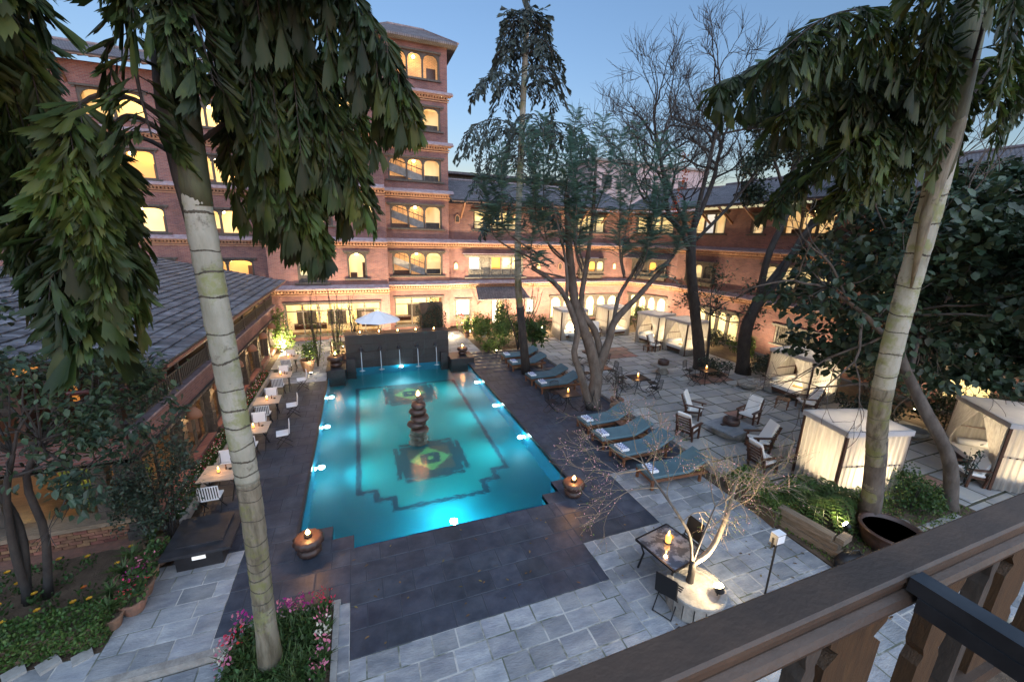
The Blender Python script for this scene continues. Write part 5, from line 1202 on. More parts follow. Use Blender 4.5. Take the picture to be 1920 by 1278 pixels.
def palm_frond(rach,leaves,stems,hang=1.6,nst=22,lf=.26,spread=.35,step=.072,out=None,start=.15):
    pts=curve(rach,30); stems.tube(pts,[.026*(1-i/30)+.007 for i in range(31)],6)
    for k in range(nst):
        t=start+(1-start)*k/(nst-1); i=min(29,int(t*30)); p=pts[i]; d=(pts[i+1]-pts[i]).normalized()
        side=d.cross(Vector((0,0,1))); side=side.normalized() if side.length>.1 else Vector((1,0,0))
        for s in (-1,1):
            L=hang*(math.sin(math.pi*min(1,.30+t*.62)))*U_(.75,1.15)
            v=side*s*U_(.6,1.1)+d*U_(.1,.6)+Vector((0,0,U_(.0,.35))); v.normalize()
            q=Vector(p); sp=[q.copy()]; m=max(4,int(L/step)); 
            for j in range(m):
                v=(v+Vector((0,0,-.16-.05*spread))+rv(.04)).normalized(); 
                if j>m*.25: v=(v*Vector((spread+.35,spread+.35,1))).normalized()
                q=q+v*step; sp.append(q.copy())
                w=v.cross(Vector((U_(-.3,.3),U_(-.3,.3),1))) ; w=w.normalized() if w.length>.05 else side
                for e in (-1,1):
                    ld=(v*U_(.5,.9)+w*e*U_(.35,.8)+Vector((0,0,-.45))+rv(.18)).normalized()
                    sc=lf*1.0*U_(.65,1.2)*(1-.30*j/m)
                    leaves.append(frame(q,ld,w.cross(ld)+rv(.5),(sc*U_(.36,.80),sc*1.15,sc)))
            leaves.append(frame(q,v,side+rv(.4),(lf*1.2,lf*1.6,lf)))
            stems.tube(sp[::3]+[sp[-1]],.006,3,cap=False)
def trunk_palm(t,pts,r0,r1,rings,m='palmbark',low=.36):
    n=220; P=curve(pts,n); rad=[r0+(r1-r0)*i/n for i in range(n+1)]
    pos=[];acc=0;nxt=rings[0]*.7;last=0;L=[0]
    for i in range(n):
        acc+=(P[i+1]-P[i]).length; L.append(acc)
        if acc>nxt: pos.append((i,acc)); nxt+=rings[0]*U_(.6,1.3)*(1+rings[1]*acc)
    edges=[0]+[a for _,a in pos]+[acc]
    RR=[]
    k=0
    for i in range(n+1):
        while k<len(edges)-2 and L[i]>edges[k+1]: k+=1
        f=(L[i]-edges[k])/max(.05,edges[k+1]-edges[k]); RR.append(rad[i]*(1.035-.055*min(1,f)+U_(-.006,.006))*(1+.30*max(0,1-L[i]/.5)**2))
    cut=int(n*low)
    if cut: MB().tube(P[:cut+1],[r*1.004 for r in RR[:cut+1]],26).build('lower_trunk',M['palmbark2'],t,smooth=True)
    MB().tube(P[cut:],RR[cut:],26).build('trunk',M[m],t,smooth=True)
    for (i,a) in pos:
        d=(P[i+1]-P[i]).normalized(); q=d.to_track_quat('Z','Y').to_matrix().to_4x4(); r=RR[i]; w_=U_(.5,1.5)
        nn=36; ph=U_(0,6); am=U_(.008,.028); vs=[]
        for (rr,zz) in ((r*.985,-.022*w_),(r*1.012,-.010*w_),(r*1.028,.002),(r*.985,.012)):
            for jn in range(nn):
                an=2*math.pi*jn/nn; wob=am*math.sin(an+ph)+.010*math.sin(3*an+ph*2)+U_(-.006,.006)*w_; vs.append((rr*math.cos(an),rr*math.sin(an),zz+wob))
        fs=[(a_*nn+jn,a_*nn+(jn+1)%nn,(a_+1)*nn+(jn+1)%nn,(a_+1)*nn+jn) for a_ in range(3) for jn in range(nn)]
        MB().add(vs,fs,Matrix.Translation(P[i])@q).build('ring_scar',M['palmring'],t)
    return P
# ---- big fishtail palm, left foreground
lp=thing('fishtail_palm','huge fishtail palm in the left foreground with ringed pale trunk and hanging dark fronds','palm tree',(-1.72,6.0,0))
o0=Vector((-1.72,6.0,0))
trunk_palm(lp,[(-.02,0,-.1),(.02,0,1.6),(.06,0,3.3),(.03,.0,5.0),(.0,0,6.6),(-.02,0,8.2),(.05,0,9.6)],.142,.155,(.20,.14))
MB().tube([(-.02,0,-.1),(.0,0,.9),(.015,0,1.5)],[.20,.150,.146],20).build('trunk_foot',M['palmbark2'],lp,smooth=True)
# old leaf sheath wrapped round the trunk
MB().tube([(-.12,-.06,7.0),(-.12,-.06,7.6),(-.12,-.04,8.3),(-.1,0,9.0)],[.02,.08,.12,.10],10).build('leaf_sheath',M['barkdark'],lp,smooth=True)
MB().tube([(-.005,0,7.25),(-.015,0,7.5),(-.02,0,8.2),(.05,0,9.6),(.1,0,10.6)],[.150,.165,.170,.185,.19],22).build('crownshaft',M['shaft'],lp,smooth=True)
leaves=[];st=MB()
c=lambda *a:[tuple(Vector(q)-o0) for q in a]
FR=[ # left mass
 (c((-1.72,6,8.9),(-2.4,6.1,9.7),(-3.2,6.3,9.3),(-3.9,6.5,8.4),(-4.4,6.7,7.6)),2.3,22,.27,.56),
 (c((-1.72,6,7.95),(-2.1,5.9,8.3),(-2.5,5.8,8.2),(-2.8,5.7,7.5),(-2.85,5.65,6.6),(-2.7,5.6,5.8)),1.1,24,.30,.42),
 (c((-1.8,6.2,9.4),(-2.8,6.9,10.1),(-3.9,7.4,9.4),(-5.0,7.7,8.3)),2.6,18,.27,.62),
 (c((-1.75,6.1,7.7),(-2.3,6.3,8.0),(-3.0,6.6,7.8),(-3.5,6.9,7.0)),1.7,16,.27,.55),
 (c((-1.75,5.9,9.6),(-2.3,5.6,10.1),(-2.75,5.4,9.5),(-2.75,5.4,8.9)),.8,12,.25,.6),
 (c((-1.8,5.8,10.2),(-2.5,5.4,10.6),(-3.1,5.1,10.2),(-3.3,5.0,9.6)),.75,14,.24,.6),
 (c((-1.75,5.9,7.9),(-2.2,5.8,8.1),(-2.55,5.75,7.3),(-2.65,5.7,6.3)),1.35,18,.30,.5),
 # right mass
 (c((-1.62,6,9.1),(-1.1,6.2,9.5),(-.5,6.4,9.1),(-.1,6.5,8.3),(.0,6.55,7.5)),1.6,24,.27,.15),
 (c((-1.62,6,9.5),(-.9,6.0,10.1),(-.1,6.0,9.9),(.5,6.1,9.2),(.72,6.2,8.6)),1.15,24,.26,.15),
 (c((-1.62,6.1,8.0),(-1.2,6.3,8.3),(-.75,6.5,7.7),(-.5,6.6,6.9)),1.25,20,.28,.2),
 (c((-1.62,6.1,8.5),(-1.25,6.3,8.8),(-.85,6.4,8.3),(-.6,6.5,7.5)),1.25,18,.28,.2),
 (c((-1.65,6.1,9.3),(-1.1,6.9,9.8),(-.4,7.4,9.4),(.3,7.8,8.6)),1.6,20,.26,.25),
 (c((-1.65,5.9,9.7),(-1.2,5.5,10.4),(-.6,5.3,10.3),(-.1,5.3,9.7)),1.1,16,.25,.2),
 (c((-1.7,5.9,8.9),(-1.55,5.6,9.3),(-1.35,5.45,9.0),(-1.25,5.4,8.4)),.75,14,.22,.2),
 (c((-1.7,5.95,9.5),(-1.75,5.6,9.8),(-1.7,5.45,9.4),(-1.68,5.4,8.9)),.6,12,.22,.2),
 (c((-1.75,5.95,9.0),(-1.95,5.7,9.2),(-1.95,5.6,8.4),(-1.9,5.55,7.9)),.5,8,.22,.5)]
for rch,hg,ns,lf,s0 in FR: palm_frond(rch,leaves,st,hang=hg,nst=ns,lf=lf,start=s0)
st.build('frond_stems',M['barkdark'],lp,kind='stuff')
pieces('leaf','foliage',FISH[0],FISH[1],leaves,M['palmleaf'],lp,ref=tuple(Vector((0,0,7))-o0))
# ---- right foreground fishtail palm
rp=thing('fishtail_palm','fishtail palm with leaning pale mottled trunk in the right foreground','palm tree',(11.93,5.05,0)); o0=Vector((11.93,5.05,0))
trunk_palm(rp,[(0,0,-.1),(-.32,0,1.6),(-.82,0,3.2),(-1.0,0,4.6),(-1.03,0,6.2),(-1.0,0,7.7),(-1.08,0,9.3),(-1.45,0,11.6)],.195,.20,(.30,.16))
MB().tube([(0,0,-.1),(-.16,0,1.0),(-.42,0,2.0),(-.62,0,2.6)],[.25,.215,.205,.20],20).build('trunk_foot',M['bark'],rp,smooth=True)
MB().tube([(-1.25,-.15,6.2),(-1.28,-.1,7.6),(-1.15,-.1,9.2),(-1.0,0,10.2)],[.02,.10,.15,.10],10).build('leaf_sheath',M['palmbark2'],rp,smooth=True)
MB().tube([(-1.02,0,8.1),(-1.06,0,9.0),(-1.25,0,10.3),(-1.5,0,11.8)],[.19,.215,.225,.23],20).build('crownshaft',M['shaft'],rp,smooth=True)
leaves=[];st=MB()
FR=[(c((10.9,5.05,9.4),(9.8,5.3,10.6),(8.7,5.4,10.9),(7.4,5.4,10.6),(6.3,5.4,9.8)),1.45,34,.27),
 (c((10.9,5.1,9.2),(9.8,5.6,10.0),(8.6,5.9,9.9),(7.5,6.1,9.3)),1.15,28,.27),
 (c((10.95,5.1,8.9),(10.0,5.4,9.4),(9.1,5.5,9.1),(8.4,5.5,8.5)),.95,22,.26),
 (c((10.95,5.2,8.8),(10.1,5.9,9.4),(9.3,6.3,9.0),(8.8,6.6,8.3),(8.6,6.7,7.8)),.9,20,.25),
 (c((10.95,5.2,8.6),(10.3,5.6,8.9),(9.7,5.8,8.5),(9.4,5.9,7.9)),.9,18,.25),
 (c((10.9,5.2,9.6),(9.9,6.3,10.8),(8.6,7.1,10.8),(7.3,7.6,10.2)),1.6,28,.28),
 (c((10.9,5.0,9.8),(10.0,4.6,10.9),(8.9,4.3,11.1),(7.9,4.2,10.8)),1.2,24,.26),
 (c((11.1,5.05,9.4),(11.9,5.2,10.4),(12.8,5.3,10.9),(13.8,5.4,10.6)),1.3,24,.27),
 (c((11.1,5.2,9.3),(11.9,6.0,10.3),(12.9,6.7,10.5),(14.2,7.2,10.1)),1.4,24,.28),
 (c((11.0,5.1,9.6),(11.4,5.8,10.8),(11.7,6.6,11.0),(12.1,7.6,10.3)),1.3,20,.28)]
for rch,hg,ns,lf in FR: palm_frond(rch,leaves,st,hang=hg*.95,nst=int(ns*.78),lf=lf)
st.build('frond_stems',M['barkdark'],rp,kind='stuff')
pieces('leaf','foliage',FISH[0],FISH[1],leaves,M['palmleaf'],rp,ref=tuple(Vector((0,0,7))-o0))
# ---- tall palm in the middle distance
mp_=thing('fishtail_palm','tall slender dark palm standing between the far sun loungers against the sky','palm tree',(8.0,18.6,0)); o0=Vector((8.0,18.6,0))
trunk_palm(mp_,[(0,0,-.1),(-.3,0,2.2),(-.62,0,4.6),(-.72,0,7.2),(-.70,0,10),(-.66,0,13),(-.6,0,15.6)],.19,.12,(.6,.05))
MB().tube([(0,0,-.1),(-.22,0,1.6),(-.5,0,3.6)],[.26,.205,.195],14).build('trunk_foot',M['barkdark'],mp_,smooth=True)
leaves=[];st=MB()
for (z0,n,L,drop,hg,ph) in ((15.6,5,.9,.4,.7,0),(14.5,4,1.5,.3,.9,.4),(13.3,4,2.3,.3,1.0,.1),(11.4,6,3.5,.6,1.3,.2),(10.3,3,2.7,1.0,1.4,2.3),(8.4,2,2.0,1.0,1.4,2.7)):
    for i in range(n):
        a=ph+2*math.pi*i/n+U_(-.2,.2); l=L*U_(.85,1.15); b0=Vector((-.66,0,z0)); h=Vector((math.cos(a),math.sin(a),0))
        rch=[b0,b0+h*l*.35+Vector((0,0,.5)),b0+h*l*.75+Vector((0,0,.45-drop*.4)),b0+h*l+Vector((0,0,-drop))]
        palm_frond(rch,leaves,st,hang=hg,nst=11,lf=.26,step=.17,start=.15)
for i in range(10):
    a=U_(0,6.28); leaves.append(frame((-.6+.1*math.cos(a),.1*math.sin(a),15.9+.1*i),(U_(-.3,.3),U_(-.3,.3),1),rv(1),.5))
st.build('frond_stems',M['barkdark'],mp_,kind='stuff')
soup('crown',FISH[0],FISH[1],leaves,M['palmleaf2'],mp_)
# ---- generic branching
def grow(b,p,d,L,r,depth,tips,up=.15,wig=.25,split=(2,3),shrink=.72,ang=.55,nseg=4,rmin=.006,sides=(8,6,5,4,3,3,3)):
    p=Vector(p); d=Vector(d).normalized(); pts=[p.copy()]; rs=[r]
    for i in range(nseg):
        d=(d+rv(wig)*.5+Vector((0,0,up))*.5).normalized(); p=p+d*L/nseg; pts.append(p.copy()); rs.append(max(rmin,r*(1-.32*(i+1)/nseg)))
    b.tube(pts,rs,sides[min(depth_max-depth,6)] if depth_max-depth>=0 else 5,cap=False)
    if depth<=0: tips.append((p,d,pts)); return
    n=random.randint(*split)
    for k in range(n):
        ax=rv(1); nd=(Matrix.Rotation(U_(.4,1)*ang*(1 if k else .6),3,ax.normalized())@d)
        q=pts[-1] if k<2 else pts[random.randint(2,nseg)]
        grow(b,q,nd,L*shrink*U_(.8,1.15),rs[-1]*(.85 if k==0 else .7),depth-1,tips,up,wig,split,shrink,ang,nseg,rmin,sides)
    if depth<=2: tips.append((p,d,pts))
depth_max=5
def limb(t,pts,r0,r1,m,n=18,sides=12,name='trunk',knob=.05):
    P=curve(pts,n); MB().tube(P,[(r0+(r1-r0)*i/n)*(1+U_(-knob,knob))*(1.25 if i==0 and name=='trunk' else 1) for i in range(n+1)],sides).build(name,M[m],t,smooth=True); return P
# ---- forked tree with feathery foliage
ft=thing('forked_tree','gnarled forked tree with feathery upright foliage standing at the pool deck edge','tree',(9.0,13.7,0)); o0=Vector((9.0,13.7,0))
limb(ft,[(.05,0,-.1),(.06,0,.8),(.07,0,1.55),(-.38,.1,2.97),(-.98,.2,4.31),(-1.24,.25,5.56),(-1.5,.2,6.9),(-1.75,.1,8.6)],.30,.10,'bark')
limb(ft,[(.07,0,1.5),(.46,-.1,2.91),(.70,-.1,3.8),(1.6,-.2,4.77),(2.55,-.2,5.75),(3.2,-.2,6.45)],.19,.06,'bark',name='limb')
limb(ft,[(.62,-.1,3.36),(.97,.2,4.68),(1.75,.4,5.75),(2.44,.5,6.93)],.10,.04,'bark',name='limb')
limb(ft,[(-.14,-.1,.0),(-.5,-.15,.9),(-.78,-.2,1.63),(-1.17,-.2,2.57),(-1.09,-.2,3.45),(-1.65,-.2,4.75),(-2.32,-.2,5.47),(-3.14,-.2,5.95)],.17,.075,'bark',name='limb')
limb(ft,[(.1,.1,1.4),(.34,.1,1.99),(-.05,.2,3.39),(-.7,.3,4.3),(-.56,.3,6.37),(-.47,.3,7.94),(-.5,.3,9.8)],.17,.05,'bark',name='limb')
limb(ft,[(-1.65,-.2,4.75),(-1.75,-.3,5.6),(-1.95,-.3,6.6),(-2.5,-.3,8.2)],.07,.03,'bark',name='limb')
# feathery leaf: comb of thin leaflets along an arching rachis
fv=[];ff=[]
for k in range(11):
    y=.08+k*.088; z=.18*math.sin(min(1,y)*2.6)-.10*y*y; L=.24*math.sin(.35+2.5*y*.98)**.7 if .35+2.45*y<3.1 else .06
    for s in (-1,1):
        i=len(fv); fv+=[(0,y-.040,z),(s*L,y+.06,z-.18*L),(0,y+.045,z)]; ff.append((i,i+1,i+2) if s>0 else (i,i+2,i+1))
i=len(fv); fv+=[(-.008,0,0),(.008,0,0),(0,1,.0)]; ff.append((i,i+1,i+2))
lv=[];tr=MB()
lead=[(-1.75,.1,8.0,-1.55,11.2),(-2.85,0,7.3,-3.5,10.5),(-2.4,.2,6.9,-2.75,10.9),(-1.0,.3,7,-.3,11.1),(-.5,.3,7.5,.5,10.7),(1.1,.4,6.5,1.3,11.1),(2.2,.4,6.4,2.5,10.9),(-4.1,-.1,7.2,-4.35,9.7),(-4.3,.3,6.9,-4.95,8.9),(2.44,.5,6.9,3.4,10.5),(-1.6,-.6,6.5,-2.0,9.6),(.3,-.6,6.4,.0,9.4),(-.9,.8,6.8,-1.0,10.4),(1.6,-.4,6.2,1.9,9.0),(-3.1,-.2,6.0,-3.2,8.6),(3.2,-.2,6.5,3.6,8.4)]
for (x0,y0,z0,x1,z1) in lead:
    hub=Vector((-.6,.1,5.2)) if x0<0 else Vector((1.2,0,4.9))
    P=curve([hub*.55+Vector((x0,y0,z0))*.45,(x0,y0,z0),(x0*.5+x1*.5+U_(-.1,.1),y0,(z0+z1)/2),(x1,y0,z1)],26)
    tr.tube(P,[.035*(1-i/27)+.008 for i in range(27)],5)
    for i in range(8,27):
        if P[i].z<z0-.3: continue
        t=(P[i].z-z0)/(z1-z0); ln=(1.0-.5*t)*U_(.8,1.1)
        for k in range(3 if i<15 else 5):
            a=i*2.4+k*2*math.pi/(3 if i<15 else 5); d=Vector((math.cos(a),math.sin(a),U_(.15,.6))); lv.append(frame(P[i],d,(0,0,1),(ln,ln,ln)))
for (p,q) in (((-3.0,-.2,5.9),-3.6),((2.4,-.2,5.6),2.8)):
    for k in range(10):
        a=U_(0,6.28); lv.append(frame(Vector(p)+rv(.35),(math.cos(a),math.sin(a),U_(-.5,.2)),(0,0,1),U_(.7,1.0)))
tr.build('branches',M['bark'],ft,kind='stuff'); soup('crown',fv,ff,lv,M['feather'],ft)
# ---- bare tree
bt=thing('bare_tree','tall leafless tree with fine twigs spreading against the dusk sky','tree',(17.96,16.7,0))
limb(bt,[(0,0,-.1),(-.35,0,1.4),(-.8,0,2.85),(-1.66,0,5.74),(-1.9,0,7.6)],.34,.22,'barkdark')
tr=MB(); tips=[]
for pts,r in (([(-1.7,0,6.3),(-2.85,-.2,7.58),(-3.95,-.5,8.3),(-4.6,-.6,9.95),(-5.4,-.8,11.48)],.13),([(-1.9,0,7.4),(-.7,.3,9.99),(-.38,.5,11.0),(-.1,.6,12.26)],.13),([(-1.9,0,7.4),(-1.78,-.3,10.16),(-1.76,-.5,11.85),(-1.62,-.6,13.2)],.12),([(-1.9,0,7.2),(-3.0,.6,9.4),(-3.7,1.0,11.2),(-4.0,1.2,12.6)],.10),([(-1.8,0,6.9),(-.3,-.4,8.6),(.8,-.7,10.2),(1.4,-.8,11.6)],.10),([(-1.9,0,6.7),(-3.4,-.2,7.9),(-5.2,-.3,8.8),(-6.0,-.3,9.8)],.08)):
    P=limb(bt,pts,r,r*.5,'barkdark',n=12,sides=8,name='limb')
    for i in (4,6,7,8,9,10,11,12):
        depth_max=4; d=(P[i]-P[i-1]); grow(tr,P[i],d.normalized()*.5+Vector((U_(-1,1),U_(-1,1),U_(-.1,.7))),1.45*(1.0 if i>9 else .9),r*.5,3,tips,up=.10,wig=.6,split=(2,3),shrink=.74,ang=1.15,rmin=.008)
tw_=tr.build('twigs',M['barkdark'],bt,kind='stuff')
lv=[]
for (p,d,pts) in tips:
    for k in range(4):
        depth_max=1; q=pts[random.randint(1,len(pts)-1)]
tr2=MB()
for (p,d,pts) in tips:
    for k in range(4):
        q=Vector(pts[random.randint(1,len(pts)-1)]); dd=(Vector(d)+rv(.8)+Vector((0,0,.3))).normalized(); e=q+dd*U_(.25,.6); f=e+(dd+rv(.5)).normalized()*U_(.15,.3)
        tr2.tube([q,e,f],[.009,.007,.004],3,cap=False)
tr2.build('fine_twigs',M['barkdark'],bt,kind='stuff')
# ---- generic leafy crown on branch tips
def leafcrown(t,tips,n,size,m,name='crown',jit=.25,droop=.2,proto=LEAF,parts=False,ref=None,wid=1,keep=None):
    lv=[]
    for (p,d,pts) in tips:
        for k in range(n):
            q=Vector(pts[random.randint(1,len(pts)-1)])+rv(jit); dd=(Vector(d)*.4+rv(1)+Vector((0,0,-droop))).normalized(); s=size*U_(.65,1.25)
            if keep and not keep(q): continue
            lv.append(frame(q,dd,Vector((0,0,1))+rv(.6),(s*wid,s,s)))
    if parts: pieces('leaf','foliage',proto[0],proto[1],lv,M[m],t,ref=ref)
    else: soup(name,proto[0],proto[1],lv,M[m],t)
    return lv
def extra_tips(tr,hub,region,n,tips,keep,L=.9):
    k=0
    while k<n:
        p=Vector((U_(*region[0]),U_(*region[1]),U_(*region[2])))
        if not keep(p): continue
        h=min(hub,key=lambda q:(Vector(q)-p).length); h=Vector(h); d=(p-h); m=(h+p)/2+rv(.2)
        tr.tube([h,m,p],[.022,.014,.007],4,cap=False); d.normalize(); d=(d+rv(.6)).normalized()
        pts=[p+d*L*(i/4-.5)+rv(.08) for i in range(5)]; tips.append((p,d,pts)); k+=1
# ---- dark tree behind the patio with creepers and orange flowers
dt=thing('creeper_tree','dark leaning tree with creepers and an orange flower patch at the patio edge','tree',(19.66,15.3,0))
limb(dt,[(0,0,-.1),(-.36,0,2.45),(.28,0,4.16),(1.31,0,5.56),(2.54,0,6.97),(3.45,.2,8.3)],.34,.15,'barkdark')
limb(dt,[(.2,0,4.0),(.30,0,6.39),(1.08,0,8.54),(.96,.1,10.3),(2.38,.2,12.4),(3.9,.4,13.6)],.19,.06,'barkdark',name='limb')
limb(dt,[(1.0,.1,9.2),(.1,.2,10.6),(-.6,.3,11.6)],.10,.04,'barkdark',name='limb'); limb(dt,[(.96,.1,10.0),(2.4,0,10.6),(4.2,-.1,11.6)],.09,.04,'barkdark',name='limb')
limb(dt,[(-.3,0,3.0),(1.0,-.4,5.4),(1.8,-.5,7.4),(3.6,-.6,8.6)],.16,.07,'barkdark',name='limb')
tr=MB(); tips=[]; depth_max=4
for p,d in (((-.6,.3,11.5),(-.5,0,.6)),((.1,.2,10.6),(-.8,0,.1)),((2.38,.2,12.3),(-.2,0,1)),((3.8,.4,13.4),(.6,0,.5)),((4.2,-.1,11.6),(.8,0,.2)),((3.4,.2,8.2),(.8,0,.5)),((1.08,0,8.6),(-.9,0,.3)),((2.4,0,10.6),(.2,-.2,1)),((3.6,-.6,8.6),(.5,0,.8)),((.96,.1,10.2),(0,0,1)),((2.6,0,7.2),(.6,0,-.2)),((1.9,.2,11.5),(.8,.3,.3))):
    grow(tr,p,d,.85,.05,3,tips,up=.02,wig=.5,split=(2,3),shrink=.75,ang=1.1,rmin=.008)
tr.build('twigs',M['barkdark'],dt,kind='stuff')
leafcrown(dt,tips,60,.18,'smallleaf',jit=.42,droop=.4)
lv=[frame((5.0+U_(-.5,.5),.2+U_(-.4,.4),13.3+U_(-.6,.5)),rv(1),rv(1),.15) for _ in range(420)]; soup('orange_flowers',LEAF[0],LEAF[1],lv,M['autumn'],dt)
lv=[frame((-2.6+U_(-.18,.18)+.2*math.sin(z_*2),.4,z_),rv(1),rv(1),.13) for z_ in np.random.uniform(8.2,11.4,150)]; soup('orange_creeper',LEAF[0],LEAF[1],lv,M['autumn'],bt)
# ---- big broad leaved trees on the right
rt=thing('broadleaf_tree','large dark broad leaved tree filling the right side between the palm and the brick wing','tree',(15.0,4.7,0)); o0=Vector((15.0,4.7,0))
limb(rt,[(0,0,-.1),(-.4,.2,1.5),(-1.0,.8,2.9),(-1.2,1.5,4.2),(-1.0,2.0,5.6)],.17,.10,'bark')
limb(rt,[(-1.2,1.5,4.2),(-2.2,2.0,5.2),(-3.0,2.6,5.9)],.08,.04,'bark',name='limb'); limb(rt,[(-1.1,1.8,5.0),(.6,2.6,6.6),(3.0,3.2,7.8)],.09,.04,'bark',name='limb'); limb(rt,[(-1.05,1.2,3.4),(1.2,2.2,4.4),(4.0,3.0,5.0)],.08,.04,'bark',name='limb')
tips=[];tr=MB();depth_max=4
for p,d,L in (((-3.0,2.6,5.9),(-1,.2,-.1),1.5),((-2.6,2.3,5.6),(-.5,.3,.8),1.4),((-2.2,2.0,5.2),(-.7,-.3,-.4),1.4),((-1.0,2.0,5.6),(0,.2,1),1.7),((.6,2.6,6.6),(-.2,0,1),1.6),((3.0,3.2,7.8),(.8,0,.3),1.6),((2.0,3.0,7.2),(.2,0,1),1.4),((4.0,3.0,5.0),(1,0,.2),1.7),((2.6,2.6,4.7),(.3,-.3,-.7),1.4),((1.2,2.2,4.4),(.2,-.2,.8),1.5),((0,2.0,4.2),(-.3,.5,-.6),1.4),((5.0,3.2,6.3),(.8,.2,.3),1.6),((-1.6,1.8,4.6),(-.6,.4,-.9),1.4),((3.5,3,3.6),(.5,.2,-.3),1.4),((-.8,2.2,3.0),(-.5,.8,-.4),1.2),((1.5,2.6,6.0),(.2,-.6,.6),1.5),((2.6,2.8,5.8),(.4,-.3,.2),1.6),((.4,2.2,5.2),(.2,-.7,.2),1.4),((4.6,2.8,7.6),(.6,.1,.6),1.7),((5.6,3.0,5.6),(.8,0,-.3),1.7),((-.6,1.6,5.2),(-.2,-.8,.3),1.3),((2.0,2.4,3.6),(.2,-.2,-.8),1.3),((5.2,3.0,4.2),(.5,0,-.6),1.6),((0,2,6.6),(.3,0,.9),1.6),((2.6,3.2,8.0),(.3,0,.8),1.3)):
    grow(tr,p,d,L,.04,3,tips,up=.02,wig=.5,split=(2,3),shrink=.78,ang=.95,rmin=.007)
keep_rt=lambda q:(q.x+15>11+max(0,q.z-5.6)*1.1) and (q.z>(5.0 if q.x+15<13.0 else 3.7 if q.x+15<14.6 else 2.8) and q.z<8.2+(q.x+15-14)*.25)
extra_tips(tr,[(-1,2,5.6),(-3,2.6,5.9),(.6,2.6,6.6),(3,3.2,7.8),(4,3,5),(1.2,2.2,4.4),(5.5,3.4,6.5)],((-3.9,7.5),(1.2,4.0),(2.7,9.4)),300,tips,keep_rt)
tr.build('branches',M['bark'],rt,kind='stuff')
leafcrown(rt,tips,34,.27,'bigleaf',jit=.36,droop=.5,keep=keep_rt,parts=True,ref=tuple(Vector((0,0,7))-o0),wid=1.25)
rt2=thing('broadleaf_tree','second dark broad leaved tree beyond the patio, behind the middle daybed','tree',(21.3,9.6,0)); o0=Vector((21.3,9.6,0))
limb(rt2,[(0,0,-.1),(-.2,0,2.2),(-.6,.2,4.0),(-.4,.3,5.8)],.2,.12,'barkdark')
tips=[];tr=MB()
for p,d,L in (((-.4,.3,5.8),(0,0,1),2.0),((-.5,.2,4.6),(-1,-.4,.3),2.0),((-.5,.2,4.4),(.9,.2,.4),2.0),((-.5,0,4.0),(-.6,.9,.2),2.0),((-.4,.3,5.4),(.4,-.9,.5),2.0),((-.2,0,2.6),(-1,.2,.4),1.5),((-.2,0,2.4),(.2,-1,.5),1.6),((-.6,.2,4),(-.2,-1,.1),1.8)):
    grow(tr,p,d,L,.05,3,tips,up=.06,wig=.5,split=(2,3),shrink=.78,ang=.95,rmin=.008)
tr.build('branches',M['barkdark'],rt2,kind='stuff'); leafcrown(rt2,tips,42,.26,'bigleaf',jit=.4,droop=.5,keep=lambda q:q.x>-1.6 and q.z>2.2+.5*(q.x<.5),wid=1.2)
st_=thing('small_dark_tree','small dark leaved tree beside the black trunk in front of the right wing','tree',(19.4,17.6,0))
limb(st_,[(0,0,-.1),(-.1,0,1.6),(-.3,0,3.0)],.09,.05,'barkdark',n=8); tips=[];tr=MB()
for d in ((-1,0,.4),(1,0,.5),(0,0,1),(.3,.8,.3),(-.4,-.8,.2),(.6,-.5,-.2)): grow(tr,(-.3,0,2.9),d,1.2,.04,3,tips,up=.1,wig=.5,shrink=.76,ang=.9)
tr.build('branches',M['barkdark'],st_,kind='stuff'); leafcrown(st_,tips,9,.16,'smallleaf',jit=.22)
# ---- left leafy tree and bush by the glass room
lt=thing('leafy_tree','small multi stemmed tree with drooping leaves in the flower bed at left','tree',(-6.3,9.0,0)); o0=Vector((-6.3,9.0,0))
for p in ([(0,0,-.1),(.1,-.1,1.2),(.3,-.2,2.4),(.6,-.3,3.2)],[(.2,.1,-.1),(.5,0,1.4),(.6,-.2,2.6),(1.0,-.3,3.4)],[(-.1,.1,-.1),(.2,0,1.6),(.1,-.2,3.0)]): limb(lt,p,.07,.04,'barkdark',n=10,sides=8,name='trunk')
tips=[];tr=MB()
for p,d in (((.6,-.3,3.2),(.3,-.2,1)),((1.0,-.3,3.4),(1,0,.1)),((1.0,-.3,3.2),(.8,-.3,-.3)),((.1,-.2,3.0),(-.3,-.2,1)),((.5,-.3,2.8),(.4,-.9,.2)),((.3,-.2,2.6),(-.2,-.6,-.1)),((.6,-.2,2.8),(.9,.3,.6)),((.2,-.2,3.4),(.2,0,1)),((.8,-.3,3.2),(1,.1,.5))): grow(tr,p,d,.8,.03,3,tips,up=.02,wig=.5,shrink=.78,ang=.9,rmin=.005)
extra_tips(tr,[(.6,-.3,3.2),(1,-.3,3.4),(.1,-.2,3.0)],((-1.6,1.9),(-1.0,.6),(2.6,5.0)),46,tips,lambda q:q.z>2.6+.3*max(0,q.x-.4),L=.6)
tr.build('branches',M['barkdark'],lt,kind='stuff'); leafcrown(lt,tips,16,.14,'bigleaf',jit=.16,droop=.6,keep=lambda q:q.z>2.35+.35*(q.x>.6),parts=True,ref=tuple(Vector((0,0,7))-o0))
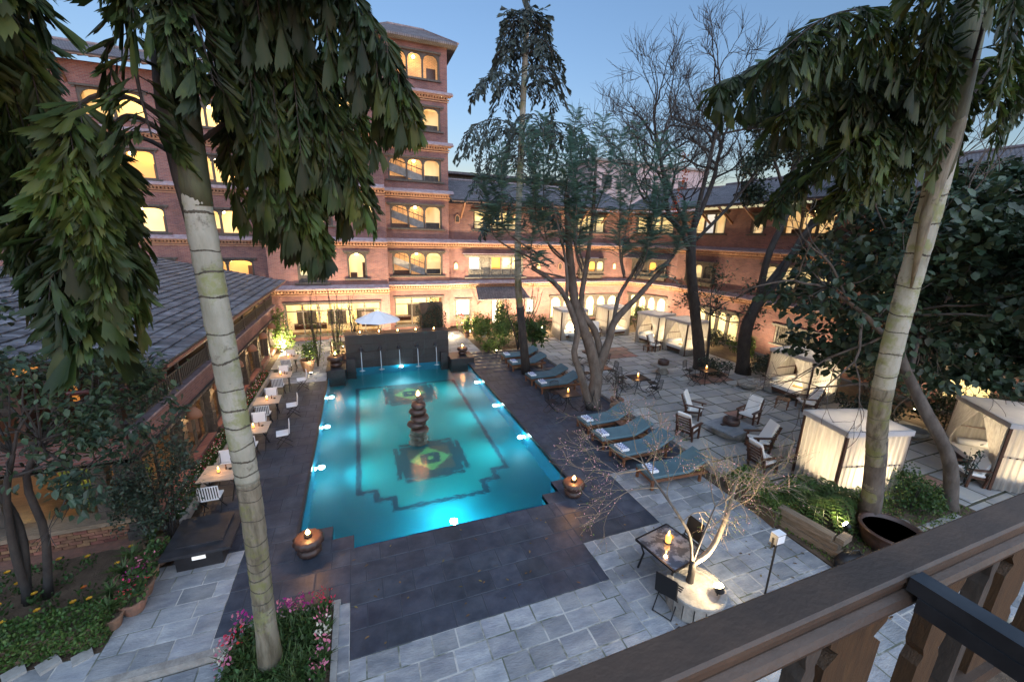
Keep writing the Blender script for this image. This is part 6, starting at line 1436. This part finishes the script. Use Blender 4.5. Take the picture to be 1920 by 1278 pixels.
def bush(name,lab,cat,x,y,z0,r,h,n,size,m,stems=5,proto=LEAF,group=None,kindname='foliage',stemm='barkdark'):
    t=thing(name,lab,cat,(x,y,0),0,group)
    s=MB()
    for k in range(stems):
        a=U_(0,6.28); s.tube([(U_(-.1,.1)*r,U_(-.1,.1)*r,z0),(.4*r*math.cos(a),.4*r*math.sin(a),z0+h*.45),(.75*r*math.cos(a),.75*r*math.sin(a),z0+h*.85)],[.018,.012,.006],4)
    s.build('stems',M[stemm],t,kind='stuff')
    # a dozen uneven clumps
    cl=[(Vector((U_(-.75,.75)*r,U_(-.75,.75)*r,z0+h*U_(.25,.85))),U_(.3,.55)) for _ in range(12)]
    lv=[]
    for k in range(n):
        c_,q=random.choice(cl); v=rv(1); v=v.normalized()*q*U_(.5,1.0); p=c_+Vector((v.x*r,v.y*r,v.z*h*.6))
        lv.append(frame(p,v+rv(.8),Vector((0,0,1))+rv(.8),size*U_(.6,1.25)))
    soup(kindname,proto[0],proto[1],lv,M[m],t); return t
bush('creeper_bush','tall dark bush growing against the pavilion corner with lamplit edges','bush',-4.45,10.15,0,.75,3.0,2600,.085,'smallleaf',stems=9)
bush('creeper_bush','dark bush in front of the glass room with warm light behind it','bush',-4.8,10.0,0,.5,2.0,1500,.08,'smallleaf',stems=7)
# ---- plants round the fountain and back garden
def twiggy(name,lab,x,y,h,n,leafm='leafy',nl=240,size=.10,spread=.5,z0=0,r=.035):
    t=thing(name,lab,'shrub',(x,y,0)); s=MB(); lv=[]
    for k in range(n):
        a=U_(0,6.28); hh=h*U_(.75,1.05); e=Vector((spread*math.cos(a)*U_(.3,1),spread*math.sin(a)*U_(.3,1),hh))
        P=curve([(0,0,z0),(e.x*.3+U_(-.1,.1),e.y*.3,z0+hh*.33),(e.x*.8+U_(-.12,.12),e.y*.8,z0+hh*.7),tuple(e)],12); s.tube(P,[r*(1-i/13)+.006 for i in range(13)],5)
        for j in range(4):
            i=random.randint(6,11); d=(P[i+1]-P[i]).normalized()+rv(.5); s.tube([P[i],P[i]+d*U_(.2,.5)],[.012,.005],4)
        for j in range(nl//n):
            q=P[random.randint(2,8)]+rv(.3); lv.append(frame(q,rv(1),Vector((0,0,1))+rv(.6),size*U_(.6,1.2)))
    s.build('stems',M['barkdark'],t,kind='stuff'); soup('leaves',LEAF[0],LEAF[1],lv,M[leafm],t); return t
twiggy('bare_shrub','bare upright dark stemmed shrub lit from below, left of the fountain wall',-2.35,22.9,4.1,6,nl=420)
twiggy('bare_shrub','second bare upright stemmed shrub beside the fountain wall end, leaves lit yellow green',-1.35,23.2,4.0,7,nl=460)
twiggy('bare_shrub','thin shrub with sparse leaves behind the left end of the fountain wall',-.3,24.0,3.6,6,nl=300,size=.09)
bush('potted_plant_foliage','bright green lit bush in a big pot left of the fountain','bush',-2.75,22.2,.6,.5,.9,500,.13,'leafy',4)
def pot(x,y,r,h,lab,group='garden pots',m='terracotta',z=0):
    t=thing('flower_pot',lab,'flower pot',(x,y,z),0,group)
    MB().lathe([(r*.65,0),(r*.9,h*.55),(r,h*.88),(r*1.08,h*.9),(r*1.08,h),(r*.92,h),(r*.85,h*.82)],18).build('pot',M[m],t,smooth=False); MB().lathe([(r*.88,h*.80),(r*.4,h*.85),(0,h*.86)],14).build('soil',M['soil'],t); return t
pot(-2.75,22.2,.34,.62,'big weathered pot holding the bright green bush left of the fountain')
pot(-.95,22.95,.36,.5,'big dark pot beside the ribbed fire pot at the fountain wall end')
t=thing('creeper_block','dense grey green creeper covering a tall block behind the right end of the fountain wall','creeper',(4.0,24.4,0))
MB().box(-.65,-.3,0,.65,.3,3.0).build('core',M['soil'],t)
lv=[]
for _ in range(5200):
    x,y,z=U_(-.9,.9),U_(-.5,.45),U_(.1,3.45); 
    if z>2.9+.5*math.sin(x*5+1): continue
    if abs(x)<.6 and abs(y)<.28 and z<2.9: y=-.42+U_(-.1,.08)
    lv.append(frame((x,y,z),rv(1)+Vector((0,-.4,-.2)),rv(1),U_(.06,.11)))
soup('foliage',LEAF[0],LEAF[1],lv,M['smallleaf'],t)
gl=[('lit yellow green bush at the left of the back garden bed',7.4,25.4,.7,1.5,'leafy'),('lit green bush behind the round garden spotlight',8.1,23.6,.7,1.6,'leafy'),('broad lit bush in the middle of the back garden bed',8.9,24.8,.9,2.0,'leafy'),('dark green bush at the right of the back garden bed',10.2,24.2,.8,1.8,'hedge'),('low lit shrub along the path edge of the back garden',7.3,23.0,.5,.8,'leafy'),('deep green bush beside the leftmost daybed',11.3,24.8,.8,2.2,'hedge'),('tall thin leaved bush behind the back garden bed',9.6,26.6,1.0,2.4,'hedge'),('bush of grey green leaves by the awning door',8.2,27.6,.8,1.6,'leafy'),
 ('dark bush between the far daybeds and the brick wing',20.6,26.0,1.0,2.0,'hedge'),('dark shrub mass behind the dark patio table',18.0,15.9,.8,.9,'smallleaf'),('low dark shrub by the black tree trunk',20.4,14.6,1.0,1.2,'smallleaf'),('dark shrub behind the middle daybed on the right',21.6,13.2,1.1,2.0,'smallleaf'),('yellow green shrub by the lattice window',21.8,17.4,.8,1.7,'leafy'),('dark shrub mass below the broad leaved tree',20.6,7.2,1.3,2.0,'bigleaf'),('dark low bush at the right behind the palm trunk',19.0,9.2,1.0,1.3,'smallleaf'),('ferny dark shrub left of the arcade columns',21.3,24.2,.8,1.4,'hedge'),('dark bush at the pavilion far corner by the brick wall',-4.5,26.6,.6,2.6,'leafy')]
for lab,x,y,r,h,m in gl: bush('shrub',lab,'bush',x,y,0,r,h,int(1500*r*h**.5),.12,m,5)
twiggy('bare_shrub','dark twisted leafless shrub in the garden bed in front of the awning',9.3,23.2,4.2,9,leafm='smallleaf',nl=260,spread=1.6,r=.05)
bush('potted_palm','small green palm like plant in a pot beside the far lounger','plant',9.9,22.2,.6,.6,1.2,160,.42,'hedge',5)
pot(9.2,21.9,.26,.42,'terracotta pot beside the farthest blue lounger')
for i,(x,y,lab) in enumerate(((6.9,27.0,'first'),(7.5,27.2,'second'),(8.1,26.9,'third'),(8.6,27.3,'fourth'),(7.2,28.1,'fifth'),(7.9,28.3,'sixth'))):
    pot(x,y,.2,.35,lab+' small pot from the left in the cluster by the green lit window',m='white' if i==2 else 'terracotta'); bush('potted_plant','tall narrow leaved plant in the '+lab+' pot by the green lit window','plant',x,y,.3,.22,1.1,110,.2,'leafy',4)
t=bush('red_flower_plant','plant with a red flower against the brick by the green lit window','plant',6.8,28.9,0,.3,1.6,120,.14,'hedge',4); soup('red_flower',LEAF[0],LEAF[1],[frame(Vector((.1,-.2,1.35))+rv(.12),rv(1),rv(1),.14) for _ in range(40)],M['redbloom'],t)
# pots at the forked tree
pot(9.95,13.3,.28,.46,'terracotta pot just right of the forked tree trunk'); twiggy('bare_shrub','pale twiggy shrub growing from the pot right of the forked tree',9.95,13.3,1.5,7,leafm='leafy',nl=60,size=.06,spread=.7,z0=.4,r=.012)
pot(9.6,12.75,.30,.44,'wide terracotta pot at the foot of the forked tree')
# ---- planting along the pavilion: narrow bed of low flowers
t=thing('pavilion_planter','long narrow stone edged flower bed along the foot of the pavilion columns','planter',(-4.4,10.6,0)); 
y=0
while y<11.4: L=U_(.7,.95); MB().box(-.06,y+.008,-.05,.06,y+L-.008,.13).build('kerb_stone',M['kerb'],t); y+=L
MB().box(-.45,0,-.05,-.062,11.4,.08).build('soil',M['soil'],t)
lv=[TRS(U_(-.42,-.08),U_(.1,11.3),.08,0,1,1,1)@frame((0,0,0),Vector((U_(-1,1),U_(-1,1),1.2)),rv(1),U_(.08,.2)) for _ in range(2600)]; soup('low_plants',LEAF[0],LEAF[1],lv,M['hedge'],t)
for m in ('pinkbloom','whitebloom','redbloom'): soup('flowers',LEAF[0],LEAF[1],[frame((U_(-.42,-.08),U_(.1,11.3),U_(.16,.3)),rv(1),rv(1),.06) for _ in range(240)],M[m],t)
# ---- flower bed bottom left
fbm=MB(); 
nx,ny=44,26
for j in range(ny+1):
    for i in range(nx+1): fbm.v.append((-11+6.5*i/nx,7.35+3.0*j/ny,-.06+.05*random.random()))
for j in range(ny):
    for i in range(nx): fbm.f.append((j*(nx+1)+i,j*(nx+1)+i+1,(j+1)*(nx+1)+i+1,(j+1)*(nx+1)+i))
o=fbm.build('flower_bed_soil',M['soil'],smooth=True,fix=False); struct(o)
k=0; ORD=['first','second','third','fourth','fifth','sixth','seventh','eighth','ninth','tenth']
for row,(yy) in enumerate((8.35,8.8,9.25,9.7)):
    for x in np.arange(-7.7,-4.9,.38):
        if random.random()<.12: continue
        xx=x+U_(-.09,.09); y2=yy+U_(-.1,.1); k+=1
        col='yellow' if random.random()<.5 else ('orange' if random.random()<.3 else None)
        t=thing('marigold_plant',{'yellow':'yellow flowered','orange':'orange flowered',None:'flowerless green'}[col]+' bedding plant, '+['front','second','third','back'][row]+' row of the flower bed, '+ORD[int((x+7.7)/.38+.5)]+' from the left','bedding plant',(xx,y2,-.02),0,'bedding plants with '+(col or 'no')+' flowers')
        r=U_(.11,.17); lv=[frame(Vector((U_(-r,r),U_(-r,r),U_(.02,.22))),Vector((U_(-1,1),U_(-1,1),.9)),rv(1),U_(.05,.09)) for _ in range(46)]
        soup('leaves',LEAF[0],LEAF[1],lv,M['hedge'],t)
        if col: soup('flower',LEAF[0],LEAF[1],[frame((0.02,0,.27),(math.cos(a),math.sin(a),.35+.1*(q%3)),(0,0,1),.055) for q,a in enumerate(np.arange(0,12.5,.6))],M['yellowbloom' if col=='yellow' else 'autumn'],t)
t=thing('clipped_hedge','low clipped green hedge along the front of the flower bed at bottom left','hedge',(-6.3,7.75,0))
MB().box(-1.9,-.26,0,1.75,.26,.40).build('core',M['soil'],t)
lv=[frame((U_(-1.95,1.8),U_(-.33,.33),U_(.0,.46)),rv(1)+Vector((0,0,.6)),rv(1),U_(.05,.08)) for _ in range(21000)]; soup('foliage',LEAF[0],LEAF[1],lv,M['hedgebright'],t)  # clipped hedge leaves in a brighter green
for i in range(9):
    x=-8.1+i*.42; q=thing('edging_stone','rough angled edging stone before the clipped hedge, '+ORD[i]+' from the left','edging stone',(x,7.33,-.12),R_(U_(30,60)),'edging stones before the hedge'); MB().prism([(-.13,-.1),(.12,-.12),(.14,.11),(-.11,.12)],0,.14+U_(0,.05)).build('stone',M['kerb'],q)
# spider plants and pots along the left path
SPK=([(0,0,0),(-.035,.4,.30),(.035,.4,.30),(0,1,.06)],[(0,2,1),(1,2,3)])
pl=[(-4.55,7.85,.17,.26,'nearest round terracotta pot at the left path edge with a spiky plant'),(-4.34,8.12,.21,.28,'wide terracotta pot with red stemmed plant beside the left path'),(-4.36,8.5,.20,.28,'terracotta pot with magenta flowers beside the left path'),(-4.42,8.9,.19,.26,'terracotta pot with pink and white flowers beside the left path'),(-4.40,9.35,.18,.26,'terracotta pot with a green leafy plant at the far end of the left path'),(-4.62,9.75,.17,.26,'pot with a long leaved plant at the pavilion corner'),(-4.72,8.3,.17,.24,'small pot of spiky leaves behind the magenta flowers'),(-4.75,8.85,.17,.24,'small pot of spiky leaves in the second row by the path'),(-4.80,9.3,.16,.22,'small spiky plant pot nearest the brick wall')]
for i,(x,y,r,h,lab) in enumerate(pl):
    pot(x,y,r,h,lab); q=thing('potted_plant','plant growing in the '+lab.replace('terracotta pot','terracotta pot',1),'plant',(x,y,h*.85),0,None)
    q['label']=['spiky grey green leaves in the nearest pot by the left path','thin red stemmed plant in the wide pot by the left path','magenta flowering plant in a pot by the left path','pink and white flowering plant in a pot by the left path','round green leafy plant in the far pot of the left path','long arching leaves in the pot at the pavilion corner','spiky leaves behind the magenta flowers','spiky leaves in the second row of pots','spiky plant nearest the low brick wall'][i]
    if i in (0,5,6,7,8): soup('leaves',SPK[0],SPK[1],[frame((0,0,0),(math.cos(a:=U_(0,6.28)),math.sin(a),U_(.4,1.8)),(0,0,1),(U_(.7,1.1)*.5,U_(.25,.5),U_(.3,.5))) for _ in range(46)],M['leafy' if i in(5,) else 'grass'],q)
    else:
        soup('leaves',LEAF[0],LEAF[1],[frame((U_(-r,r),U_(-r,r),U_(0,.28)),rv(1)+Vector((0,0,.6)),rv(1),U_(.07,.12)) for _ in range(110)],M['hedge'],q)
        fm={1:'redbloom',2:'magenta',3:'pinkbloom',4:None}[i]
        if fm: soup('flowers',LEAF[0],LEAF[1],[frame((U_(-r,r),U_(-r,r),U_(.2,.36)),rv(1),rv(1),.05) for _ in range(24)],M[fm],q)
# ---- bed round the big palm: stone edging, spider plants, flowers
t=thing('palm_bed','flower bed round the big palm foot with leafy tufts and a stone edge','flower bed',(-1.65,6.2,0))
for y in np.arange(-1.2,.85,.42): MB().box(.80,y,-.1,.90,y+.41,.05).build('edge_stone',M['kerb'],t)
for x in np.arange(-.75,.8,.42): MB().box(x,.80,-.1,x+.41,.89,.04).build('edge_stone',M['kerb'],t)
MB().box(-.85,-1.3,-.1,.79,.79,.0).build('soil',M['soil'],t)
soup('leaf_tufts',SPK[0],SPK[1],[frame((cx+U_(-.06,.06),cy+U_(-.06,.06),0),(U_(-1,1),U_(-1,1),U_(.6,1.8)),(0,0,1),(.5,U_(.25,.48),.4)) for (cx,cy) in [(U_(-.75,.72),U_(-1.2,.7)) for _ in range(52)] for _ in range(26)],M['grass'],t)
soup('low_leaves',LEAF[0],LEAF[1],[frame((U_(-.8,.75),U_(-1.25,.75),U_(.02,.3)),rv(1)+Vector((0,0,.6)),rv(1),U_(.05,.1)) for _ in range(5200)],M['hedge'],t)
for nm,m,spots in (('pink','pinkbloom',[(-.7,.6),(-.8,.2),(.0,.72),(.2,.7),(.68,.3),(.7,-.3),(.66,-.6),(-.75,-.1)]),('red','redbloom',[(.55,.72),(.72,.66),(-.7,.3)]),('white','whitebloom',[(.7,.05),(.68,-.1),(-.78,.05)]),('mauve','magenta',[(.1,.74),(.4,.7),(-.6,.66)])):
    soup(nm+'_flowers',LEAF[0],LEAF[1],[frame((x+U_(-.12,.12),y+U_(-.12,.12),U_(.28,.5)),rv(1)+Vector((0,0,.5)),rv(1),U_(.05,.08)) for x,y in spots for _ in range(20)],M[m],t)
# ---- near right planting
t=thing('clipped_hedge','low clipped hedge lit yellow green behind the blossom tree','hedge',(0,0,0))
hp=[(9.75,7.55),(10.75,7.75),(10.55,5.9),(9.45,5.75)]
MB().prism([(x*.97+.3,y*.97+.2) for x,y in hp],0,.42).build('core',M['soil'],t)
lv=[]
for _ in range(16000):
    a,b_=random.random(),random.random(); x=(hp[0][0]*(1-a)+hp[1][0]*a)*(1-b_)+(hp[3][0]*(1-a)+hp[2][0]*a)*b_; y=(hp[0][1]*(1-a)+hp[1][1]*a)*(1-b_)+(hp[3][1]*(1-a)+hp[2][1]*a)*b_
    z=U_(.1,.52)*(1 if (.06<a<.94 and .04<b_<.96) else .9)
    if .1<a<.9 and .08<b_<.92: z=U_(.40,.54)
    lv.append(frame((x,y,z),rv(1)+Vector((0,0,.5)),rv(1),U_(.035,.06)))
soup('foliage',LEAF[0],LEAF[1],lv,M['leafy'],t)
t=thing('cycad','spiky green cycad with arching fronds beside the near curtained daybed','cycad',(10.95,5.75,0))
MB().lathe([(.18,0),(.20,.25),(.12,.42),(0,.45)],12,jit=.015).build('stem',M['barkdark'],t)
lv=[];s=MB()
for k in range(44):
    a=U_(0,6.28); e=U_(.25,1.2); L=U_(.8,1.05); d=Vector((math.cos(a),math.sin(a),0)); P=curve([(0,0,.42),tuple(d*L*.35+Vector((0,0,.42+.35*e))),tuple(d*L*.75+Vector((0,0,.42+.38*e-.05))),tuple(d*L+Vector((0,0,.42+.2*e-.22)))],14); s.tube(P,.008,4,cap=False)
    for i in range(2,15):
        dd=(P[i]-P[i-1]).normalized(); sd=dd.cross(Vector((0,0,1))).normalized()
        for e_ in (-1,1): lv.append(frame(P[i],dd*.5+sd*e_+Vector((0,0,.1)),(0,0,1),(.12,.21*math.sin(.3+i*.17),.1)))
s.build('midribs',M['grass'],t,kind='stuff'); soup('fronds',LEAF[0],LEAF[1],lv,M['grass'],t)
t=thing('timber_sleeper_planter','stack of weathered old timber beams edging the bed below the palm','timber planter',(9.95,5.15,0),R_(-82))
for k,(x0,x1,y0,z0,z1) in enumerate(((-.75,.62,-.14,.005,.17),(-.70,.55,-.10,.172,.33),(-.78,.42,-.16,.333,.50))): MB().box(x0,y0,z0,x1,y0+.22,z1).build('timber_beam',M['oldtimber'],t)
MB().box(.45,-.05,.335,.62,.35,.48).build('timber_beam',M['oldtimber'],t)
for i,(x,y,s) in enumerate(((10.25,4.45,.14),(10.5,4.25,.17),(10.75,4.1,.15),(10.1,4.2,.13),(12.9,4.75,.16),(12.3,3.95,.2))):
    q=thing('garden_stone',['squared brown stone at the foot of the timber beams','broken pale stone by the water bowl','flat stone in front of the water bowl','small grey stone beside the black bag','pinkish stone right of the water bowl','large flat stone near the handrail by the water bowl'][i],'stone',(x,y,0),U_(0,3)); MB().lathe([(s*.9,0),(s,.05),(s*.8,s*.6),(s*.3,s*.7),(0,s*.7)],9,jit=s*.12).build('stone',M['stone'],q)
t=thing('water_bowl','large dark metal bowl of still water at the palm foot','bowl',(11.45,4.35,0)); MB().lathe([(.30,0),(.52,.12),(.60,.36),(.62,.50),(.66,.52),(.66,.56),(.58,.56),(.57,.45)],30).build('bowl',M['pottery'],t,smooth=True); MB().lathe([(.574,.47),(0,.47)],28).build('water',mat('dark_still_water',(.01,.012,.012),.03),t)
bush('shrub','round green shrub right of the water bowl, in front of the right edge daybed','bush',13.9,5.1,0,.6,1.1,1500,.085,'hedge',7)
bush('shrub','low yellowish ground shrub between the palm trunk and the round shrub','bush',12.7,5.6,0,.6,.55,900,.08,'leafy',5)
bush('shrub','low sprawling shrub at the foot of the curved small trunk','bush',14.9,5.3,0,.6,.5,700,.09,'leafy',5)
bush('sapling','thin leafy sapling in front of the right edge daybed','sapling',15.9,4.9,.5,.22,1.2,90,.10,'smallleaf',3)
# garden ground cover near the right
gb=MB().box(9.6,4.35,-.14,11.28,7.95,.0).box(11.3,4.35,-.14,15.6,6.0,.002); o=gb.build('planting_soil',M['soil']); struct(o)
soup_o=soup('ground_cover',LEAF[0],LEAF[1],[frame((U_(9.7,15.4),U_(4.4,6.0),.01),rv(1)+Vector((0,0,.8)),rv(1),U_(.04,.09)) for _ in range(2600)],M['leafy'],None); soup_o['label']='low leafy ground cover in the bed below the palm'; soup_o['category']='ground cover'
# ---- blossom tree in the round planter
bl=thing('blossom_tree','small nearly bare pink budded blossom tree lit from below in the round planter','tree',(5.78,4.85,0))
limb(bl,[(0,0,.3),(.02,0,.7),(.0,.0,.95)],.075,.06,'barkdark',n=6,sides=10)
limb(bl,[(0,0,.9),(-.12,.05,1.5),(-.42,.1,2.0),(-.78,.3,2.55),(-1.05,.5,3.0)],.035,.018,'bark',n=12,sides=8,name='limb')
limb(bl,[(0,0,.9),(.35,.0,1.0),(.72,.1,1.25),(1.0,.2,1.7),(1.45,.5,2.0)],.062,.035,'twiglit',n=12,sides=9,name='limb')
limb(bl,[(0,0,.9),(.03,-.05,1.3),(.15,-.05,1.7),(.35,0,2.1)],.026,.012,'bark',n=10,sides=7,name='limb')
tips=[];tr=MB();depth_max=3
for p,d,L in (((-.78,.3,2.55),(-.9,.5,.2),.7),((-1.05,.5,3.0),(-.6,.6,.4),.75),((-1.05,.5,3.0),(.5,1,.3),.8),((-.6,.2,2.3),(.4,.9,.3),.7),((-.3,.1,1.85),(.8,.4,.4),.7),((.35,0,2.1),(.2,.6,.5),.7),((.35,0,2.1),(.8,.0,.3),.7),((1.0,.2,1.7),(.4,-.3,.7),.7),((1.2,.35,1.85),(.9,.0,.2),.8),((1.45,.5,2.0),(.8,.4,.1),.8),((.15,-.05,1.7),(.6,-.2,.4),.6),((-1.0,.45,2.9),(-.9,-.1,.1),.7),((1.0,.2,1.7),(0,.6,.6),.7),((-.9,.4,2.8),(.0,.2,.9),.6)):
    grow(tr,p,d,L*.95,.011,3,tips,up=-.02,wig=.55,split=(3,4),shrink=.76,ang=1.0,rmin=.0035,sides=(5,4,3,3,3))
tr.build('twigs',M['twiglit'],bl,kind='stuff')
lv=[];lv2=[]
for (p,d,pts) in tips:
    for q in pts:
        if random.random()<.62:
            pk=(p.x<-.4) ; (lv if random.random()<(.6 if p.x<-.2 else .3) else lv2).append(frame(Vector(q)+rv(.05),rv(1),rv(1),U_(.02,.036)))
soup('blossoms',LEAF[0],LEAF[1],lv,M['blossom'],bl); soup('young_leaves',LEAF[0],LEAF[1],lv2,M['leafy'],bl)
# dark wooded strip along the right wing foot and at the pavilion end
for i,(x,y,r,h) in enumerate(((22.8,11,1.1,2.2),(22.9,6.5,1.2,2.4),(22.6,20.2,.9,1.3),(22.7,23.6,.8,1.5))):
    bush('shrub',['dark tall shrub against the right wing behind the broad leaved tree','tall dark shrub against the right wing at the right edge','low shrub under the curtained arches of the right wing','low dark shrub at the far end of the right wing'][i],'bush',x,y,0,r,h,int(1000*r*h**.5),.13,'smallleaf',5)

# fallen leaves on the deck and paving
lv=[]
for _ in range(260):
    x,y=random.choice(((U_(-.5,6.8),U_(5.8,8.4)),(U_(5.7,10),U_(9.5,20)),(U_(4.6,9.5),U_(3,6.9)),(U_(5.7,10),U_(9.5,20)),(U_(10.4,17),U_(6,20))))
    lv.append(frame((x,y,.012+.004*random.random()),(U_(-1,1),U_(-1,1),U_(-.05,.05)),(U_(-.2,.2),U_(-.2,.2),1),(.07,U_(.05,.11),.07)))
o=soup('fallen_leaves',LEAF[0],LEAF[1],lv,mat('leaf_fallen',(.13,.085,.035),.8,rnd=.5),None)
o['label']='dry fallen leaves scattered over the deck and paving'; o['category']='fallen leaves'
